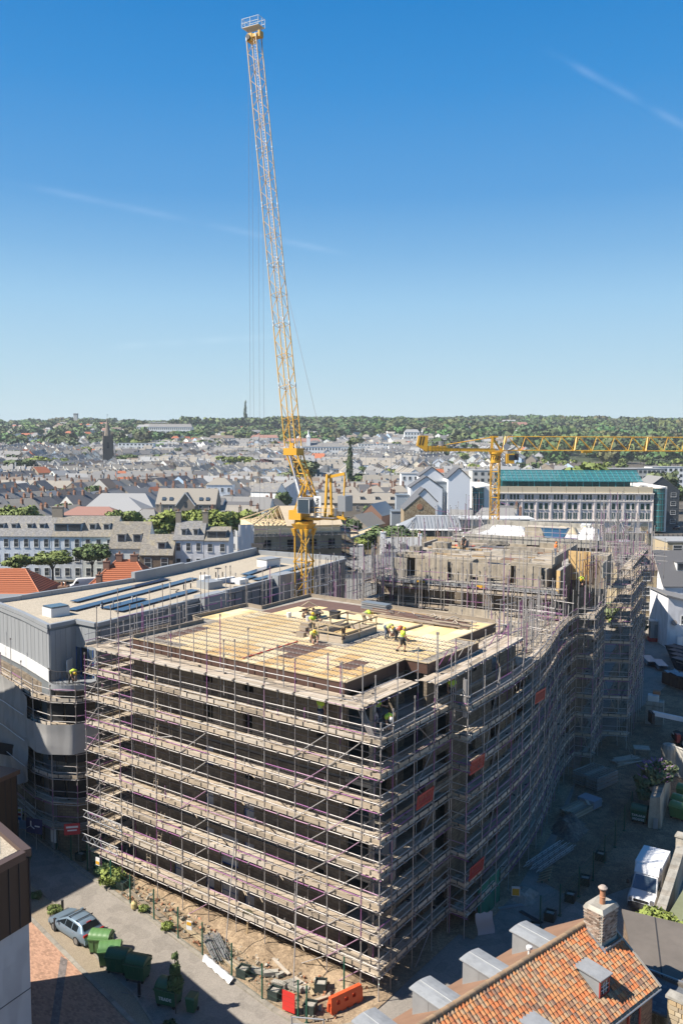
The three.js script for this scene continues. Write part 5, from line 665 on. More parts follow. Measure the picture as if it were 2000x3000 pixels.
H({d:199,l:-48.9,w:8.8,dp:10,h:8.3,rh:5.5,wall:'palegreen',roof:'slateWarm',win:[2,2,1.7,1.5],dorm:[[-1.8,1,1.9,1.9,.2],[1.8,1,1.9,1.9,.2]],label:'white house with two big dormers and a steep gable right of the blue terrace',backWin:false});
H({d:193,l:-41.3,w:7.4,dp:9,h:7.5,rh:4,wall:'brownbrick',roof:'slateWarm',win:[2,2,1.5,2.1],dorm:[[1,1,1.8,1.6,.25]],label:'brown brick house with one dormer above the orange roofs',backWin:false});
H({d:196,l:-34.6,w:6.8,dp:9,h:10.6,rh:3.7,wall:'lavender',roof:'slate',win:[3,3,1.0,1.8],dorm:[[-1.2,1,1.2,1.5,.2],[1.5,1,1.2,1.5,.2]],chim:[[-3,2.2,1.2],[3.2,2.2,1.2]],chimMat:WALL.stone,label:'lavender white house with two pointed dormers and two tall chimneys',backWin:false});
H({d:196,l:-28.3,w:5.6,dp:9,h:10.4,rh:2.6,wall:'lavender',roof:'slateWarm',win:[3,2,1.1,1.8],dorm:[[0,1,4.4,1.6,.15]],dormMat:M.zinc,label:'white house with a red string course left of the scaffolded timber roof',backWin:false});
H({d:162,l:-63.5,w:15,dp:11,h:4.4,rh:3.8,hip:4.6,wall:'brick',roof:mat([.50,.155,.065],.8),chim:[[-5.4,1.1,1]],label:'bungalow with a bright orange hipped tile roof at the left edge',cat:'bungalow'});
H({d:171,l:-43.5,w:12.6,dp:10.5,h:4.4,rh:4.4,hip:4.4,wall:'brick',roof:mat([.50,.155,.065],.8),chim:[[-3.6,1.1,1.2,1.5],[-1.4,1.1,1.2,0],[1.6,1,1.4,0]],label:'house with an orange hipped tile roof and three brick chimneys before the brown brick house'});
H({d:160,l:-46.5,w:4.4,dp:6,h:3.6,rh:2.6,hip:2,wall:'brick',roof:mat([.48,.15,.065],.8),chim:[[.6,1.2,1]],label:'small orange tiled roof peeping over the grey parapet left of the larger one'});
// the courses of the two orange roofs
for(const[d,l,w,dp,h,rh,hip]of[[162,-63.5,15,11,4.4,3.8,4.6],[171,-43.5,12.6,10.5,4.4,4.4,4.4]]){const t=scene.children.find((c)=>c.userData.label&&c.userData.label.includes('orange hipped')&&Math.abs(c.position.x-view(d,l).x)<.5),rf=t.children.find((c)=>c.name==='roof'),m=mat([.42,.12,.05],.85),hp=mat([.55,.20,.10],.8);for(let k=1;k<13;k++){const f=k/13,y=h+rh*f+.02,z=dp/2*(1-f)+.06,x=w/2-hip*f+.05;part('tile_course',new MB().box(0,y,z,2*x,.07,.16).box(0,y,-z,2*x,.07,.16).box(x,y,0,.16,.07,2*z).box(-x,y,0,.16,.07,2*z),m,rf);}part('hip_tiles',new MB().tube(V(-w/2,h,dp/2),V(-w/2+hip,h+rh,0),.14,5).tube(V(w/2,h,dp/2),V(w/2-hip,h+rh,0),.14,5).tube(V(-w/2,h,-dp/2),V(-w/2+hip,h+rh,0),.14,5).tube(V(w/2,h,-dp/2),V(w/2-hip,h+rh,0),.14,5).tube(V(-w/2+hip,h+rh,0),V(w/2-hip,h+rh,0),.15,5),hp,rf);}
{const o=view(146,-55),t=thing('low_building','low building with a flat grey roof and one brick chimney behind the grey parapet','building',[o.x,0,o.z],YAW);part('wall',new MB().box(0,2.6,0,26,5.2,9),WALL.grey,t);const r=part('roof',new MB().box(0,5.3,0,26.4,.25,9.4),mat([.24,.25,.26],.8),t);part('chimney',new MB().box(6.6,6.4,-1,1.7,2.4,1.4),M.brick,r);part('chimney_pots',new MB().tube(V(6.3,7.6,-1),V(6.3,8.3,-1),.17,7).tube(V(6.9,7.6,-1),V(6.9,8.3,-1),.17,7),M.terracotta,r);lot(146,-55,26,9);}
H({d:262,l:-76.6,w:17.8,dp:9,h:10.2,rh:2.2,hip:4,wall:'white',roof:'red',win:[3,6,1.4,1.5],label:'white building with a long low reddish roof behind the blue terrace'});
H({d:287,l:-73,w:17,dp:16,h:9.2,rh:4.6,hip:7.4,wall:'sand',roof:'pale',win:[3,5,1,1.7],sideWin:[3,5,1,1.8],label:'hall with a pale grey hipped roof left of the brown stone house'});
H({d:312,l:-80,w:24,dp:12,h:9,rh:4.4,hip:4,wall:'grey',roof:'pale',label:'long pale grey roof behind the hipped hall',win:[2,6,1,1.4]});
{const t=H({d:284,l:-51,w:19.6,dp:12,h:12.1,rh:4.7,wall:'stone',roof:'warm',win:[4,6,1.1,1.9],label:'big brown stone house with a central gable and roof windows behind the light trees'});const g=new MB(),gw=3;g.hex([V(-gw,0,6.5),V(gw,0,6.5),V(gw,0,1),V(-gw,0,1)],[V(-gw,11.6,6.5),V(gw,11.6,6.5),V(gw,11.6,1),V(-gw,11.6,1)]);g.tri(V(-gw,11.6,6.5),V(gw,11.6,6.5),V(0,15.6,6.5));part('gable',g,WALL.stone,t);const r=new MB();for(const s of[-1,1]){r.beam(V(s*gw*1.1,11.5,6.7),V(0,15.9,6.7),.3,.3);}part('bargeboard',r,FRAME,t);const gr2=new MB();gr2.quad(V(-gw-.2,11.4,6.6),V(0,15.8,6.6),V(0,15.8,-.5),V(-gw-.2,11.4,2.5));gr2.quad(V(0,15.8,6.6),V(gw+.2,11.4,6.6),V(gw+.2,11.4,2.5),V(0,15.8,-.5));part('roof',gr2,ROOF.warm,t);for(const x of[-7.4,-5,4.8,7])part('roof_window',new MB().hex([V(x-.6,13.2,5.0),V(x+.6,13.2,5.0),V(x+.6,14.1,3.9),V(x-.6,14.1,3.9)],[V(x-.6,13.35,5.05),V(x+.6,13.35,5.05),V(x+.6,14.25,3.95),V(x-.6,14.25,3.95)]),M.glassSky,t);part('window',new MB().box(0,12,6.55,.9,1.7,.06),GLASS_W,t);}
H({d:268,l:-61,w:5,dp:9,h:8.6,rh:2.6,turn:.9,wall:'white',roof:'brown',win:[2,2,.9,1.3],label:'narrow white house just left of the brown stone house'});
H({d:282,l:-34,w:12,dp:9,h:8.4,rh:3,wall:'stone',roof:'warm',chim:[[4,1.4,.9]],label:'low brown roofed house right of the brown stone house'});
// house under a new timber roof, wrapped in scaffolding
{const o=view(133,-8.2),t=thing('house','house under repair with a bare timber roof frame and plywood, boxed in scaffold','house',[o.x,0,o.z],YAW+.28);lot(133,-8,18,14);
part('wall',new MB().box(0,9.6,0,14,19.2,11),mat([.62,.54,.40],.85,{map:T.plaster}),t);part('upper_wall',new MB().box(0,19.7,0,13.6,1.4,10.6),M.plyC,t);for(const x of[-4.5,-1,2.5,5.4])for(const y of[14.2,17.4])part('window',new MB().box(x,y,5.52,1,1.6,.06),M.dark,t);for(const z of[-3,0,3])part('window',new MB().box(7.02,17,z,.06,1.6,1),M.dark,t);
const rf=new MB();rf.quad(V(-1.6,22.9,0),V(-1.6,20.3,5.6),V(7.2,20.3,5.6),V(7.2,22.9,0));rf.quad(V(7.2,22.9,0),V(7.2,20.3,-5.6),V(-1.6,20.3,-5.6),V(-1.6,22.9,0));rf.tri(V(7.2,20.3,5.6),V(7.2,20.3,-5.6),V(7.2,22.9,0));part('roof',rf,mat([.70,.58,.42],.8,{map:T.ply,side:THREE.DoubleSide}),t);
for(let k=0;k<8;k++){const x=-1.8-k*.62,f=k/8,y=22.8-2.5*f;part('rafter',new MB().beam(V(x,y,0),V(x-.1,20.4,5.4*(1-.0)),.09,.16).beam(V(x,y,0),V(x-.1,20.4,-5.4),.09,.16).beam(V(x,20.4,-5.4),V(x,20.4,5.4),.08,.12).beam(V(x,20.4,2),V(x,y,0),.07,.09),M.timberPale,t);}part('hip_rafter',new MB().beam(V(-1.7,22.9,0),V(-6.9,20.4,5.4),.1,.18).beam(V(-1.7,22.9,0),V(-6.9,20.4,-5.4),.1,.18),M.timberPale,t);
const S=new Scaffold('scaffold','scaffold with a white sheeted left end round the house with the timber roof',{all:80}),P=(x,z)=>{const c=Math.cos(YAW+.28),s=Math.sin(YAW+.28);return[o.x+x*c+z*s,o.z-x*s+z*c];};
const nz=V(-Math.sin(YAW+.28),0,-Math.cos(YAW+.28)),nx=V(-Math.cos(YAW+.28),0,Math.sin(YAW+.28));
for(let k=0;k<10;k++){const a=P(-9+k*2,7.4);S.post(a[0],a[1],9,k<3?21:rr(20,22));if(k<9)for(const y of[19,17,15,13])S.bay(a,P(-7+k*2,7.4),nz,y,{debris:0,over:.2});}
for(let k=0;k<7;k++){const a=P(9,7.4-k*2.2);S.post(a[0],a[1],9,rr(19.5,21));if(k<6)for(const y of[19,17,15,13])S.bay(a,P(9,5.2-k*2.2),nx,y,{debris:0});}
S.diag(P(-8,7.5),P(-4,7.5),18.6,13.2);S.done();
solo('scaffold_sheeting',gridGeo(8,12,(i,j)=>{const p=P(-9.2+i*.28,7.6+.12*Math.sin(i*2+j));return V(p[0],11+j*.82,p[1]);}),mat([.74,.75,.78],.6,{side:THREE.DoubleSide}),'white sheet hung on the left end of the scaffold by the timber roof','sheeting');}
// wavy parapet building and slate houses behind the site
{const o=view(232,3.6),t=thing('building','tan building with a wavy blue edged parapet behind the site','building',[o.x,0,o.z],YAW),w=13.6,top=(x)=>x<-3.2?9.4+(x+6.8)*.04:x<-1.2?9.4-(x+3.2)*1.3:6.9+(x+1.2)*.33,wl=new MB();const n=24;for(let k=0;k<n;k++){const x0=-w/2+w*k/n,x1=-w/2+w*(k+1)/n;wl.hex([V(x0,0,5),V(x1,0,5),V(x1,0,-5),V(x0,0,-5)],[V(x0,top(x0),5),V(x1,top(x1),5),V(x1,top(x1),-5),V(x0,top(x0),-5)]);}part('wall',wl,WALL.sand,t);const cp=new MB();for(let k=0;k<n;k++){const x0=-w/2+w*k/n,x1=-w/2+w*(k+1)/n;cp.beam(V(x0,top(x0)+.1,5),V(x1,top(x1)+.1,5),.5,.35).beam(V(x0,top(x0)+.1,-5),V(x1,top(x1)+.1,-5),.5,.35);}part('coping',cp,mat([.22,.30,.36],.5),t);part('brick_band',new MB().box(0,4.4,5.03,w,.3,.1),M.terracotta,t);lot(232,3.6,14,10);}
H({d:192,l:13.4,w:9,dp:7,h:8.5,rh:2.7,wall:'white',roof:'pale',dorm:[[-2.9,1,1.3,1.4,.1],[.2,1,1.3,1.4,.1]],chim:[[-4,1.2,1.1],[4.4,.8,.8]],chimMat:WALL.white,label:'white house with two small dormers under the wavy parapet'});
H({d:168,l:3.6,w:9.5,dp:9,h:7.6,rh:2.8,wall:'grey',roof:'slate',chim:[[-.6,2,2.6]],chimMat:WALL.grey,label:'grey slate roofed house with a row of cream chimney pots behind the site'});
H({d:176,l:-4.5,w:7,dp:10,h:7.8,rh:2.2,wall:'stone',roof:'slate',label:'slate roofed house between the crane mast and the row of cream chimney pots'});
{const o=view(205,18.6),t=thing('building','low building with a ribbed rust brown roof below the grey pavilion','building',[o.x,0,o.z],YAW);part('wall',new MB().box(0,3.6,0,19,7.2,9),WALL.sand,t);const r=new MB();r.hex([V(-9.7,7.2,4.8),V(9.7,7.2,4.8),V(9.7,7.2,-4.8),V(-9.7,7.2,-4.8)],[V(-9.7,7.4,4.8),V(9.7,7.4,4.8),V(9.7,9.4,-4.8),V(-9.7,9.4,-4.8)]);part('roof',r,ROOF.rust,t);for(let k=0;k<24;k++)part('rib',new MB().beam(V(-9.4+k*.82,7.44,4.8),V(-9.4+k*.82,9.44,-4.8),.1,.08),ROOF.rust,t);lot(205,18.6,20,10);}
// grey roofed pavilion with white canopies
{const o=view(240,34.5),t=thing('building','long pavilion with a grey seamed roof and pink brick piers left of the pink building','building',[o.x,0,o.z],YAW);lot(240,34,38,16);
part('wall',new MB().box(-10,4,0,15,8,12).box(8,4.5,-4,22,9,8),WALL.sand,t);for(const x of[-17.2,-12.6,-8,-3])part('pier',new MB().box(x,4.6,6.1,.7,9.2,.5),M.terracotta,t);for(const x of[-14.9,-10.3,-5.5])part('window',new MB().box(x,7.6,6.05,3.4,1.5,.1),GLASS_W,t);part('window',new MB().box(-3.6,3,6.1,1.8,2.4,.1),GLASS_W,t);
const r=new MB();r.hex([V(-18,9,7),V(-1.5,9,7),V(-1.5,9,-7),V(-18,9,-7)],[V(-13.5,11.8,.4),V(-1.5,11.8,.4),V(-1.5,11.8,-.4),V(-13.5,11.8,-.4)]);part('roof',r,M.zincPale,t);for(let k=0;k<15;k++)part('seam',new MB().beam(V(-16.5+k,9.1,7),V(Math.max(-13.4,-16.5+k),11.85,.4),.1,.1),M.zinc,t);const w=new MB();w.hex([V(-18.6,8.6,7.4),V(-1.5,8.6,7.4),V(-1.5,8.6,-7.4),V(-18.6,8.6,-7.4)],[V(-18.2,9,7.1),V(-1.5,9,7.1),V(-1.5,9,-7.1),V(-18.2,9,-7.1)]);w.box(9,11.2,-3.6,22,.35,9).box(-6,11.95,-.6,15,.25,1.2);part('eaves',w,M.white,t);part('upper_wall',new MB().box(8.5,10,-4,20.6,2.2,7.6),M.zincPale,t);
const tent=(x,z,sx,sz,h,lb)=>{const c=V(o.x,0,o.z).addScaledVector(RH,x).addScaledVector(FH,-z),g=thing('canopy',lb,'canopy',[c.x,0,c.z],YAW+.1),m=new MB();m.tri(V(-sx,h,sz),V(sx,h,sz),V(.2,h+3,0));m.tri(V(sx,h,sz),V(sx,h,-sz),V(.2,h+3,0));m.tri(V(sx,h,-sz),V(-sx,h,-sz),V(.2,h+3,0));m.tri(V(-sx,h,-sz),V(-sx,h,sz),V(.2,h+3,0));part('roof',m,M.white,g);part('edge',new MB().box(0,h-.1,sz,2*sx,.3,.1).box(sx,h-.1,0,.1,.3,2*sz).box(-sx,h-.1,0,.1,.3,2*sz),M.white,g);part('wall',new MB().box(0,h/2-.2,0,2*sx-1,h-.4,2*sz-1),WALL.sand,g);for(const q of[-.5,.5])part('roof_window',new MB().hex([V(q*sx-.7,h+.7,sz*.72),V(q*sx+.7,h+.7,sz*.72),V(q*sx+.6,h+1.4,sz*.5),V(q*sx-.6,h+1.4,sz*.5)],[V(q*sx-.7,h+.95,sz*.74),V(q*sx+.7,h+.95,sz*.74),V(q*sx+.6,h+1.65,sz*.52),V(q*sx-.6,h+1.65,sz*.52)]),GLASS_W,g);};
tent(-1.5,10.5,5.6,4.4,5.6,'white pointed canopy roof in front of the grey pavilion');tent(11,11,7.5,4.4,5.2,'wider white pointed canopy roof right of the first canopy');}
// stone gable and the white modern gables behind it
{const t=H({d:268,l:24,w:14,dp:9.6,h:12,rh:4.2,turn:Math.PI/2*-1,wall:M.rubble,roof:'dark',label:'brown rubble stone gable with two tall arched windows'});for(const z of[-1,1]){const a=new MB();a.box(7.05,6.6,z*2.3,.12,4.2,1.1).add(new THREE.CylinderGeometry(.55,.55,.12,14),new THREE.Matrix4().makeTranslation(7.05,8.7,z*2.3).multiply(new THREE.Matrix4().makeRotationZ(Math.PI/2)));part('arched_window',a,M.glassSky,t);}part('round_window',new MB().add(new THREE.CylinderGeometry(.9,.9,.14,20),new THREE.Matrix4().makeTranslation(7.05,12.9,0).multiply(new THREE.Matrix4().makeRotationZ(Math.PI/2))),M.terracotta,t);}
const modern=mat([.95,.97,1.0],.75);
for(const[d,l,w,dp,h,rh,lb]of[[286,27.2,14,8.4,13.2,4.2,'lowest white modern gable, directly behind the stone gable'],[300,29.3,12,11,17,3.8,'second white modern gable behind the stone gable, taller than the lowest'],[313,32.6,12,9,20.4,3.2,'third white modern gable, stepping up behind the second'],[300,40.4,14,7.6,20.4,3.4,'tallest white modern gable over a brick arch, right of the stepped gables']]){const t=H({d,l,w,dp,h,rh,turn:-Math.PI/2,wall:modern,roof:'dark',label:lb,name:'gabled_block',cat:'building'});if(l>40){part('arch',new MB().box(7.05,5.2,0,.1,4.4,7),WALL.brick,t);part('opening',new MB().box(7.1,5,0,.1,2.6,4.6),M.dark,t);}const v=new MB();for(const s of[-1,1])v.beam(V(w/2+.2,h-.1,s*(dp/2+.2)),V(w/2+.2,h+rh+.12,0),.14,.25);part('verge',v,M.charcoal,t);}
for(const[d,l,w,h,lb]of[[284,19,5,9.6,'blue grey flat roofed annexe left of the stone gable'],[300,22.6,7,14,'blue grey flat roofed block left of the second white gable'],[300,34.9,3.4,18.6,'pale slot wall between the white modern gables']])H({d,l,w,dp:8,h,flat:true,wall:mat([.36,.41,.46],.7),roof:M.zinc,label:lb,cat:'building',name:'flat_roofed_block'});
// pink building with a green glazed roof
{const o=view(323,83.8),t=thing('multi_storey','long pink and cream building with a green glass roof and rows of tall windows','building',[o.x,0,o.z],YAW),pink=mat([1.12,1.0,.95],.85,{map:T.plaster}),cream=mat([1.08,1.02,.94],.8),tan=mat([.74,.63,.45],.85),teal=mat([.05,.34,.37],.35),green=mat([.01,.055,.05],.2,{metalness:.3});lot(323,84,74,34);
part('wall',new MB().box(0,8,0,58,16,30),pink,t);part('wing',new MB().box(-32,8.6,1.6,6.4,17,28).box(32,8.6,-1,6,16.6,27),cream,t);part('deck',new MB().box(0,16.05,0,58.2,.1,30),M.asphaltDark,t);
for(let k=0;k<11;k++)part('parapet',new MB().box(-26.2+k*5.24,15.7,15.15,5.1,2.3,.5),tan,t);part('cornice',new MB().box(0,14.45,15.3,58.6,.3,.9).box(0,11.6,15.15,58.2,.2,.4).box(0,4.5,15.25,58.2,.4,.6),cream,t);
for(let k=0;k<=11;k++)part('pilaster',new MB().box(-29+k*5.27,9.6,15.12,.5,9.8,.28),pink,t);
for(let k=0;k<11;k++){const x=-26.4+k*5.27;for(const q of[-1.25,0,1.25]){const w=part('window',new MB().box(x+q,13.0,15.03,.72,1.9,.06),green,t);part('sill',new MB().box(x+q,11.98,15.12,.9,.12,.2),cream,w);}for(const q of[-1,1]){const w=part('window',new MB().box(x+q,9.7,15.03,1.2,2.2,.06),green,t);part('sill',new MB().box(x+q,8.52,15.12,1.45,.14,.22),cream,w);const w2=part('window',new MB().box(x+q,6.2,15.03,1.35,2.4,.06),mat([.09,.15,.16],.15,{metalness:.3}),t);part('sill',new MB().box(x+q,4.95,15.12,1.6,.14,.22),cream,w2);part('mullion',new MB().box(x+q,6.2,15.07,.07,2.4,.04),cream,w2);}const a=new MB();a.box(x,1.6,15.06,3,1.6,.1).add(new THREE.CylinderGeometry(1.5,1.5,.1,20),new THREE.Matrix4().makeTranslation(x,2.4,15.06).multiply(new THREE.Matrix4().makeRotationX(Math.PI/2)));part('blind_arch',a,tan,t);}
part('sign',new MB().box(20.6,3.1,15.2,2.6,.9,.06),mat([.35,.42,.48],.6),t);
for(const[x,z]of[[-34.4,15.4],[27.6,12.6]].slice(0,1).concat([[31.8,13.2]])){part('stair_tower',new MB().add(new THREE.CylinderGeometry(2.1,2.1,15.4,20),new THREE.Matrix4().makeTranslation(x,8.6,z)),mat([.10,.19,.19],.12,{metalness:.3}),t);for(let y=2;y<17;y+=2.1)part('ring',new MB().add(new THREE.CylinderGeometry(2.18,2.18,.22,20),new THREE.Matrix4().makeTranslation(x,y,z)),teal,t);for(let q=0;q<10;q++)part('bar',new MB().tube(V(x+2.15*Math.cos(q*.628),.8,z+2.15*Math.sin(q*.628)),V(x+2.15*Math.cos(q*.628),16.4,z+2.15*Math.sin(q*.628)),.05,4),teal,t);part('cap',new MB().add(new THREE.CylinderGeometry(2.4,2.4,.5,20),new THREE.Matrix4().makeTranslation(x,16.6,z)),cream,t);}
 // glazed roof: frames, posts and panes
const gl=mat([.12,.38,.42],.12,{metalness:.2,transparent:true,opacity:.42}),x0=-25.5,x1=26,y0=18.6,y1=22.2;for(let k=0;k<26;k++){const a=x0+(x1-x0)*k/26,b=x0+(x1-x0)*(k+1)/26-.08;part('pane',new MB().hex([V(a,y0,13),V(b,y0,13),V(b,y1,6),V(a,y1,6)],[V(a,y0+.06,13),V(b,y0+.06,13),V(b,y1+.06,6),V(a,y1+.06,6)]),gl,t);part('glazing_bar',new MB().beam(V(a,y0+.1,13),V(a,y1+.1,6),.14,.18).beam(V(a,y1+.1,6),V(a,y0+.1,-1),.14,.18),teal,t);if(k%3===0)part('post',new MB().box(a,17.3,12.8,.25,2.6,.25).box(a,17.3,4,.2,3,.2),teal,t);}
part('pane',new MB().hex([V(x0,y1,6),V(x1,y1,6),V(x1,y0,-1),V(x0,y0,-1)],[V(x0,y1+.06,6),V(x1,y1+.06,6),V(x1,y0+.06,-1),V(x0,y0+.06,-1)]),gl,t);for(const[y,z]of[[y0,13.1],[(y0+y1)/2,9.5],[y1,6],[y0+.9,11.25],[y0+2.7,7.75]])part('glazing_rail',new MB().box((x0+x1)/2,y+.12,z,x1-x0,.2,.2),teal,t);part('back_wall',new MB().box(0,17.4,2,50,2.7,.3),mat([.02,.12,.12],.5),t);part('ridge',new MB().box(.2,y1+.2,6,x1-x0,.3,.4),teal,t);}
// more blocks behind and beside it
H({d:344,l:126.5,w:16,dp:14,h:14,rh:5.4,turn:-Math.PI/2,wall:mat([.07,.08,.09],.6),roof:'grey',label:'dark grey modern gabled block at the right of the pink building',name:'gabled_block',cat:'building',sideWin:[4,3,2,1.6]});
H({d:356,l:78,w:20,dp:12,h:17.6,rh:3.6,wall:'grey',roof:'pale',label:'grey roofed block behind the left end of the green glass roof',name:'block',cat:'building'});
H({d:420,l:36,w:14,dp:12,h:17,flat:true,wall:'white',roof:'pale',win:[4,5,1.2,1.6],label:'white flat roofed block with a wide overhanging roof beneath the distant crane',name:'block',cat:'building'});
for(const[d,l,w,h,wl,lb]of[[470,84,26,17,'grey','stepped pale grey office block behind the tower crane jib, left one'],[480,106,22,15,'white','pale office block with plant on its roof, left of the very large tree'],[480,154,20,18,'stone','dark brown office block right of the very large tree'],[500,178,18,17,'grey','grey office block with a glazed centre right of the very large tree'],[520,198,22,17,'white','white gabled block at the right edge among the trees']])H({d,l,w,dp:14,h,flat:true,wall:wl,roof:'pale',win:[5,7,1.7,1.7],label:lb,name:'office_block',cat:'building',near:false});
H({d:362,l:-31,w:12,dp:10,h:11.4,rh:3.4,turn:-.35,wall:'white',roof:'slate',chim:[[-5,1.4,1.6]],label:'large white gabled house left of the crane cab'});H({d:376,l:-21.5,w:13,dp:11,h:12,rh:3.4,turn:-1.3,wall:'lavender',roof:'grey',label:'big pale blue grey gable behind the crane jib foot'});
H({d:366,l:-52,w:11,dp:10,h:14.2,rh:3,hip:4,wall:'paleblue',roof:'warm',win:[3,4,1.1,1.7],sideWin:[3,2,1.1,1.6],chim:[[0,1,.9]],label:'square pale blue house with a hipped roof left of the hoist ropes'});H({d:338,l:-58,w:12,dp:9,h:8,rh:3.2,turn:.5,wall:mat([.20,.36,.55],.8),roof:'pale',win:[2,3,1.1,1.3],label:'bright blue walled house above the brown stone house roof'});
H({d:300,l:13,w:16,dp:8,h:7.4,rh:3.8,turn:1.2,wall:'brick',roof:mat([.16,.21,.27],.5),label:'red brick row with a blue metal roof right of the crane',cat:'building',name:'brick_row'});H({d:262,l:6.6,w:14,dp:9,h:7.2,rh:3.4,turn:1.15,wall:'stone',roof:'warm',win:[2,4,1,1.3],label:'stone house with a brown roof right of the crane cab'});H({d:342,l:8,w:34,dp:9,h:8.4,rh:3.6,wall:'stone',roof:'warm',win:[2,10,1,1.5],dorm:[[-13,1,1.4,1.4],[-6,1,1.4,1.4],[0,1,1.4,1.4],[6,1,1.4,1.4],[12,1,1.4,1.4]],chim:[[-9,1.4,1.2],[3,1.4,1.2],[13,1.4,1.2]],label:'long stone terrace with five dormers right of the crane',name:'terrace',cat:'terrace'});
for(const[k,l]of[[0,4],[1,15.6],[2,27]])H({d:392+k*5,l,w:11,dp:10,h:8,rh:4.2,hip:4,wall:'stone',roof:'warm',chim:[[-2,1.6,1],[2,1.6,1]],win:[2,3,1,1.4],label:['left','middle','right'][k]+' one of three hipped grey villas behind the long stone terrace'});
// right hand edge, beyond the skips
H({d:154,l:52.4,w:7,dp:9,h:10.6,rh:4.2,wall:'sand',roof:mat([.33,.26,.24],.9,{map:T.slate}),win:[4,2,1.3,1.4],dorm:[[-.6,1,4.4,1.8,.12]],chim:[[3.4,1.5,.9]],chimMat:WALL.sand,label:'narrow tan house with a pinkish slate roof and one wide dormer at the right'});
H({d:152,l:61.2,w:10.4,dp:11,h:8.2,rh:5.4,wall:'lavender',roof:'dark',win:[2,3,1.4,1.5],dorm:[[-.6,1,3,1.6,.4]],label:'house with a dark slate roof and a white dormer at the right edge'});
{const o=view(139,57.5),t=thing('cottage','white rendered cottage with a sloping lean to roof at the right edge','cottage',[o.x,0,o.z],YAW);const w=new MB();w.hex([V(-5,-1,4),V(6,-1,4),V(6,-1,-4),V(-5,-1,-4)],[V(-5,8.4,4),V(6,5.6,4),V(6,5.6,-4),V(-5,8.4,-4)]);part('wall',w,WALL.lavender,t);const r=new MB();r.hex([V(-5.4,8.55,4.4),V(6.4,5.55,4.4),V(6.4,5.55,-4.4),V(-5.4,8.55,-4.4)],[V(-5.4,8.75,4.4),V(6.4,5.75,4.4),V(6.4,5.75,-4.4),V(-5.4,8.75,-4.4)]);part('roof',r,ROOF.grey,t);for(const[x,y,ww,h]of[[-2.2,4.6,1.3,1.4],[1.4,4.4,1.2,2.2],[-2.2,1.4,1.3,1.2],[1.4,1.2,1.3,2]]){const g=winGeo([[x,y,4,ww,h,0,1]],true),q=part('window',g[0],GLASS_W,t);part('frame',g[1],FRAME,q);}part('dish',new MB().add(new THREE.CylinderGeometry(.45,.45,.06,14),new THREE.Matrix4().makeTranslation(-4,4.2,4.3).multiply(new THREE.Matrix4().makeRotationX(1.3))),mat([.3,.26,.24],.7),t);part('yard_wall',new MB().box(-3.6,.9,6.6,1.6,3.2,.3).box(.6,.6,6.4,6.8,2.6,.25),WALL.lavender,t);part('gate',new MB().box(3.4,.7,6.62,2.8,2.6,.08),mat([.10,.25,.32],.7,{map:T.mottle}),t);lot(139,57,12,9);}
H({d:190,l:76,w:9,dp:9,h:11.2,flat:true,wall:'sand',roof:'pale',win:[4,2,2,1.4],label:'beige flat roofed box above a white wall at the right edge',cat:'building',name:'flat_roofed_block'});
{const o=view(283,93),t=thing('fence','long grey panel fence below the pink building arches','fence',[o.x,0,o.z],YAW);for(let k=0;k<30;k++){part('panel',new MB().box(-22+k*1.62,1.2,0,1.54,2.1+rr(-.05,.05),.08),mat([.26+rr(-.03,.03),.245,.22],.9),t);part('post',new MB().box(-22.8+k*1.62,1.25,.06,.14,2.5,.14),M.charcoal,t);}}
ground('car_park',(()=>{const g=[];for(const[d,l]of[[200,62],[200,130],[282,130],[282,60]]){const p=view(d,l);g.push([p.x,p.z]);}return polyGeo(g,.05);})(),mat([.40,.37,.33],.95,{map:T.asphalt}));
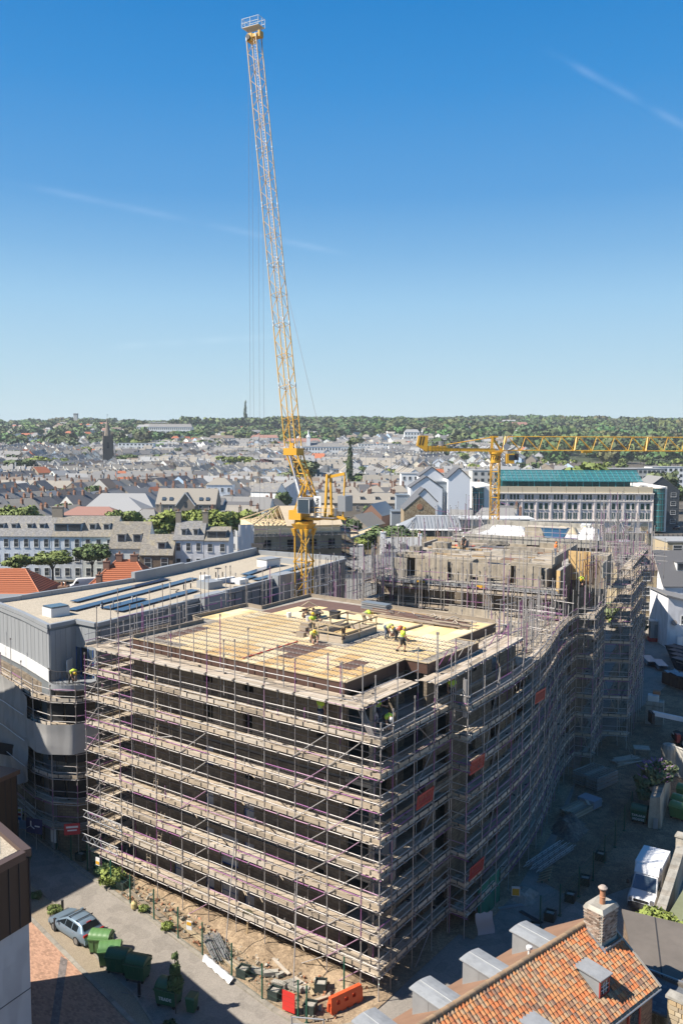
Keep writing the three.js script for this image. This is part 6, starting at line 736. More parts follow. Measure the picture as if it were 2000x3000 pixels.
// church
{const o=ground0(800,-219.2),t=thing('church','brown stone church with a tall pointed spire and a long grey nave','church',o.toArray(),YAW+.35),st=mat([.20,.165,.13],.95),b=9-8;lot(800,-205,50,40);
part('tower',new MB().box(0,11,0,8.6,34,8.6),st,t);part('spire',new MB().lathe([[3.7,26.5],[0,46]],8),mat([.26,.22,.175],.9),t);for(const[x,z]of[[-1,-1],[1,-1],[1,1],[-1,1]])part('pinnacle',new MB().box(x*4,28.4,z*4,.9,4,.9).lathe([[.6,30.4],[0,33]],6,x*4,0,z*4),st,t);part('parapet',new MB().box(0,27.9,4.2,8.8,.9,.3).box(0,27.9,-4.2,8.8,.9,.3).box(4.2,27.9,0,.3,.9,8.2).box(-4.2,27.9,0,.3,.9,8.2),st,t);for(const s of[-1,1]){part('belfry_window',new MB().box(0,19.5,4.33*s,2,5.4,.1),M.dark,t);part('belfry_window',new MB().box(4.33*s,19.5,0,.1,5.4,2),M.dark,t);part('buttress',new MB().box(4.5*s,12,4.4,.8,26,.8),st,t);}part('string_course',new MB().box(0,14,0,9,.5,9).box(0,24.6,0,9,.4,9),st,t);part('vane',new MB().tube(V(0,46,0),V(0,48.5,0),.12,5).box(.2,48,0,.9,.5,.1),M.charcoal,t);
const n=new MB(),r=new MB(),L=36;n.hex([V(4,-4,6),V(4+L,-4,6),V(4+L,-4,-8),V(4,-4,-8)],[V(4,4,6),V(4+L,4,6),V(4+L,4,-8),V(4,4,-8)]);n.tri(V(4+L,4,6),V(4+L,4,-8),V(4+L,10,-1));n.tri(V(4,4,-8),V(4,4,6),V(4,10,-1));r.quad(V(3.6,3.7,6.6),V(4.2+L,3.7,6.6),V(4.2+L,10.1,-1),V(3.6,10.1,-1));r.quad(V(4.2+L,3.7,-8.6),V(3.6,3.7,-8.6),V(3.6,10.1,-1),V(4.2+L,10.1,-1));part('nave',n,WALL.stone,t);part('nave_roof',r,ROOF.warm,t);part('gable_coping',new MB().beam(V(4.2+L,3.8,6.8),V(4.2+L,10.6,-1),.5,.6).beam(V(4.2+L,3.8,-8.8),V(4.2+L,10.6,-1),.5,.6),WALL.stone,t);for(let k=0;k<9;k++)part('window',new MB().box(7+k*3.8,1.2,6.05,.8,2.4,.1),M.dark,t);}
// large white buildings on the hillside
for(const[d,l,w,h,rows,cols,rh,rf,lb]of[[1350,-270,70,17,3,22,5,'grey','long white hotel terrace with rows of bays below the skyline trees'],[900,-27,52,15,3,17,4,'slate','long white institution with a small clock turret behind the crane jib'],[1000,44,50,13,4,14,0,'pale','white modern flats with dark balconies right of the crane jib'],[930,2,46,13,2,16,0,'pale','white glazed block just above the long white institution'],[1250,102,22,16,3,5,4,'pale','white cube house on the hill left of the tower crane counterweight'],[980,-235,40,14,4,9,0,'pale','cream block of flats left of the church spire'],[1500,-345,26,11,2,6,4,'pale','white house group on the hill right of the church spire'],[1180,-165,36,10,2,8,4,'brown','brown roofed terrace below the line of skyline trees'],[1220,-110,40,10,2,9,4,'red','red roofed terrace below the line of skyline trees'],[1150,-52,46,9,2,10,4,'red','long reddish roofed terrace left of the crane jib on the hill'],[1130,12,40,9,2,9,3.6,'grey','long grey roofed hall right of the crane jib on the hill'],[1650,328,60,14,3,8,6,'red','white villas with red roofs above the crane jib at right'],[1900,372,34,15,2,6,4,'pale','white villa on the wooded hill above the crane jib'],[760,-95,46,9,2,12,3.4,'grey','long pale terrace right of the church nave']]){const t=H({d,l,w,dp:13,h,rh,flat:rh===0,hip:rh?3:0,wall:'white',roof:rf,win:[rows,cols,w/cols*.5,h/rows*.5],near:false,label:lb,name:'large_building',cat:'building',chim:d===1350?[...Array(9).keys()].map((k)=>[-30+k*7.5,2,2]):[]});if(d===900)part('turret',new MB().box(-8,19,3,4,12,4).lathe([[2.6,25],[.8,28],[.4,32],[0,33]],8,-8,0,3),WALL.white,t);}
for(const[l,h,w]of[[-590,30,8],[-555,20,7]]){const o=ground0(1900,l),t=thing('chimney_stack',h>25?'taller of two pale power station chimneys on the left skyline':'shorter of two pale power station chimneys on the left skyline','chimney',o.toArray(),YAW);part('stack',new MB().box(0,h/2,0,w,h,w),WALL.grey,t);part('cap',new MB().box(0,h-1.5,0,w+.6,2.4,w+.6),ROOF.grey,t);}
{const o=ground0(1950,-450),t=thing('warehouse','long white shed roof on the left skyline','warehouse',o.toArray(),YAW);part('wall',new MB().box(0,6,0,120,12,30),WALL.grey,t);part('roof',new MB().box(0,12.6,0,122,1.6,31),M.white,t);}
for(const[l,d]of[[2.6,700],[20,690]]){const o=ground0(d,l*1),t=thing('lamp_mast',l<10?'thin tall floodlight mast right of the dark poplar, left one':'thin tall floodlight mast right of the dark poplar, right one','mast',view(500,l<10?14:29,0).toArray(),YAW);part('pole',new MB().tube(V(0,0,0),V(0,26,0),.22,6,.12),M.galv,t);part('head',new MB().box(0,26.2,0,1.6,.5,.6),M.galv,t);}
// ---------------------------------------------------------------- the rest of the town: rows of houses, then woods
{
reseed(171);
const cand=[],wl=['white','white','white','cream','grey','paleblue','lavender','blue','stone','stone','palegreen','cream'],rl=['grey','grey','dark','warm','warm','grey','dark','brown','pale','grey','warm','orange'];
const free=(d,l)=>HS.every(([a,b,w,h])=>Math.abs(a-d)>h+3||Math.abs(b-l)>w+2);
for(let D=255;D<1320;D+=78)for(let L0=-.46*(D+80);L0<.46*(D+80);L0+=86){
if(L0>.17*D+20&&D<430)continue;if(L0>.16*D+10&&D>560){if(rnd()<.8+.15*sstep(600,900,D))continue;}if(L0>.3*D&&D>430)continue;
const ang=pick([.12,-.3,1.25,1.45,.95,1.7,-.15]),c=Math.cos(ang),s=Math.sin(ang),rows=5,cd=D+39+rr(-8,8),cl=L0+43+rr(-8,8);
for(let r=0;r<rows;r++){const hb=rr(5.2,8.2),rh=rr(2.9,4.4),dp=rr(8.4,11),rf=pick(rl.slice(0,11)),wc=pick(wl),w0=rr(6,9.5);let x=-40+rr(0,8);
while(x<40){const w=w0*(rnd()<.2?1.5:1)+rr(-.3,.3);const u=x+w/2,v=(r-rows/2+.5)*18.5,l=cl+u*c-v*s,d=cd+u*s+v*c;x+=w;if(rnd()<.09)x+=rr(3,12);if(Math.abs(l)>.425*d+6||d<250||!free(d,l)||(l>-30&&l<32&&d<330))continue;if(l>.2*d&&d<460)continue;if(l>.2*d&&rnd()<.6)continue;
if(sstep(900,1300,d)>rnd()*1.1)continue;
cand.push({d,l,w,dp,h:hb+(rnd()<.12?rr(1,2.4):0),rh,turn:ang,hip:rnd()<.1?2.4:0,wall:rnd()<.3?pick(wl):wc,roof:rnd()<.16?pick(rl):rf,chim:rnd()<.85?[[w/2-.4,rr(.9,1.5),.75]]:[],dorm:rnd()<.34?[[rr(-.8,.8),rnd()<.5?1:-1,1.3,1.15,.3]]:[]});}}
}
for(let k=0;k<520;k++){const d=rr(1000,2150),l=rr(-.42,.16)*d;if(l>-.06*d&&d>1500)continue;if(!free(d,l))continue;cand.push({d,l,w:rr(8,16),dp:rr(8,11),h:rr(5,8),rh:rr(2.5,3.6),turn:rr(-.5,.5),hip:rnd()<.5?3:0,wall:pick(['white','white','white','cream']),roof:pick(['grey','warm','pale','red','brown','orange','grey']),chim:[],dorm:[]});}
for(let k=0;k<46;k++){const d=rr(1300,2500),l=rr(.02,.42)*d;cand.push({d,l,w:rr(9,18),dp:rr(8,11),h:rr(6,9),rh:3,turn:rr(-.5,.5),hip:3,wall:pick(['white','cream','white']),roof:pick(['grey','red','pale','brown']),chim:[],dorm:[]});}
cand.sort((a,b)=>a.d-b.d);
const ord=(n)=>n+(n%100>10&&n%100<14?'th':['th','st','nd','rd'][n%10]??'th');
const near=cand.slice(0,290),far=cand.slice(290),band=(d)=>Math.floor((d-250)/34);
const cname={white:'white',cream:'cream',blue:'blue',grey:'grey walled',stone:'brown stone',paleblue:'pale blue',lavender:'off white',palegreen:'pale green'},rname={grey:'grey',warm:'grey brown',dark:'dark',brown:'brown',pale:'pale grey',orange:'orange',red:'reddish'};
const bands={};for(const o of near)(bands[band(o.d)]??=[]).push(o);for(const b of Object.values(bands))b.sort((p,q)=>p.l/p.d-q.l/q.d).forEach((o,i)=>{o.i=i+1;});
for(const o of near){const rows=2,cols=Math.max(2,Math.round(o.w/2.8));house({...o,win:[rows,cols,.95,1.35],sideWin:rnd()<.2?[1,1,.8,1.1]:undefined,near:o.d<300,group:'houses of the town behind the terrace',label:`${cname[o.wall]} house, ${rname[o.roof]} roof, ${ord(o.i)} from left in town row ${ord(band(o.d) + 1)} behind terrace`});}
 // beyond them the roofs run together
const town=thing('distant_town','mass of small pale houses and grey roofs climbing the far hillside','town');town.userData.kind='stuff';const acc=new Map(),put=(m,g,mx)=>{if(!acc.has(m))acc.set(m,new MB());acc.get(m).add(g,mx);};
for(const o of far){const p=houseParts({...o,win:o.d<1500?[2,3,1,1.4]:undefined,backWin:false,base:-3}),at=ground0(o.d,o.l),mx=new THREE.Matrix4().makeRotationY(YAW+o.turn).setPosition(at.x,at.y,at.z);put(WALL[o.wall],p.wall.geo(),mx);put(ROOF[o.roof],p.roof.geo(),mx);for(const[b,pots]of p.chim){put(rnd()<.5?WALL.stone:WALL.grey,b.geo(),mx);}for(const[b,r]of p.dorm){put(FRAME,b.geo(),mx);put(ROOF[o.roof],r.geo(),mx);}if(p.win.length)put(GLASS_W,winGeo(p.win.filter((q)=>q[6]>0),false)[0].geo(),mx);}
for(const[m,g]of acc)part('houses',g,m,town,{kind:'stuff'});
 // trees among the houses, then the wooded hills
reseed(191);
const spots=[];for(let k=0;k<2600&&spots.length<210;k++){const d=rr(300,1150),l=rr(-.42,.42)*d;if(!free(d,l))continue;if(cand.some((o)=>Math.abs(o.d-d)<5.5&&Math.abs(o.l-l)<5.5))continue;spots.push([d,l]);}
spots.sort((a,b)=>a[0]-b[0]).forEach(([d,l],i)=>{const h=rr(7,13),o=ground0(d,l);tree(o,h,h*rr(.34,.6),d<480?CROWN_MID[i%4]:CROWN_FAR[i%3],pick(LEAF.slice(0,4)),`green tree among the town houses, ${ord(i + 1)} nearest of those scattered between the roofs`,'trees scattered between the town roofs',.2);});
const line=[];for(let k=0;k<30;k++){const t=k/29,d=1740+40*Math.sin(k),l=-345+305*t+rr(-4,4),h=(k===14?44:rr(26,36))*(k>25?.8:1);const o=ground0(d,l,-1);tree(o,h,k===14?9:rr(12,17),k===14?CROWN_TALL:CROWN_FAR[k%3],pick([LEAF[1],LEAF[3],LEAF[0]]),`dark tree in the line along the left skyline, ${ord(k + 1)} from the left`,'line of dark trees on the skyline left of the crane',.1);}
const wood=(name,label,n,where,sz)=>{const ms=[0,1,2].map((k)=>new THREE.InstancedMesh(CROWN_FAR[k],[LEAF[1],LEAF[3],LEAF[1]][k],Math.ceil(n/3))),g=thing(name,label,'woodland');g.userData.kind='stuff';const m=new THREE.Matrix4(),q=new THREE.Quaternion(),c=new THREE.Color();const at=[0,0,0];for(let k=0;k<n;k++){const[d,l]=where(k),o=ground0(d,l),r=rr(...sz),i=k%3;m.compose(V(o.x,o.y+r*.62,o.z),q.setFromAxisAngle(UP,rnd()*6),V(r,r*rr(.7,1.15),r));ms[i].setMatrixAt(at[i],m);ms[i].setColorAt(at[i]++,c.setRGB(rr(.6,1.25),rr(.7,1.15),rr(.6,1.1)));}ms.forEach((x,i)=>{x.count=at[i];x.name='crowns';x.userData.kind='stuff';g.add(x);});};
wood('woodland','dense green woodland covering the right hand hills up to the skyline',3000,()=>{const d=820+1900*Math.sqrt(rnd()),a=rr(.0,.46);return[d,(a<.10&&d<1350?rr(.2,.46):a)*d];},[5,16]);
wood('woodland','dark tree clumps between the houses on the left hand hill',1000,(k)=>{const d=rr(1000,2200),c=Math.floor(rnd()*26),a=-.44+c*.018+rr(-.012,.012);const dd=1050+((c*379)%1100)+rr(-60,60);return[k%3?dd:d,(k%3?a:rr(-.44,.02))*(k%3?dd:d)];},[7,14]);
wood('woodland','low tree line along the far skyline',420,(k)=>{const d=rr(2150,2420);return[d,rr(-.46,.46)*d];},[9,16]);
}
// ---------------------------------------------------------------- brown clad block at the left edge
{
reseed(201);
const A=[-11.1,15.66],B=[-20.6,13.7],H0=12.4,t=thing('flats','brown metal clad flats above a pale rendered wall at the bottom left','building');
const dx=(B[0]-A[0]),dz=(B[1]-A[1]),back=[[-11.1,15.66],[-20.6,13.7],[-21.5,19],[-11.6,19]],foot=[A,B,[-20.6,24],[-9.5,24]].map((p)=>p);const zdir=[.12,1];
const C=[A[0]+zdir[0]*8,A[1]+zdir[1]*8],Dd=[B[0]+zdir[0]*8,B[1]+zdir[1]*8];
const lowY=8.6;part('wall',prismGeo([A,B,Dd,C],.02,lowY),M.render,t);const up=(p,o)=>[p[0],p[1]];const A2=[A[0]+.07,A[1]-.06],B2=[B[0]-.05,B[1]-.07];part('upper_wall',prismGeo([A2,B2,Dd,[C[0]+.07,C[1]]],lowY,H0-.35),M.brownClad,t);
for(let k=0;k<13;k++){const u=.03+k*.62;part('seam',new MB().beam(V(A2[0]+zdir[0]*u+.025,lowY+.02,A2[1]+u),V(A2[0]+zdir[0]*u+.025,H0-.36,A2[1]+u),.035,.03),M.charcoal,t);}
for(let k=0;k<12;k++){const f=k/12;part('seam',new MB().beam(V(A2[0]+dx*f,lowY+.02,A2[1]+dz*f-.02),V(A2[0]+dx*f,H0-.36,A2[1]+dz*f-.02),.035,.03),M.charcoal,t);}
const rimW=.45,rim=(p,q,n)=>{part('coping',new MB().beam(V(p[0],H0-.15,p[1]),V(q[0],H0-.15,q[1]),rimW,.4),M.brownCap,t);};rim(A,B);rim([A[0]-.05,A[1]+.2],[C[0]-.05,C[1]]);part('roof',polyGeo([A,B,Dd,C],H0-.2),M.roofGravel,t);
part('joint',new MB().beam(V(A[0]+.012,5.1,A[1]-.02),V(A[0]+.012+zdir[0]*8,5.1,A[1]+8),.02,.03).beam(V(A[0]+zdir[0]*3+.01,.1,A[1]+3),V(A[0]+zdir[0]*3+.01,lowY,A[1]+3),.02,.02),M.charcoal,t);
const r=new MB();for(let k=0;k<6;k++){const u=1+k*1.2;r.tube(V(A[0]-.9+zdir[0]*u,H0,A[1]+u),V(A[0]-.9+zdir[0]*u,H0+1,A[1]+u),.025,5);}r.tube(V(A[0]-.8,H0+1,A[1]+1),V(A[0]-.1,H0+1,A[1]+7),.025,5);part('handrail',r,M.galv,t);
const q=thing('flats','farther brown metal clad block just inside the left edge','building'),p=[[-30.9,3.15],[-36,4.4],[-35,12],[-29.9,10.5]];part('wall',prismGeo(p,.02,7.6),M.brownClad,q);part('coping',prismGeo([[-30.75,2.95],[-36.2,4.25],[-35.1,12.1],[-29.75,10.6]],7.6,7.95),M.brownCap,q);for(let k=0;k<6;k++)part('seam',new MB().box(-30.87+k*.135*.55,3.8,3.2+k*.99*.55,.04,7.4,.04),M.charcoal,q);
 // a taller block out of frame up the road, whose shade lies across it
const s=thing('flats','tall brown block beyond the left edge shading the road','building');part('wall',prismGeo([[-40.2,8.5],[-52,9],[-52,27],[-39.6,27]],.02,24.2),M.brownClad,s);part('coping',prismGeo([[-40,8.3],[-52.2,8.8],[-52.2,27.2],[-39.4,27.2]],24.2,24.5),M.brownCap,s);
}
// ---------------------------------------------------------------- tile roofed house at the bottom right
{
reseed(211);
const P0=V(10.35,8.44,4.51),D=V(.248,0,-.969),N=V(.969,0,.248),a=3.41,b=2.35,t1=7.32,t0=-7.4;
const t=thing('tiled_house','old house with an orange clay tile roof and grey lead dormers','house'),P=(u,n,y)=>P0.clone().addScaledVector(D,u).addScaledVector(N,n).setY(P0.y+y);
const wall=new MB(),e=a-.3,ye=-b*e/a-.1;const pr=(n,y0,y1,u0,u1)=>wall.hex([P(u0,-n,y0),P(u0,n,y0),P(u1,n,y0),P(u1,-n,y0)],[P(u0,-n,y1),P(u0,n,y1),P(u1,n,y1),P(u1,-n,y1)]);pr(e,-8.42,ye,t0,t1-.15);wall.tri(P(t1-.15,e,ye),P(t1-.15,-e,ye),P(t1-.15,0,-.1));part('wall',wall,M.brick,t);
const sl=new MB();for(const s of[1,-1]){const k=[P(t0,0,-.05),P(t0,a*s,-b-.05),P(t1,a*s,-b-.05),P(t1,0,-.05)];sl.quad(...(s>0?k:k.reverse()));}part('roof_boarding',sl,M.boardD,t);const roof=part('roof',new MB().quad(P(t0,-.02,-.03),P(t1,-.02,-.03),P(t1,-a,-b-.0),P(t0,-a,-b-.0)),M.tileD,t);
 // pantiles: each a curved piece lapping the next
const tileGeo=(()=>{const w=.235,l=.3,n=7,prof=(i)=>{const s=i/n;return[s*w-w/2,s<.68?.052*Math.sin(s/.68*Math.PI):-.018*Math.sin((s-.68)/.32*Math.PI)];};const g=new MB();for(let i=0;i<n;i++){const[x0,y0]=prof(i),[x1,y1]=prof(i+1);g.quad(V(x0,y0+.035,l/2),V(x1,y1+.035,l/2),V(x1,y1,-l/2),V(x0,y0,-l/2));g.quad(V(x0,y0+.008,l/2),V(x1,y1+.008,l/2),V(x1,y1+.035,l/2),V(x0,y0+.035,l/2));}return g.geo();})();
const len=Math.hypot(a,b),slope=N.clone().multiplyScalar(a/len).add(V(0,-b/len,0)),nrm=D.clone().cross(slope).negate().normalize();if(nrm.y<0)nrm.negate();
const rot=new THREE.Matrix4().makeBasis(nrm.clone().cross(slope),nrm,slope),tiles=new Pieces(t,'tile',300),rows=17,cols=Math.floor((t1-t0)/.235),tm=[M.tileA,M.tileA,M.tileB,M.tileC,M.tileC,M.tileD,M.tileE,M.tileE,M.tileF];
const colTone=[...Array(cols)].map(()=>rnd());
for(let r=0;r<rows;r++)for(let c=0;c<cols;c++){const u=t1-.12-c*.235,s=.14+r*(len-.16)/rows,p=P0.clone().addScaledVector(D,u).addScaledVector(slope,s).addScaledVector(nrm,.01+rr(0,.012));if(u>5.6&&s<1.35)continue;const n0=s*a/len;if(u>3.3&&u<4.45&&n0>1.2&&n0<2.5)continue;const g=N16(u*.03+2,s*.06)*.8+rnd()*.5;const m=tm[Math.min(8,Math.floor(Math.pow(rnd(),.9)*9*(.55+.6*g)))];tiles.put(tileGeo,m,rot.clone().multiply(new THREE.Matrix4().makeRotationY(rr(-.02,.02))).setPosition(p));}
tiles.done();
for(let k=0;k<34;k++){const u=t1-.2-k*.43,g=new MB();g.tube(P(u,0,.03),P(u-.42,0,.045),.13,9,.14,true);part('ridge_tile',g,rnd()<.5?M.ridge:M.tileE,t);}
part('verge',new MB().beam(P(t1+.05,0,.03),P(t1+.05,a,-b+.03),.12,.1),M.concrete,t);part('gutter',new MB().tube(P(t0,a+.05,-b-.06),P(t1,a+.05,-b-.06),.045,6),M.galv,t);
 // chimney: courses of brick, cap, pot
const ch=part('chimney',new MB().hex([P(5.75,.0,-1.4),P(5.75,1.06,-1.4),P(7.1,1.06,-1.4),P(7.1,.0,-1.4)],[P(5.75,.0,.95),P(5.75,1.06,.95),P(7.1,1.06,.95),P(7.1,.0,.95)]),M.concretePale,t),bm=[M.brickBrown,mat([.42,.30,.23],.9,{map:T.mottle}),mat([.33,.25,.2],.9,{map:T.mottle}),mat([.50,.42,.35],.9,{map:T.mottle})];
const bg=new MB().box(0,0,0,.215,.062,.05).geo(),put=(p,ax)=>{const m=part('brick',bg,pick(bm),ch);m.position.copy(p);m.rotation.y=ax;};
const aD=Math.atan2(-D.z,D.x),aN=Math.atan2(-N.z,N.x);for(let r=0;r<20;r++){const y=.92-r*.075,o=r%2?.11:0,out=r<3?.04:0;for(let k=0;k<6;k++){const u=5.83+o+k*.228;if(u<7.02&&y>-.9)put(P(u,1.075+out,y),aD);if(k<5){const n=.1+o*.9+k*.228;if(n<1.0&&y>-n*.69-.12)put(P(5.735-out,n,y),aN);}}}
part('cap',new MB().hex([P(5.69,-.06,.95),P(5.69,1.14,.95),P(7.16,1.14,.95),P(7.16,-.06,.95)],[P(5.8,.04,1.16),P(5.8,1.02,1.16),P(7.06,1.02,1.16),P(7.06,.04,1.16)]),M.concretePale,ch);const pc=P(6.4,.62,0);part('pot',new MB().lathe([[.15,1.12],[.145,1.5],[.17,1.53],[.145,1.57],[.135,1.85],[.18,1.88],[.0,1.9]],12,pc.x,P0.y,pc.z),M.terracotta,ch);part('cowl',new MB().lathe([[.1,1.9],[.21,1.93],[.24,2.0],[.13,2.1],[0,2.12]],12,pc.x,P0.y,pc.z),mat([.45,.36,.30],.8),ch);
part('flashing',new MB().beam(P(5.68,.0,.02),P(5.68,1.35,-.88),.3,.03).beam(P(5.7,1.3,-.86),P(7.3,1.3,-.86),.03,.3),M.lead,t);
 // lead covered dormers on the far slope
for(const u of[3.5,-.28,-3.7,-7.2]){const d=new MB(),w=.62;d.hex([P(u-w,-2.3,-1.9),P(u-w,-.3,-1.9),P(u+w,-.3,-1.9),P(u+w,-2.3,-1.9)],[P(u-w,-2.3,-.38),P(u-w,-.3,-.38),P(u+w,-.3,-.38),P(u+w,-2.3,-.38)]);const m=part('dormer',d,M.lead,t);const r=new MB(),n=6;for(let q=0;q<n;q++){const f=(x)=>-.38+.09*Math.sin(x*Math.PI),x0=q/n,x1=(q+1)/n,U=(x)=>u-w-.08+x*(2*w+.16);r.hex([P(U(x0),-2.45,f(x0)),P(U(x0),-.2,f(x0)),P(U(x1),-.2,f(x1)),P(U(x1),-2.45,f(x1))],[P(U(x0),-2.45,f(x0)+.06),P(U(x0),-.2,f(x0)+.06),P(U(x1),-.2,f(x1)+.06),P(U(x1),-2.45,f(x1)+.06)]);}part('lead_roof',r,mat([.46,.48,.50],.6,{metalness:.3,map:scaled(T.mottle,2.5)}),m);part('lead_roll',new MB().tube(P(u-.02,-2.4,-.22),P(u-.02,-.2,-.22),.025,5).tube(P(u-w,-1.3,-.4),P(u-w,-1.3,-1.8),.02,5),M.lead,m);}
 // dormer with a red window on the near slope, and the top of another
for(const[u,n0,n1,yb,yt]of[[3.87,1.15,2.42,-1.7,-.82],[-1.0,1.75,2.9,-2.0,-1.15]]){const d=new MB(),w=.4;d.hex([P(u-w,n0,yb-.25),P(u-w,n1,yb),P(u+w,n1,yb),P(u+w,n0,yb-.25)],[P(u-w,n0,yt+.04),P(u-w,n1,yt),P(u+w,n1,yt),P(u+w,n0,yt+.04)]);const m=part('dormer',d,M.lead,t);part('lead_roof',new MB().hex([P(u-w-.12,n0-.2,yt+.08),P(u-w-.12,n1+.16,yt),P(u+w+.12,n1+.16,yt),P(u+w+.12,n0-.2,yt+.08)],[P(u-w-.12,n0-.2,yt+.15),P(u-w-.12,n1+.16,yt+.06),P(u+w+.12,n1+.16,yt+.06),P(u+w+.12,n0-.2,yt+.15)]),mat([.46,.48,.50],.6,{metalness:.3,map:scaled(T.mottle,2.5)}),m);const an=Math.atan2(-D.z,D.x),wc=P(u,n1+.02,(yb+yt)/2-.05);part('window',new MB().box(wc.x,wc.y,wc.z,.62,.62,.04,an),M.glass,m);const f=new MB();for(const[x,y,sx,sy]of[[-.36,0,.1,.8],[.36,0,.1,.8],[0,.36,.8,.1],[0,-.36,.8,.1]]){const q=P(u+x,n1+.03,(yb+yt)/2-.05+y);f.box(q.x,q.y,q.z,sx,sy,.06,an);}part('frame',f,M.redDark,m);const g=new MB();for(const[x,y,sx,sy]of[[-.1,0,.03,.6],[.1,0,.03,.6],[0,.1,.6,.03],[0,-.1,.6,.03]]){const q=P(u+x,n1+.05,(yb+yt)/2-.05+y);g.box(q.x,q.y,q.z,sx,sy,.03,an);}part('glazing_bars',g,M.white,m);}
for(const u of[5.4,1.6]){const wc=P(u,e+.02,-3.7),an=Math.atan2(-D.z,D.x),w=part('window',new MB().box(wc.x,wc.y,wc.z,.9,1.5,.06,an),M.glass,t),f=new MB();for(const[x,sx]of[[-.5,.12],[.5,.12]]){const q=P(u+x,e+.05,-3.7);f.box(q.x,q.y,q.z,sx,1.7,.1,an);}part('frame',f,M.redDark,w);}
part('vent',new MB().lathe([[.07,-.4],[.07,.25],[.15,.28],[.15,.4],[0,.45]],10,P(1.9,-.5,0).x,P0.y-.3,P(1.9,-.5,0).z),M.white,t);
}
// buildings and walls behind the tile roof
{
const t=thing('outbuilding','outbuilding with a flat brown felt roof behind the tiled house','building'),p=[[11.3,-9.6],[15.2,-10.2],[23,-12],[23,-4.5],[17.5,-4.4],[13.6,-4.9]];part('wall',prismGeo(p,.02,4.8),M.brickBrown,t);part('roof',prismGeo([[11.1,-9.8],[15.2,-10.4],[23,-12.2],[23,-4.3],[17.5,-4.2],[13.4,-4.7]],4.8,4.98),mat([.19,.165,.145],.9,{map:T.mottle}),t);for(const k of[0,1,2,3])part('felt_lap',new MB().beam(V(13+k*2.1,4.99,-10-.3*k),V(14.9+k*2.1,4.99,-4.4),.07,.015),M.charcoal,t);part('edge',new MB().beam(V(13.4,5.0,-4.68),V(23,5.0,-4.28),.08,.1),M.galv,t);
const s=thing('lean_to','blue grey slate lean to roof between the brown felt roof and the stone wall','building');part('wall',prismGeo([[14.2,-4.2],[23,-3.7],[23,-2.6],[15.6,-2.4]],.02,4.2),M.rubble,s);part('roof',new MB().hex([V(14,4.2,-2.4),V(23,4.2,-2.3),V(23,4.7,-4.1),V(13.6,4.7,-4.6)],[V(14,4.32,-2.4),V(23,4.32,-2.3),V(23,4.82,-4.1),V(13.6,4.82,-4.6)]),mat([.20,.22,.25],.7,{map:T.slate}),s);
const w=thing('stone_wall','sunlit rubble stone wall at the bottom right corner beside the tiled house','wall'),sm=[mat([.55,.43,.27],.95),mat([.46,.37,.25],.95),mat([.60,.50,.35],.95),mat([.38,.31,.23],.95),mat([.52,.38,.22],.95)];part('core',new MB().beam(V(15.9,2.9,-1.9),V(21,2.9,-1.3),.5,5.8),M.rubble,w);reseed(217);for(let y=3.0;y<5.7;y+=.24)for(let x=0;x<3.2;){const L=rr(.22,.55),q=15.95+(x+L/2),h=rr(.17,.225);part('stone',new MB().box(q,y,-1.9+(q-15.9)*.118+.26,L-.035,h,.1,-.118),pick(sm),w);x+=L;}part('coping',new MB().beam(V(15.8,5.86,-1.9),V(21,5.86,-1.3),.62,.14),M.concretePale,w);
const l=thing('wall','long weathered garden wall beside the white van','wall');part('core',new MB().beam(V(12.4,1.25,-11.5),V(10.7,1.25,-26),.45,2.5),M.concreteTan,l);for(let k=0;k<22;k++){const f=k/22,g=(k+.97)/22,q=(s)=>V(12.4-1.7*s,2.56,-11.5-14.5*s);part('coping',new MB().beam(q(f),q(g),.62,.13),k%3?M.concretePale:M.concrete,l);}part('pier',new MB().box(10.6,1.5,-26.3,.7,3,.7).box(10.6,3.05,-26.3,.85,.14,.85),M.concretePale,l);
const c=thing('shed','low shed with a green and white trellis gate behind the garden wall','shed');part('wall',new MB().box(13.8,1.1,-18,2.6,2.2,5),M.concretePale,c);part('roof',new MB().box(13.9,2.3,-17.6,3,.12,5.4),mat([.25,.27,.16],.9,{map:T.mottle}),c);part('panel',new MB().box(12.6,1.9,-20.8,.08,.9,1.8),M.greenSheet,c);part('trellis',new MB().box(12.75,1.1,-20.8,.06,.7,1.8),M.white,c);
const b=thing('wall','broken concrete wall pier below the purple flowering bush','wall');part('core',new MB().hex([V(6.3,0,-32.8),V(7.3,0,-33.2),V(6.0,0,-41.4),V(5.0,0,-41)],[V(6.35,2.6,-33),V(7.1,2.75,-33.3),V(5.9,2.4,-41.4),V(5.1,2.5,-41)]),M.concreteTan,b);part('board',new MB().beam(V(6.75,.5,-32.8),V(7.1,.5,-32.95),.05,.9),M.galv,b);
const r=thing('wall','white rendered wall with a rounded top behind the green bins','wall');part('core',new MB().hex([V(4.2,0,-46.6),V(5.4,0,-46.2),V(12,0,-42.4),V(11.6,0,-43.2)],[V(4.2,2.9,-46.6),V(5.4,3,-46.2),V(12,3.1,-42.4),V(11.6,3.1,-43.2)]),mat([.72,.69,.63],.9,{map:T.plaster}),r);part('end',new MB().lathe([[.75,0],[.75,2.7],[.6,3],[0,3.15]],14,4.5,0,-46.3),M.concretePale,r);
}
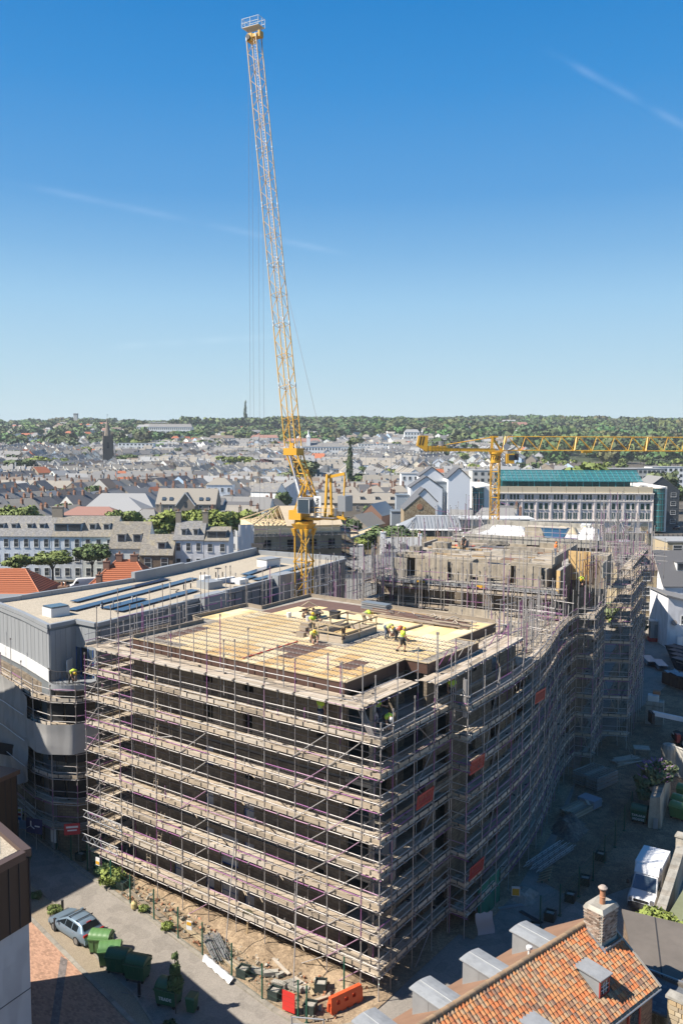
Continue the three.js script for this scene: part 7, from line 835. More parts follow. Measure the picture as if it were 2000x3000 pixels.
// ---------------------------------------------------------------- fences
function fence(name,label,pts,basket,h=2.3){
const t=thing(name,label,'fence');pts.forEach(([x,z],i)=>{part('post',new MB().box(x,h/2,z,.075,h,.075).box(x,.04,z,.22,.08,.22),M.greenPost,t);if(i){const[px,pz]=pts[i-1],L=Math.hypot(x-px,z-pz);if(L>4.6)return;const w=new MB(),n=Math.round(L/.16);for(let k=1;k<n;k++)w.tube(V(px+(x-px)*k/n,.1,pz+(z-pz)*k/n),V(px+(x-px)*k/n,h-.15,pz+(z-pz)*k/n),.0045,3);for(let y=.2;y<h-.1;y+=.38)w.tube(V(px,y,pz),V(x,y,z),.007,3);part('mesh_panel',w,M.greenPost,t);}});
for(const[i,[x,z,a]]of basket.entries()){const k=thing('ballast_basket',`black ballast basket at the ${label.includes('lane') ? 'lane' : 'road'} fence, ${['first', 'second', 'third', 'fourth', 'fifth', 'sixth', 'seventh', 'eighth'][i]} ${label.includes('lane') ? 'going up the lane' : 'from the left'}`,'basket',[x,0,z],a,label.includes('lane')?'ballast baskets of the lane fence':'ballast baskets of the road fence');const m=new MB();for(const s of[-1,1]){m.box(s*.4,.38,0,.05,.72,.8).box(0,.38,s*.4,.8,.72,.05);}m.box(0,.74,.4,.9,.06,.08).box(0,.74,-.4,.9,.06,.08).box(.4,.74,0,.08,.06,.9).box(-.4,.74,0,.08,.06,.9);part('basket',m,mat([.035,.05,.045],.7),k);part('block',new MB().box(.02,.5,.03,.66,.3,.6,.1),M.concretePale,k);k.scale.setScalar(.82);}
return t;
}
fence('site_fence','green mesh site fence along the kerb of the sunny road',[[-33.7,-.75],[-31.2,-.4],[-28.7,.05],[-26.45,.25],[-22.85,.95],[-20.1,1.5],[-17.2,1.9],[-14.2,2.5],[-11.6,2.87],[-8.55,3.42],[-5.67,3.9],[-3.0,3.85]],[[-31.6,-1.1,.1],[-28.3,-.6,.2],[-26,-.55,.2],[-22.3,.35,.2],[-8.1,2.85,.2],[-5.2,3.3,.2],[-2.7,3.1,.3],[-3.4,1.15,.5]]);
fence('site_fence','green post at the corner of the site by the orange barrier',[[-2.3,3.95]],[]);fence('site_fence','lone green fence post beside the front corner of the scaffold',[[-2.14,.5]],[]);
fence('site_fence','dark mesh fence along the shaded lane on the right',[[4.7,-13.0],[5.25,-15.2],[5.45,-18.4],[5.5,-21.3],[5.3,-24.5],[5.15,-27.6],[4.85,-31],[4.5,-34.2]],[[4.9,-14.3,.1],[5.15,-17.5,.1],[5.2,-20.4,.2],[4.9,-24.8,0],[4.7,-12.2,.3]]);
{const t=thing('netting_fence','green debris netting fence panel standing at the foot of the scaffold','fence');for(const[z0,z1]of[[-10.9,-12.7],[-12.7,-14.4]])part('netting',gridGeo(6,5,(i,j)=>V(1.02+.05*Math.sin(i+j),j*.5,z0+(z1-z0)*i/6)),mat([.01,.19,.125],.8,{side:THREE.DoubleSide}),t);for(const z of[-10.9,-12.7,-14.4])part('post',new MB().tube(V(1.04,0,z),V(1.04,2.6,z),.03,5),M.greenPost,t);}
// ---------------------------------------------------------------- vehicles
function wheel(parent,x,z,r=.31,w=.21){const y=part('wheel',new THREE.CylinderGeometry(r,r,w,20).rotateX(Math.PI/2),M.rubber,parent);y.position.set(x,r,z);part('rim',new THREE.CylinderGeometry(r*.66,r*.6,w+.02,14).rotateX(Math.PI/2),M.chrome,y);}
function makeCar(label,at,turn,paint,o={}){ // hatchback, nose to -x
const t=thing(o.name??'parked_car',label,'car',at,turn,o.group),top=[[-2.1,.52],[-2.04,.66],[-1.85,.76],[-1.3,.88],[-.98,.95],[-.5,1.22],[-.05,1.41],[.5,1.45],[1.1,1.42],[1.5,1.34],[1.82,1.05],[1.98,.93],[2.08,.8],[2.12,.55]],L=(x)=>lerpT(top,x),st=top.map((p)=>p[0]);
const ring=(x)=>{const y=L(x),f=1-.16*Math.pow(Math.abs(x)/2.12,4),b=Math.min(y-.02,.92),cab=Math.max(0,Math.min(1,(y-.95)/.4)),wt=.84-.22*cab;return[[.78*f,.24],[.85*f,.38],[.885*f,.62],[.87*f,b],[(wt+.03)*f,Math.max(b+.005,y-.07)],[(wt-.12)*f,y-.012],[.3*f,y+.01]];};
const half=ring(0).length,body=gridGeo(st.length-1,half*2-1,(i,j)=>{const r=ring(st[i]),k=j<half?j:half*2-1-j;return V(st[i],r[k][1],(j<half?1:-1)*r[k][0]);});
const pm=mat(paint,.3,{metalness:.35});part('body',body,pm,t);part('bumper',new MB().box(2.1,.42,0,.12,.26,1.5).box(-2.1,.4,0,.1,.24,1.5),pm,t);part('underbody',new MB().box(0,.24,0,4,.14,1.5),M.black,t);
const glass=mat([.02,.028,.035],.06,{metalness:.3}),side=(s)=>{const g=new MB();const w=(x,h)=>{const r=ring(x);const y0=.93,y1=L(x)-.07,k=(h-y0)/Math.max(.02,y1-y0);return V(x,h,s*((r[3][0]+(r[4][0]-r[3][0])*k)+.012));};for(const[a,b]of[[-.62,-.02],[.04,.72],[.8,1.34]]){const q=[w(a,.96),w(b,.96),w(b,Math.min(1.34,L(b)-.1)),w(a,Math.max(1.0,Math.min(1.34,L(a)-.1)))];g.quad(...(s>0?q:q.reverse()));}return g;};
for(const s of[1,-1])part('side_window',side(s),glass,t);
part('windscreen',new MB().quad(V(-.97,.985,.68),V(-.2,1.39,.55),V(-.2,1.39,-.55),V(-.97,.985,-.68)),glass,t);part('rear_window',new MB().quad(V(1.845,1.06,.62),V(1.845,1.06,-.62),V(1.53,1.345,-.53),V(1.53,1.345,.53)),glass,t);
for(const s of[1,-1]){part('tail_light',new MB().box(2.03,.84,s*.62,.12,.15,.3),mat([.40,.02,.02],.3),t);part('headlight',new MB().box(-1.98,.66,s*.58,.16,.13,.32),M.chrome,t);part('mirror',new MB().box(-.72,1.0,s*.95,.14,.13,.2),pm,t);for(const x of[-1.32,1.26])wheel(t,x,s*.76);for(const x of[-.1,.75])part('handle',new MB().box(x+.2,.82,s*.885,.16,.03,.03),M.chrome,t);}
part('number_plate',new MB().box(2.165,.62,0,.02,.11,.52),mat([.75,.55,.05],.5),t);if(o.bars)for(const x of[.2,1.0])part('roof_bar',new MB().box(x,1.5,0,.06,.03,1.3).box(x,1.475,.58,.1,.05,.06).box(x,1.475,-.58,.1,.05,.06),M.black,t);
if(o.bars)part('brake_light',new MB().box(1.5,1.375,0,.06,.04,.35),mat([.45,.02,.02],.3),t);
return t;
}
function makeVan(label,at,turn,paint,o={}){ // panel van, nose to -x
const t=thing('parked_van',label,'van',at,turn,o.group),L=o.L??5,W=o.W??.96,Hh=o.H??2.15,x0=-L/2,pm=mat(paint,.35,{metalness:.1});
const S=[[x0,.75,.9],[x0+.1,.95,1],[x0+.75,1.12,1],[x0+1.45,Hh-.12,.93],[x0+1.9,Hh,.93],[L/2-.15,Hh,.93],[L/2,Hh-.15,.92],[L/2+.02,.6,.95]];
part('body',gridGeo(S.length-1,9,(i,j)=>{const[x,y,w]=S[i],b=Math.min(y-.03,1.15),r=[[W*w*.95,.35],[W*w,.6],[W*w,b],[W*w*.94,y-.1*(y>1.3)],[W*w*.8,y]],k=j<5?j:9-j;return V(x,r[k][1],(j<5?1:-1)*r[k][0]);}),pm,t);
const g=mat([.02,.028,.035],.06,{metalness:.3});part('windscreen',new MB().quad(V(x0+.8,1.2,.8*W),V(x0+1.42,Hh-.22,.74*W),V(x0+1.42,Hh-.22,-.74*W),V(x0+.8,1.2,-.8*W)),g,t);for(const s of[1,-1]){part('side_window',new MB().box(x0+1.55,Hh*.66,s*W*.962,.75,.5,.03),g,t);if(o.windows)part('side_window',new MB().box(x0+3.1,Hh*.7,s*W*.95,1.9,.45,.03),g,t);for(const x of[x0+.85,L/2-.95])wheel(t,x,s*W*.86,.33);part('headlight',new MB().box(x0+.05,.82,s*W*.66,.14,.16,.26),M.chrome,t);part('mirror',new MB().box(x0+1.1,1.3,s*(W+.12),.1,.25,.16),M.black,t);}part('bumper',new MB().box(x0,.5,0,.16,.3,W*1.8),M.charcoal,t);if(o.stripe)part('lower_panel',new MB().box(.1,.75,W*.985,L*.92,.5,.04).box(.1,.75,-W*.985,L*.92,.5,.04),mat(o.stripe,.35,{metalness:.1}),t);return t;
}
reseed(231);
makeCar('pale blue hatchback with black roof bars parked by the gravel verge',[-20.35,.01,5.95],-.07,[.24,.33,.42],{bars:true});
{ // box van in the shaded lane, facing us
const t=thing('box_van','white box van parked against the garden wall in the lane','van',[9.6,.01,-21.3],-.06);const wm=mat([.80,.81,.83],.4),cb=new MB();t.rotation.y=Math.PI/2*-1+.06+Math.PI; // nose toward the viewer
part('cargo_box',new MB().hex([V(-.6,.75,.98),V(2.5,.75,.98),V(2.5,.75,-.98),V(-.6,.75,-.98)],[V(-.3,2.7,.95),V(2.5,2.7,.95),V(2.5,2.7,-.95),V(-.3,2.7,-.95)]),wm,t);const S=[[-2.6,.8,.84],[-2.5,1.05,.92],[-1.8,1.25,.95],[-1.0,2.1,.9],[-.5,2.3,.9],[-.3,2.3,.9]];part('cab',gridGeo(S.length-1,9,(i,j)=>{const[x,y,w]=S[i],b=Math.min(y-.03,1.25),r=[[w*.95,.4],[w,.65],[w,b],[w*.93,y-.08],[w*.8,y]],k=j<5?j:9-j;return V(x,r[k][1],(j<5?1:-1)*r[k][0]);}),wm,t);part('windscreen',new MB().quad(V(-1.74,1.34,.8),V(-1.03,2.08,.72),V(-1.03,2.08,-.72),V(-1.74,1.34,-.8)),M.glassSky,t);part('wind_deflector',new MB().hex([V(-1.0,2.2,.85),V(-.2,2.2,.95),V(-.2,2.2,-.95),V(-1.0,2.2,-.85)],[V(-.5,2.6,.8),V(-.25,2.68,.9),V(-.25,2.68,-.9),V(-.5,2.6,-.8)]),wm,t);for(const s of[1,-1]){part('headlight',new MB().box(-2.5,.95,s*.72,.2,.26,.2),M.chrome,t);part('mirror',new MB().box(-1.5,1.6,s*1.14,.1,.3,.2),M.black,t);part('side_window',new MB().box(-1.05,1.62,s*.93,.7,.5,.03),M.glass,t);wheel(t,-1.75,s*.8,.34);wheel(t,1.6,s*.8,.34,.28);}part('bumper',new MB().box(-2.6,.55,0,.14,.32,1.7),M.charcoal,t);part('grille',new MB().box(-2.6,.95,0,.06,.16,1),M.black,t);part('chassis',new MB().box(.2,.6,0,4.4,.2,1),M.charcoal,t);}
const street=(d,px)=>{const p=view(d,(px-1000)/2492*d,.02);return p.toArray();};
makeCar('red car parked beneath the wide street tree before the terrace',street(187,132),YAW+2.6,[.38,.03,.03]);makeCar('silver car parked beside the red car before the terrace',street(186,156),YAW+2.7,[.5,.5,.52]);makeCar('dark car parked between the silver car and the white van',street(188,186),YAW+2.7,[.04,.045,.05]);makeCar('dark blue car parked right of the white van before the terrace',street(192,285),YAW+2.8,[.05,.08,.14]);makeCar('small dark car parked before the terrace under the tall street tree',street(194,312),YAW+2.8,[.10,.11,.12]);
makeVan('white panel van parked before the terrace beside the tall street tree',street(187,236),YAW+.35,[.78,.78,.78],{L:5.6,H:2.4,W:1.0});
makeVan('teal and white camper van in the car park below the grey fence',street(262,1832),YAW+Math.PI,[.78,.79,.8],{windows:true,stripe:[.04,.30,.38],H:2.0});makeVan('white van parked behind the teal camper van',street(268,1836),YAW+Math.PI,[.78,.78,.78],{});makeCar('black car parked right of the teal camper van',street(258,1915),YAW+.1,[.02,.02,.024]);makeCar('blue car parked behind the flat roofed beige box',street(238,1922),YAW+.2,[.05,.14,.26]);makeCar('white car parked by the dark tree right of the crane cab',street(255,1030),YAW+.5,[.7,.7,.7]);makeCar('silver car beside the blue walled house',street(330,655),YAW+.5,[.5,.52,.55]);makeCar('dark car on the road at the right end of the pink building',street(322,1985),YAW+.9,[.06,.02,.02]);
for(let k=0;k<6;k++){const p=view(330,(1500+k*62-1000)/2492*322);makeCar(['white','grey','black','silver','pale','white'][k]+' car on the roof deck under the green glass, '+['first','second','third','fourth','fifth','sixth'][k]+' from left',[p.x,16.12,p.z],YAW+(k%2)*1.5,pick([[.7,.7,.7],[.3,.3,.32],[.04,.04,.05]]));}
// ---------------------------------------------------------------- bins
function domedBin(label,at,turn,m,open,group){const t=thing('wheeled_bin',label,'bin',at,turn,group),b=new MB();b.hex([V(-.6,.2,.42),V(.6,.2,.42),V(.6,.2,-.42),V(-.6,.2,-.42)],[V(-.68,1.1,.53),V(.68,1.1,.53),V(.68,1.1,-.53),V(-.68,1.1,-.53)]);part('body',b,m,t);part('rim',new MB().box(0,1.12,.54,1.44,.09,.07).box(0,1.12,-.54,1.44,.09,.07).box(.69,1.12,0,.07,.09,1.02).box(-.69,1.12,0,.07,.09,1.02),m,t);const lid=gridGeo(12,8,(i,j)=>{const f=i/12,rib=i%3===1?.02:0,a=j/8*Math.PI;return V(-.68+1.36*f,1.14+(.36+rib)*Math.sin(a),-.52*Math.cos(a)-(open?.12:0));});part('lid',lid,mat(m.color.toArray().map((c)=>c/.66),.42,{side:THREE.DoubleSide}),t);const ends=new MB();for(const s of[-1,1]){const p=[];for(let j=0;j<=8;j++){const a=j/8*Math.PI;p.push(V(.68*s,1.14+.36*Math.sin(a),-.52*Math.cos(a)));}ends.poly(s>0?p.reverse():p);}part('lid_end',ends,m,t);for(const x of[-.5,.5])for(const z of[-.35,.35]){const w=part('castor',new THREE.CylinderGeometry(.1,.1,.06,10).rotateX(Math.PI/2),M.black,t);w.position.set(x,.1,z);}for(const s of[-1,1])part('trunnion',new THREE.CylinderGeometry(.05,.05,.14,8).rotateZ(Math.PI/2),m,t).position.set(.72*s,1.0,0);for(const x of[-.35,0,.35])part('rib',new MB().beam(V(x,.25,.43),V(x,1.05,.535),.05,.04),m,t);return t;}
domedBin('sunlit green bin with a ribbed barrel lid next to the blue car',[-17.25,.01,6.35],.5,M.binGreen);domedBin('green bin half in the sun behind the barrel lidded one',[-15.75,.01,6.85],.75,M.binGreen);domedBin('green bin with a flat sunlit lid edge, third from the blue car',[-14.75,.01,7.0],.45,M.binDark);domedBin('dark green bin with a tilted lid, fourth from the blue car',[-13.2,.01,6.85],.35,M.binDark,true);
{const t=domedBin('green bin with white lettering and an open lid by the slender tree',[-9.9,.01,7.35],.3,M.binDark,true);part('lettering',new MB().add(letters('TRADE',.2),new THREE.Matrix4().makeTranslation(.02,.62,.5)),M.white,t);}
{const t=thing('wheeled_bin','small green two wheeled bin right of the slender tree','bin',[-8.3,.01,7.05],.35);part('body',new MB().hex([V(-.22,.12,.24),V(.22,.12,.24),V(.22,.12,-.24),V(-.22,.12,-.24)],[V(-.29,.98,.32),V(.29,.98,.32),V(.29,.98,-.32),V(-.29,.98,-.32)]),M.binDark,t);part('lid',new MB().hex([V(-.3,.98,.36),V(.3,.98,.36),V(.3,.98,-.36),V(-.3,.98,-.36)],[V(-.27,1.07,.3),V(.27,1.07,.3),V(.27,1.05,-.34),V(-.27,1.05,-.34)]),M.binDark,t);for(const s of[-1,1])part('wheel',new THREE.CylinderGeometry(.11,.11,.06,10).rotateZ(Math.PI/2),M.black,t).position.set(.27*s,.11,-.24);part('handle',new MB().tube(V(-.25,1,-.4),V(.25,1,-.4),.02,5),M.black,t);}
{const t=domedBin('green bin lettered in white at the end of the lane fence',[5.35,.01,-33.6],.1,M.binDark,true);part('lettering',new MB().add(letters('TRAHAM',.2),new THREE.Matrix4().makeTranslation(0,.72,.5)).add(letters('HOUSE',.22),new THREE.Matrix4().makeTranslation(0,.38,.48)),M.white,t);}
domedBin('nearest of the green bins behind the broken wall',[8.0,.01,-36.2],-.2,M.binGreen);domedBin('middle of the green bins behind the broken wall',[7.7,.01,-37.9],-.1,M.binGreen);domedBin('farthest of the green bins behind the broken wall',[7.5,.01,-40.6],-.1,M.binGreen);
// ---------------------------------------------------------------- barriers, signs, stacks and rubble
function barrier(label,at,turn,m,tilt=0){const t=thing('barrier',label,'barrier',at,turn);t.rotation.order='YXZ';t.rotation.x=tilt;const b=new MB();const cell=(x0,x1,y0,y1)=>{const w=(y)=>.25-.13*y;b.hex([V(x0,y0,w(y0)),V(x1,y0,w(y0)),V(x1,y0,-w(y0)),V(x0,y0,-w(y0))],[V(x0,y1,w(y1)),V(x1,y1,w(y1)),V(x1,y1,-w(y1)),V(x0,y1,-w(y1))]);};cell(-1.15,1.15,.12,.48);cell(-1.1,1.1,.72,1.0);for(const[a,c]of[[-1.12,-.72],[-.5,-.15],[.1,.42],[.66,1.12]])cell(a,c,.48,.72);for(const x of[-.9,-.25,.25,.9])b.box(x,.06,0,.35,.12,.48);part('body',b,m,t);for(const x of[-1.2,1.2])part('link',new MB().tube(V(x,.2,0),V(x,.7,0),.08,8,.08,true),m,t);for(const x of[-.6,.2,.8])part('cap',new MB().box(x,1.0,0,.14,.03,.1),M.orange,t);return t;}
barrier('orange red plastic water barrier lying at the road corner',[-1.35,.04,1.5],1.25,M.orange);
function gate(label,at,turn,m,tilt){const t=thing('gate_barrier',label,'barrier',at,turn);t.rotation.order='YXZ';t.rotation.x=tilt;const b=new MB();b.box(0,.95,0,2,.14,.05).box(0,.12,0,2,.12,.05).box(-.97,.55,0,.07,.9,.05).box(.97,.55,0,.07,.9,.05);part('frame',b,m,t);for(let k=0;k<9;k++)part('bar',new MB().box(-.8+k*.2,.54,0,.07,.76,.04),m,t);return t;}
const redB=mat([.50,.06,.045],.55);
gate('red barrier grille tied to the shaded face of the scaffold, nearest the corner',[.13,10.3,-4.9],Math.PI/2,redB,.12);gate('red barrier grille on the scaffold just past the recess',[1.28,11.2,-9.8],Math.PI/2,redB,.1);gate('red barrier grille low on the scaffold above the green netting',[1.28,3.9,-10],Math.PI/2,redB,.1);gate('red barrier grille high on the shaded scaffold in the middle of the curve',[.2,12.4,-23],Math.PI/2,redB,.1);
const board=(name,label,cat,at,turn,w,h,m,deco)=>{const t=thing(name,label,cat,at,turn);part('panel',new MB().box(0,h/2,0,w,h,.04),m,t);if(deco)deco(t);return t;};
board('sign','plain red board standing by the corner of the road fence','sign',[-3.62,.2,3.95],.1,.85,1.2,mat([.72,.04,.03],.5),(t)=>{for(const y of[.3,.6,.9])part('line',new MB().box(0,y,.025,.75,.015,.01),M.redDark,t);});
board('sign','white notice with red and yellow bars on the dark scaffold at the left','sign',[-34.5,2.0,1.05],.35,1.3,1.3,M.white,(t)=>{part('bar',new MB().box(0,1.1,.03,1.1,.22,.02),mat([.5,.4,.05],.6),t);part('bar',new MB().box(0,.75,.03,1.1,.2,.02),M.redDark,t);part('bar',new MB().box(0,.4,.03,1.1,.2,.02),mat([.05,.2,.5],.6),t);});
board('sign','dark blue notice with a white three bladed mark on the left scaffold','sign',[-31.6,2.0,1.3],.3,1.5,1.2,mat([.02,.03,.12],.6),(t)=>{const b=new MB();for(const a of[1.57,3.66,5.76])b.beam(V(-.3,.6,.03),V(-.3+.4*Math.cos(a),.6+.4*Math.sin(a),.03),.1,.02);part('mark',b,M.white,t);part('lettering',new MB().box(.3,.62,.03,.45,.1,.02),M.white,t);});
board('sign','red notice on the dark scaffold at the left','sign',[-28.3,2.4,.2],.8,1.2,.9,mat([.50,.03,.04],.6),(t)=>part('lettering',new MB().box(0,.62,.03,.9,.14,.02).box(0,.36,.03,.7,.1,.02),M.white,t));
board('sign','small pale blue notice beside the striped notice on the left scaffold','sign',[-33.1,1.9,1.2],.3,.9,.7,mat([.25,.4,.55],.6));board('sign','white paper notice on the road fence near the two workers','sign',[-31.4,.7,-.3],.1,.6,1.1,M.white);board('sign','yellow and white notice on the road fence below the stair tower','sign',[-24.7,1.2,.65],.1,.4,.6,M.white,(t)=>part('bar',new MB().box(0,.2,.03,.34,.24,.02),M.yellow,t));board('sign','small yellow topped notice on the road fence before the pipe pile','sign',[-12.9,1.3,2.75],.2,.4,.6,M.white,(t)=>part('bar',new MB().box(0,.42,.03,.34,.22,.02),M.yellow,t));board('sign','yellow notice hung on a wire beside the green netting','sign',[2.1,.6,-14.8],.5,.6,.7,M.white,(t)=>part('bar',new MB().box(0,.3,.03,.5,.5,.02),M.yellow,t));
// rubble, planks and pipes between fence and scaffold
{reseed(241);const rb=thing('rubble','broken stone and brick rubble strewn between fence and scaffold','rubble');rb.userData.kind='stuff';const gs=[0,1,2].map((k)=>{reseed(250+k);const p=[];for(let q=0;q<8;q++)p.push(V((q&1?1:-1)*rr(.3,.6),(q&2?1:-1)*rr(.25,.5),(q&4?1:-1)*rr(.3,.6)));return new MB().hex([p[4],p[5],p[1],p[0]],[p[6],p[7],p[3],p[2]]).geo();}),acc=[0,1,2,3].map(()=>new MB());for(let k=0;k<900;k++){const x=rr(-22,-1.2),f=(x+22)/21,z=-1.2+rnd()*(2.2+2.9*f),s=.05+.16*Math.pow(rnd(),3);acc[k%4].add(gs[k%3],new THREE.Matrix4().compose(V(x,.1+s*.3,z),new THREE.Quaternion().setFromEuler(new THREE.Euler(rnd()*6,rnd()*6,rnd()*6)),V(s*rr(1,1.8),s,s)));}acc.forEach((a,k)=>part('stones',a,[M.concreteTan,M.concretePale,M.terracotta,M.dirt][k],rb,{kind:'stuff'}));}
const planks=[[-16.8,.9,-7.4,3.0,.13,'long pale yellow plank lying along the road fence',M.timberPale,6.6],[-21.6,.5,-16.2,1.6,.2,'long grey plank lying behind the fence at the left',M.boardD,6],[-11.0,2.2,-8.8,2.7,.12,'weathered plank beside the pipe pile',M.boardC,2.6],[-12.3,1.6,-8.6,2.4,.12,'second weathered plank beside the pipe pile',M.boardB,3],[-10.6,.4,-8.4,1.1,.12,'pale plank across the spoil heap',M.boardA,2.4],[-7.6,.6,-5.8,1.2,.1,'plank near the middle of the rubble',M.boardC,2],[-4.9,1.9,-3.6,1.2,.1,'short batten near the orange barrier',M.timberPale,1.6],[-4.4,2.2,-3.8,.9,.1,'crossed batten near the orange barrier',M.timber,1.8],[-3.1,2.6,-2.6,1.4,.12,'thick plank leaning beside the orange barrier',M.boardA,1.5],[-5.3,1.3,-4.0,1.5,.1,'batten among broken timber before the corner',M.boardC,1.4],[-4.2,1.4,-3.4,1.9,.1,'short timber offcut among broken timber',M.timberPale,1]];
for(const[x0,z0,x1,z1,w,lb,m]of planks)solo('plank',new MB().beam(V(x0,.22,z0),V(x1,.16,z1),w>.12?.34:.2,.07),m,lb,'plank');
{const t=thing('pipe_pile','pile of grey scaffold tubes behind the road fence','pile',[-11.3,.1,1.9],-.55);reseed(261);for(let k=0;k<40;k++){const l=Math.floor(k/14),z=-.6+(k%14)*.09+l*.04;part('tube',new MB().tube(V(-1.5+rr(-.3,.3),.06+l*.09,z),V(1.4+rr(-.3,.3),.06+l*.09+rr(0,.1),z+rr(-.1,.1)),.028,6),rnd()<.8?M.galv:M.steelDull,t);}}
for(const[x,z,a,lb]of[[-7.5,2.2,.3,'pair of concrete lintels, left of the rubble'],[-6.7,1.9,.8,'tilted concrete block beside the pair of lintels'],[-5.6,2.4,.2,'flat kerb stone in the middle of the rubble'],[-5.2,2.0,1,'upright kerb stone in the middle of the rubble'],[-4.6,2.1,.1,'kerb stone right of the upright one']])solo('kerb_stone',new MB().box(x,.28,z,.9,.24,.32,a).box(x+.5,.22,z-.3,.5,.2,.26,a+.5),M.concretePale,lb,'stone block');
{const t=thing('jerrycan','yellow plastic can standing on the kerb side of the fence','can',[-19.4,.1,1.75],.3);part('body',new MB().lathe([[0,0],[.2,.02],[.22,.1],[.22,.4],[.14,.5],[0,.5]],12),mat([.62,.50,.22],.6),t);part('cap',new MB().tube(V(.06,.5,0),V(.06,.56,0),.05,8,.05,true),M.black,t);}
solo('white_sheet',gridGeo(16,4,(i,j)=>V(-11.2+i*.19+.04*Math.sin(j*2+i),.14+.22*Math.sin(j/4*3.14)+.05*Math.sin(i*1.7+j),3.05+i*.045+(j-2)*.14)),mat([.72,.72,.72],.6,{side:THREE.DoubleSide}),'crumpled white sheet lying along the kerb under the fence','sheet');
{const t=thing('handrail','galvanised tube handrail at the bottom edge near the corner','handrail',[-1.6,0,4.6],.5);part('rail',new MB().tube(V(-1,1,0),V(.8,1,0),.045,7).tube(V(-1,.6,0),V(.8,.6,0),.04,7),M.galv,t);for(const x of[-1,.8])part('post',new MB().tube(V(x,0,0),V(x,1.03,0),.045,7),M.galv,t);}
{const t=thing('spade_sign','round headed yellow stemmed sign propped against the scaffold','sign',[-10.6,.3,-.4],.3);part('head',new THREE.CylinderGeometry(.42,.42,.04,12).rotateX(Math.PI/2),mat([.20,.19,.10],.8),t).position.y=1.3;part('stem',new MB().beam(V(0,0,.3),V(0,1.2,0),.12,.04),M.timber,t);}
// things along the lane
reseed(271);
{const t=thing('lattice_beams','pile of white lattice beams at the foot of the curved scaffold','pile',[1.7,.05,-22.3],1.42);for(let k=0;k<6;k++){const b=new MB(),z=-.8+k*.28,y=.1+(k%2)*.1;b.tube(V(-2.6,y,z),V(2.6,y,z),.03,4).tube(V(-2.6,y+.42,z+.2),V(2.6,y+.42,z+.2),.03,4);for(let q=0;q<12;q++)b.tube(V(-2.6+q*.43,y+(q%2)*.42,z+(q%2)*.2),V(-2.17+q*.43,y+(1-q%2)*.42,z+(1-q%2)*.2),.022,4);part('beam',b,k%2?M.galv:M.white,t);}}
{const t=thing('pallet','yellow slatted pallet leaning on the lattice beams','pallet',[2.3,.1,-19.6],.25);t.rotation.order='YXZ';t.rotation.z=.5;for(let k=0;k<5;k++)part('slat',new MB().box(0,.1,-.9+k*.45,1.3,.04,.2),M.timberPale,t);for(const x of[-.55,0,.55])part('bearer',new MB().box(x,.03,0,.1,.1,2.1),M.greenPost,t);}
{const t=thing('plank_stack','long stack of shuttering planks beside the lane scaffold','stack',[.5,.05,-32.6],1.35);for(let l=0;l<4;l++)for(let k=0;k<5;k++)part('plank',new MB().box(rr(-.15,.15),.1+l*.16,-.6+k*.3,4.6,.12,.27,rr(-.02,.02)),pick([M.boardB,M.boardD,M.boardA]),t);part('plank',new MB().box(.6,.8,.2,1.6,.05,.25,.8),M.boardC,t);part('wrap',new MB().box(1.4,.5,0,1.3,.7,1.7),mat([.30,.34,.40],.7),t);}
{const t=thing('panel_stack','stack of grey mesh panels in two piles at the turn of the scaffold','stack',[-.6,.05,-39.5],1.3);for(const s of[0,1])for(let l=0;l<7;l++){const m=new MB(),z=-.75+s*1.5;m.box(0,.12+l*.18,z+.6,3.4,.12,.08).box(0,.12+l*.18,z-.6,3.4,.12,.08);for(let q=0;q<9;q++)m.box(-1.65+q*.41,.12+l*.18,z,.07,.1,1.2);part('panel',m,l%2?M.galv:M.concretePale,t);}}
{const t=thing('board_pile','loose pile of scaffold boards lying by the second tower','pile',[.2,.05,-47],1.1);for(let k=0;k<14;k++)part('board',new MB().box(rr(-.5,.5),.06+Math.floor(k/5)*.06,-.8+(k%5)*.36,rr(2.4,3.6),.05,.24,rr(-.15,.15)),pick([M.boardD,M.boardB,M.boardC]),t);}
{const t=thing('work_table','timber work platform by the boards at the second tower','table',[.9,0,-49.6],.4);part('top',new MB().box(0,.9,0,1.6,.08,1.2),M.boardC,t);for(const x of[-.7,.7])for(const z of[-.5,.5])part('leg',new MB().box(x,.43,z,.1,.86,.1),M.boardD,t);}
{const t=thing('block_stack','tall stack of grey blocks with wrapped goods on top at the lane end','stack',[-.9,.02,-61],.2);for(let l=0;l<5;l++)for(const x of[-.5,.5])part('block_pack',new MB().box(x,.3+l*.56,rr(-.04,.04),.98,.5,1.3),l<3?M.concrete:M.concretePale,t);part('goods',new MB().box(-.2,3.1,0,1.2,.7,1),M.white,t);part('goods',new MB().box(.1,3.6,-.6,.8,.4,.8),M.terracotta,t);}
{reseed(281);const heap=mound([[-.2,-27.2],[2.1,-26.2],[2.2,-29.4],[.6,-31],[-.6,-30]],.9,mat([.30,.31,.32],1,{map:T.dirt}),'rubble_heap',undefined,.9,.3);mound([[1.6,-14.8],[3,-15.2],[2.8,-17.2],[1.4,-17.2]],.5,M.concrete,'rubble_heap',undefined,.5,.25);}
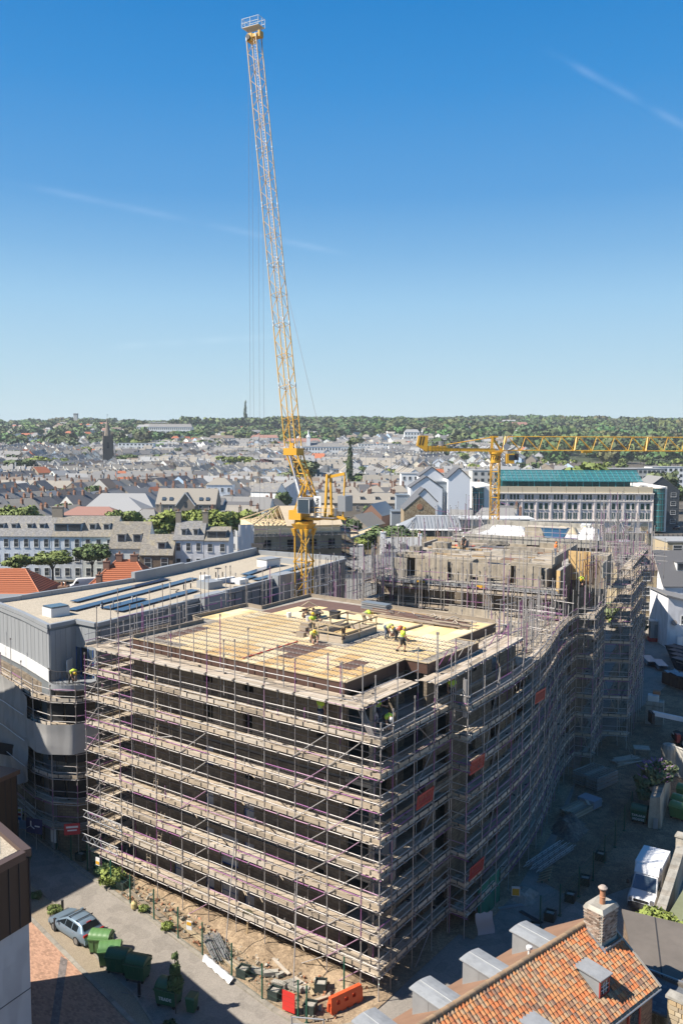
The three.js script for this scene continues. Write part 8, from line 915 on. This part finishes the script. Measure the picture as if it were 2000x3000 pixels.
{const blue=mat([.02,.045,.075],.5);const g='dark blue skips stacked at the far end of the lane';[[-5.6,-88.4],[-6.4,-90.8],[-7.3,-93.2],[-8.2,-95.6]].forEach(([x,z],k)=>{const t=thing('skip',['nearest','second','third','farthest'][k]+' of the dark blue skips at the far end of the lane','skip',[x+1.6,.1,z+.6],-.5,g),b=new MB();b.hex([V(-1,0,.85),V(1,0,.85),V(1,0,-.85),V(-1,0,-.85)],[V(-1.9,1.5,.95),V(1.9,1.5,.95),V(1.9,1.5,-.95),V(-1.9,1.5,-.95)]);part('body',b,blue,t);part('rim',new MB().box(0,1.53,.98,3.9,.1,.08).box(0,1.53,-.98,3.9,.1,.08),blue,t);for(const x of[-.8,0,.8])part('rib',new MB().box(x,.8,.95,.08,1.3,.08),blue,t);part('lettering',new MB().box(0,1.15,.985,1.3,.14,.02),M.galv,t);});}
for(const[x,z,lb]of[[-9.2,-88.5,'left one of two stacks of corrugated sheets before the blue skips'],[-7.2,-87,'right one of two stacks of corrugated sheets before the blue skips']]){const t=thing('corrugated_sheets',lb,'stack',[x,.05,z],.5);for(let l=0;l<5;l++)part('sheet',gridGeo(14,1,(i,j)=>V(-.7+i*.1,.2+l*.14+.05*(i%2),-2+j*4)),mat([.45,.5,.56],.4,{metalness:.5,side:THREE.DoubleSide}),t);part('bearer',new MB().box(0,.1,-1.2,1.5,.18,.2).box(0,.1,1.2,1.5,.18,.2),M.boardD,t);}
{const t=thing('skip','long rusty skip full of grey bags before the dark blue skips','skip',[-2.0,.05,-78.5],-.56);part('body',new MB().box(0,.8,0,5.4,1.5,2.2),mat([.12,.06,.045],.8),t);for(let k=0;k<9;k++)part('rib',new MB().box(-2.5+k*.62,.8,1.14,.12,1.5,.08),mat([.10,.05,.04],.8),t);part('load',gridGeo(12,6,(i,j)=>V(-2.6+i*.43,1.45+.5*N32(i*.05,j*.06),-1+j*.33)),mat([.45,.46,.48],.8),t);}
{const t=thing('site_toilet','grey site cabinet on a red base beside the white cottage wall','cabinet',[-12.6,.05,-104],.5);part('base',new MB().box(0,.3,0,2.2,.6,1.6),mat([.55,.05,.04],.6),t);part('body',new MB().box(0,2,0,1.9,2.8,1.4),M.galv,t);part('roof',new MB().box(0,3.45,0,2.1,.12,1.6),M.white,t);part('door',new MB().box(.2,1.8,.72,1.1,2.2,.04),M.zinc,t);}
{const t=thing('telehandler','telehandler with a long white boom at the right edge of the lane','telehandler',[4.6,0,-56.6],.62);for(const x of[-1.5,1.5])for(const z of[-1.0,1.0])wheel(t,x,z,.58,.45);part('chassis',new MB().box(0,.85,0,4.2,.6,1.5),M.charcoal,t);const c=part('cab',new MB().box(-.2,1.9,.55,1.5,1.5,.95),M.black,t);part('window',new MB().box(-.2,2.1,1.04,1.2,.8,.04),M.glass,c);part('boom',new MB().beam(V(1.9,2.0,-.35),V(-4.6,3.4,-.35),.42,.46),mat([.62,.66,.72],.5),t);part('engine_cover',new MB().box(.7,1.4,.75,1.4,.7,.6),M.white,t);part('fuel_can',new MB().box(-2.2,1.0,.9,.45,.9,.5),mat([.55,.05,.04],.5),t);part('carriage',new MB().box(-4.7,2.9,-.35,.3,1.2,1.2),M.charcoal,t);part('lamp',new MB().box(-2.12,1.0,-.6,.1,.16,.3),M.white,t);}
for(const[x,z,a,m,lb,nm]of[[2.0,-14.2,.9,M.galv,'pale board lying on the tarmac beside the green netting','board'],[3.7,-13.8,-.3,M.charcoal,'thin dark strip lying on the lane','strip']])solo(nm,new MB().box(x,.04,z,1.9,.05,.3,a),m,lb,nm);
solo('white_sheet',gridGeo(8,6,(i,j)=>V(1.5+i*.1+.1*j*.3,1.5-j*.26+.06*Math.sin(i*2),-9.6-i*.12+.1*Math.sin(j))),mat([.45,.45,.48],.7,{side:THREE.DoubleSide}),'crumpled white sheet leaning by the end of the green netting','sheet');
solo('tube_bundle',(()=>{const b=new MB();for(let k=0;k<15;k++)b.tube(V(-.9-k*.028,LV(1)+.2,-.75+.02*(k%4)),V(-1.9-k*.05,LV(1)+2.25+rr(-.08,.08),-.75-.02*(k%5)),.026,6,.026,true);return b;})(),M.steelDull,'bundle of scaffold tubes leaning at the front corner of the upper lift','tubes');solo('tube_bundle',(()=>{const b=new MB();for(let k=0;k<12;k++)b.tube(V(.75+(k%4)*.06,LV(1)-.4,-8.75-Math.floor(k/4)*.06),V(.75+(k%4)*.06,LV(1)+2.1+rr(-.1,.1),-8.75-Math.floor(k/4)*.06),.028,6,.028,true);return b;})(),M.steel,'upright bundle of scaffold tubes at the recess of the right face','tubes');
// on the roof deck
{const t=thing('plank_pile','long pile of brown planks and timbers at the back of the roof deck','pile',[-9.2,18.31,-20.4],-.02);reseed(291);for(let k=0;k<42;k++)part('plank',new MB().box(rr(-2.8,2.8),.05+Math.floor(k/11)*.07,-1.3+(k%11)*.26+rr(-.05,.05),rr(3.5,6),.06,.22,rr(-.06,.06)),pick([M.boardB,M.boardD,M.plyBrown,M.timber,M.boardB]),t);for(let k=0;k<8;k++)part('sling',new MB().path([V(-3+k*.9,.35,rr(-.8,.8)),V(-2.8+k*.9,.5,rr(-.8,.8)),V(-2.5+k*.9,.36,rr(-1,1))],.04,5),M.boardC,t);}
{const t=thing('mesh_stack','grey stack of metal decking on the back edge of the roof deck','stack',[-14.4,18.31,-21.6],-.05);for(let k=0;k<6;k++)part('sheet',new MB().box(rr(-.05,.05),.12+k*.1,rr(-.05,.05),2.7,.07,.9),k%2?M.zinc:M.galv,t);part('bearer',new MB().box(-.9,.05,0,.12,.1,1).box(.9,.05,0,.12,.1,1),M.boardD,t);}
{const t=thing('timber_heap','heap of dark offcuts and straps behind the standing worker','heap',[-17.2,18.31,-15.8],.3);reseed(295);for(let k=0;k<26;k++)part('offcut',new MB().box(rr(-.9,.9),rr(.1,.7),rr(-.5,.5),rr(.4,1.3),rr(.06,.16),rr(.08,.2),rr(0,3)),pick([M.plyBrown,M.boardD,M.charcoal,M.timber,M.rust]),t);part('strap',new MB().path([V(-.8,.9,.2),V(-.2,1.3,0),V(.5,.9,-.2)],.06,6),M.boardB,t);}
for(const[x,z,m,lb]of[[-18.6,-14.6,M.white,'white plastic can on the roof deck left of the offcut heap'],[-16.4,-14.4,mat([.6,.6,.62],.6),'white bucket in front of the offcut heap']]){const t=thing('bucket',lb,'bucket',[x,18.31,z]);part('body',new MB().lathe([[0,0],[.18,0],[.22,.42],[0,.42]],12),m,t);part('handle',new MB().path([V(-.22,.4,0),V(0,.62,0),V(.22,.4,0)],.015,4),M.steelDull,t);}
solo('generator',new MB().box(-15.3,18.6,-16.6,.8,.55,.5).box(-15.3,18.92,-16.6,.9,.06,.6),M.charcoal,'small dark generator right of the offcut heap','generator');solo('cloth',gridGeo(5,6,(i,j)=>V(-9.66+.03*Math.sin(i*2+j),19.6-j*.17,-10.1+i*.09)),mat([.09,.05,.05],.9,{side:THREE.DoubleSide}),'dark jacket hung over the stair opening guard rail','jacket');
// plants by the road
{const t=thing('sapling','slender young tree beside the open green bin','tree',[-8.9,.05,7.75]);part('trunk',new MB().path([V(0,0,0),V(.02,1.4,.03),V(-.03,3.6,0)],.03,6),BARK,t);for(const[y,r,h]of[[1.9,.48,.9],[2.7,.34,.6],[3.5,.22,.35]]){const c=part('leaves',CROWN_MID[1],LEAF[1],t);c.position.y=y;c.scale.set(r,h,r);}}
{const t=thing('sapling','young tree beside the brown block at the left edge of the road','tree',[-28.6,.05,4.15]);part('trunk',new MB().path([V(0,0,0),V(.02,1,.02),V(0,2.2,0)],.03,6),BARK,t);const c=part('leaves',CROWN_MID[2],LEAF[1],t);c.position.y=1.9;c.scale.set(.45,1.1,.45);}
for(const[x,z,r,m,lb]of[[-23.4,5.4,.55,0,'round green shrub in the gravel verge behind the blue car'],[-26.2,4.9,.45,1,'dark shrub in the verge beside the young tree'],[-23.3,.5,1.0,2,'yellow green shrub at the foot of the stair tower'],[-25.2,-.2,.7,1,'dark shrub behind the fence left of the yellow green shrub'],[-18.6,1.6,.4,2,'low weed clump behind the fence near the yellow can'],[-15.6,2.2,.45,2,'weed clump at the kerb before the long plank'],[-8.2,8.9,.45,3,'low dark shrub in the shaded verge near the slender tree']]){const t=thing('shrub',lb,'shrub',[x,.05,z]),c=part('leaves',CROWN_MID[m%4],LEAF[m],t);c.position.y=r*.55;c.scale.set(r,r*.75,r);part('stem',new MB().tube(V(0,0,0),V(.03,r*.7,0),.02,5),BARK,t);}
{const t=thing('buddleia','bush with purple flower spikes growing over the broken wall','shrub',[5.7,2.2,-37.2]);for(const[x,y,z,r]of[[0,.9,0,1.5],[-.8,.4,1,1.0],[.5,1.2,-1.4,1.1],[-.4,-.4,1.8,.9]]){const c=part('leaves',CROWN_MID[0],LEAF[4],t);c.position.set(x,y,z);c.scale.set(r,r*.8,r);}reseed(301);const fl=mat([.28,.17,.36],.8);for(let k=0;k<46;k++){const a=rr(0,6.28),e=rr(.1,1.4),p=V(Math.cos(a)*Math.cos(e)*1.6,.8+Math.sin(e)*1.3,Math.sin(a)*Math.cos(e)*2);part('flower',new MB().tube(p,p.clone().add(V(Math.cos(a)*.3,.22,Math.sin(a)*.3)),.06,5,.02),fl,t);}part('stem',new MB().path([V(0,-.3,0),V(.1,.6,0)],.05,5),BARK,t);}
{const t=thing('climber','bright green vine spilling over the wall end before the box van','plant',[12.7,2.9,-13.4]);for(const[x,y,z,r]of[[-.6,.1,0,1.0],[.4,.2,.4,1.0],[1.2,-.1,.6,.8],[.5,-.7,.9,.9],[-1.4,-.1,.2,.6]]){const c=part('leaves',CROWN_MID[Math.abs(Math.round(x*3))%4],LEAF[2],t);c.position.set(x,y,z);c.scale.set(r,r*.7,r);}part('stem',new MB().path([V(.4,-2.5,.9),V(.3,-.8,.6),V(0,.2,0)],.05,5),BARK,t);}
for(const[d,l,h,r,m,lb]of[[150,48.5,5.5,2.6,4,'pale bush against the left side of the white cottage'],[147,49,3.2,2,2,'green creeper below the pale bush by the white cottage'],[143,50,4.2,2.2,4,'second pale bush lower down by the white cottage'],[250,98,5,2.4,2,'small tree before the grey fence at the right edge']])tree(ground0(d,l),h,r,CROWN_MID[1],LEAF[m],lb,undefined,.05);
for(const[x,z,lb]of[[-21.6,6.7,'dark bollard by the front wheel of the blue car'],[-23.1,5.0,'dark timber post beside the bonnet of the blue car'],[-11.8,7.95,'dark bollard in the shaded verge by the fallen fence panel']]){const t=thing('bollard',lb,'bollard',[x,.03,z]);part('shaft',new MB().box(0,.45,0,.13,.9,.13),M.black,t);part('cap',new MB().box(0,.92,0,.15,.04,.15),M.charcoal,t);}
{const t=thing('flat_barrier','metal crowd barrier lying flat beside the fourth green bin','barrier',[-12.0,.1,7.55],.3);const b=new MB();b.tube(V(-1.1,0,-.5),V(1.1,0,-.5),.02,5).tube(V(-1.1,0,.5),V(1.1,.1,.5),.02,5);for(let k=0;k<14;k++)b.tube(V(-1.1+k*.17,.03,-.5),V(-1.1+k*.17,.06,.5),.009,4);part('frame',b,M.steelDull,t);part('foot',new MB().tube(V(1.1,0,.2),V(1.1,.8,.3),.025,5),M.steelDull,t);}
// ---------------------------------------------------------------- people
function bodyGeo(bones,lo,size,res){ // tapered capsules joined smoothly, meshed as one surface; bones: [a, b, ra, rb]
const mc=new MarchingCubes(res,M.skin,false,false,60000),n=res,k=.035,f=mc.field;let q=0;
const B=bones.map(([a,b,ra,rb])=>{const d=b.clone().sub(a);return{a,d,l2:d.lengthSq()||1e-9,ra,rb};});
for(let z=0;z<n;z++)for(let y=0;y<n;y++)for(let x=0;x<n;x++,q++){
const px=lo.x+(x/n)*size,py=lo.y+(y/n)*size,pz=lo.z+(z/n)*size;let s=0;
for(const e of B){const ax=px-e.a.x,ay=py-e.a.y,az=pz-e.a.z;let t=(ax*e.d.x+ay*e.d.y+az*e.d.z)/e.l2;t=t<0?0:t>1?1:t;const dx=ax-e.d.x*t,dy=ay-e.d.y*t,dz=az-e.d.z*t,d=Math.sqrt(dx*dx+dy*dy+dz*dz)-(e.ra+(e.rb-e.ra)*t);if(d<.25)s+=Math.exp(-d/k);}
f[q]=s>1e-12?k*Math.log(s):-1;
}
mc.isolation=0;mc.update();const c=mc.count,g=new THREE.BufferGeometry(),P=new Float32Array(c*3),N=new Float32Array(c*3),U=new Float32Array(c*2);
for(let i=0;i<c;i++){for(let j=0;j<3;j++){const o=[lo.x,lo.y,lo.z][j];P[3*i+j]=o+(mc.positionArray[3*i+j]+1)/2*size;N[3*i+j]=mc.normalArray[3*i+j];}const l=Math.hypot(N[3*i],N[3*i+1],N[3*i+2])||1;N[3*i]/=l;N[3*i+1]/=l;N[3*i+2]/=l;}
g.setAttribute('position',new THREE.BufferAttribute(P,3));g.setAttribute('normal',new THREE.BufferAttribute(N,3));g.setAttribute('uv',new THREE.BufferAttribute(U,2));return g;
}
// joints for each pose, facing +z, feet on y = 0
const POSE={
stand:{hip:[0,.93,0],chest:[0,1.36,.02],head:[0,1.64,.05],sh:[[-.19,1.4,0],[.19,1.4,0]],el:[[-.27,1.14,.02],[.27,1.14,.02]],ha:[[-.25,.88,.12],[.25,.88,.12]],kn:[[-.1,.5,.03],[.1,.5,.03]],an:[[-.11,.09,0],[.11,.09,-.02]]},
reach:{hip:[0,.93,0],chest:[0,1.36,.04],head:[0,1.64,.08],sh:[[-.19,1.4,.02],[.19,1.4,.02]],el:[[-.26,1.2,.2],[.3,1.25,.2]],ha:[[-.2,1.12,.45],[.36,1.25,.46]],kn:[[-.1,.5,.05],[.12,.5,.02]],an:[[-.11,.09,0],[.14,.09,-.04]]},
walk:{hip:[0,.92,0],chest:[0,1.34,.07],head:[0,1.6,.14],sh:[[-.19,1.38,.06],[.19,1.38,.06]],el:[[-.26,1.14,.16],[.26,1.14,.0]],ha:[[-.22,.95,.32],[.25,.9,.1]],kn:[[-.09,.52,.2],[.1,.5,-.02]],an:[[-.1,.09,.16],[.1,.13,-.36]]},
bend:{hip:[0,.86,-.12],chest:[0,1.02,.32],head:[0,.94,.56],sh:[[-.19,1.02,.34],[.19,1.02,.34]],el:[[-.22,.74,.42],[.22,.74,.42]],ha:[[-.14,.48,.5],[.14,.46,.52]],kn:[[-.13,.48,.02],[.13,.48,-.02]],an:[[-.16,.09,-.04],[.16,.09,-.12]]},
crouch:{hip:[0,.36,-.16],chest:[0,.68,.14],head:[0,.84,.34],sh:[[-.19,.74,.18],[.19,.74,.18]],el:[[-.24,.48,.34],[.24,.46,.36]],ha:[[-.16,.2,.52],[.18,.14,.56]],kn:[[-.2,.42,.24],[.2,.3,.26]],an:[[-.18,.09,-.02],[.18,.09,-.08]]},
};
const GEO={};
function personGeo(pose){
if(GEO[pose])return GEO[pose];const p=POSE[pose],v=(a)=>V(...a),hip=v(p.hip),ch=v(p.chest),hd=v(p.head),up=hd.clone().sub(ch).normalize(),lo=V(-1,-.1,-.95),size=2,neck=ch.clone().lerp(hd,.45),fw=V(0,0,1);
const face=hd.clone().add(V(0,0,.02)),bones=[[hip,ch,.13,.15],[ch,neck,.09,.055],[neck,hd,.055,.09],[hd,hd.clone().addScaledVector(up,.07),.088,.085],[face.clone().add(V(0,0,.07)),face.clone().add(V(0,-.02,.1)),.022,.02],[hd.clone().add(V(-.085,0,0)),hd.clone().add(V(-.09,.03,0)),.02,.02],[hd.clone().add(V(.085,0,0)),hd.clone().add(V(.09,.03,0)),.02,.02]],vest=[[hip.clone().lerp(ch,.08),ch,.155,.172],[ch,ch.clone().lerp(neck,.5),.16,.1],[v(p.sh[0]),v(p.sh[1]),.1,.1]],legs=[[hip.clone().add(V(-.07,0,0)),hip.clone().add(V(.07,0,0)),.145,.145],[hip,hip.clone().lerp(ch,.25),.14,.14]],shorts=[...legs],boots=[],hands=[];
for(const s of[0,1]){const sh=v(p.sh[s]),el=v(p.el[s]),ha=v(p.ha[s]),kn=v(p.kn[s]),an=v(p.an[s]),th=hip.clone().add(V(s?.1:-.1,-.03,0)),dir=ha.clone().sub(el).normalize(),palm=ha.clone().addScaledVector(dir,.08);bones.push([sh,el,.062,.048],[el,ha,.046,.032],[ha,palm,.034,.038],[th,kn,.09,.062],[kn,an,.06,.042]);const side=V(1,0,0);for(let q=0;q<4;q++){const o=palm.clone().addScaledVector(side,(q-1.5)*.021);hands.push([o,o.clone().addScaledVector(dir,.045),.0095,.009],[o.clone().addScaledVector(dir,.045),o.clone().addScaledVector(dir,.07+.008*(q%2)).add(V(0,-.02,.012)),.009,.008]);}hands.push([ha.clone().addScaledVector(dir,.03),ha.clone().addScaledVector(dir,.07).add(V(s?-.05:.05,0,.02)),.011,.009],[ha,palm,.03,.034]);vest.push([sh,sh.clone().lerp(el,.45),.075,.066]);legs.push([th,kn,.105,.078],[kn,an.clone().add(V(0,.03,0)),.078,.062]);shorts.push([th,kn.clone().lerp(th,.05),.108,.098]);boots.push([an,an.clone().add(V(0,-.03,.02)),.062,.056],[an.clone().add(V(0,-.045,-.03)),an.clone().add(V(0,-.05,.15)),.046,.042]);}
return GEO[pose]={body:bodyGeo(bones,lo,size,72),vest:bodyGeo(vest,lo,size,56),legs:bodyGeo(legs,lo,size,56),shorts:bodyGeo(shorts,lo,size,56),boots:bodyGeo(boots,lo,size,56),hands:bodyGeo(hands,lo,size,110),head:hd.clone().addScaledVector(up,.055),up};
}
function person(label,at,turn,pose,vestM,legM,helm,o={}){
const g=personGeo(pose),t=thing('person',label,'person',at,turn);part('body',g.body,M.skin,t);part('hands',g.hands,M.skin,t);part('vest',g.vest,vestM,t);part(o.shorts?'shorts':'trousers',o.shorts?g.shorts:g.legs,legM,t);part('boots',g.boots,M.charcoal,t);
const h=new THREE.Group(),hm=part('helmet',new MB().lathe([[.118,0],[.122,.03],[.105,.085],[.06,.125],[0,.135]],14).lathe([[.15,-.005],[.15,.01],[.11,.012]],14,0,0,.03),helm,t);hm.position.copy(g.head);hm.quaternion.setFromUnitVectors(UP,g.up.clone().add(V(0,.6,0)).normalize());
if(vestM!==M.charcoal){const s=new MB(),p=POSE[pose],a=V(...p.hip),b=V(...p.chest);for(const f of[.35,.62]){const c=a.clone().lerp(b,f),d=b.clone().sub(a).normalize();s.tube(c.clone().addScaledVector(d,-.022),c.clone().addScaledVector(d,.022),.176,14,.178);}part('reflective_bands',s,M.galv,t);}
return t;
}
const RF=18.31;const yv=M.hiviz,sun2=mat([.74,.78,.24],.7);
person('worker in yellow vest and dark shorts standing by the stair opening',[-13.0,RF,-10.5],1.2,'reach',yv,M.charcoal,M.helmetY,{shorts:true});
person('worker in yellow vest crouching over the deck beside the standing one',[-11.7,RF,-8.9],.9,'crouch',sun2,M.beige,M.helmetY);
person('worker in yellow vest and shorts walking across the deck with a long shadow',[-4.9,RF,-10.3],2.4,'walk',yv,M.charcoal,M.helmetY,{shorts:true});
person('worker in jeans bent over the reinforcement, left of a pair',[-7.9,RF,-13.1],1.3,'bend',sun2,M.jeans,M.helmetY);person('worker in dark trousers bent over the reinforcement, right of a pair',[-6.9,RF,-12.8],1.7,'bend',mat([.45,.12,.05],.7),M.charcoal,M.helmetY);
person('worker half hidden behind the stair opening, in yellow vest',[-11.9,RF,-16.0],2.6,'bend',yv,M.beige,M.helmetY);
person('worker in yellow vest standing in the shade of the corner opening',[-2.2,LV(1)+.14,-3.0],2.6,'reach',yv,M.navy,M.helmetO);person('worker in yellow jacket bending behind the leaning tubes at the corner',[-1.0,LV(1)+.14,-2.2],1,'bend',yv,M.charcoal,M.helmetW);person('worker on the upper lift of the sunny face in a yellow vest',[-4.9,LV(1)+.14,-.75],3.0,'stand',yv,M.navy,M.helmetO);person('worker half hidden on the upper lift of the shaded right face',[-.55,LV(1)+.14,-9.6],.6,'stand',yv,M.charcoal,M.helmetW);
person('worker in orange on the roof edge of the back block',[...pb(2.4,9,20.31).toArray()],2.2,'stand',M.orangeViz,M.jeans,M.helmetO);person('worker crouching by the shutters of the right hand stair tower',[...pb(-.9,6.4,17.7).toArray()],.3,'bend',yv,M.charcoal,M.helmetY);person('worker in yellow on the far membrane roof',[...pb(4.6,41,19.05).toArray()],2,'stand',yv,M.beige,M.helmetY);person('small figure in dark clothes on the back block roof',[...pb(13.2,10,20.31).toArray()],0,'stand',M.charcoal,M.charcoal,M.helmetW);
person('worker bending on the balcony of the grey clad building',[-29.6,13.96,-1.0],1.4,'bend',yv,M.charcoal,M.helmetY);person('worker in yellow vest and jeans standing inside the road fence',[-31.9,.07,-2.4],.7,'stand',yv,M.jeans,M.helmetO);person('worker in yellow helmet walking past the fence at the left',[-37.2,.07,-1.3],-1.6,'walk',yv,M.charcoal,M.helmetY);person('person in dark clothes and shorts standing by the left end of the fence',[-36.6,.07,-.2],2.6,'stand',M.charcoal,M.charcoal,M.helmetY,{shorts:true});
person('worker in green vest on the walkway by the crane mast',[-26.4,15.7,-23.4],1,'stand',mat([.12,.45,.08],.7),M.navy,M.helmetW);
scene.traverse((o)=>{if(o.isMesh)o.castShadow=o.receiveShadow=true;});
renderer.render(scene,camera);
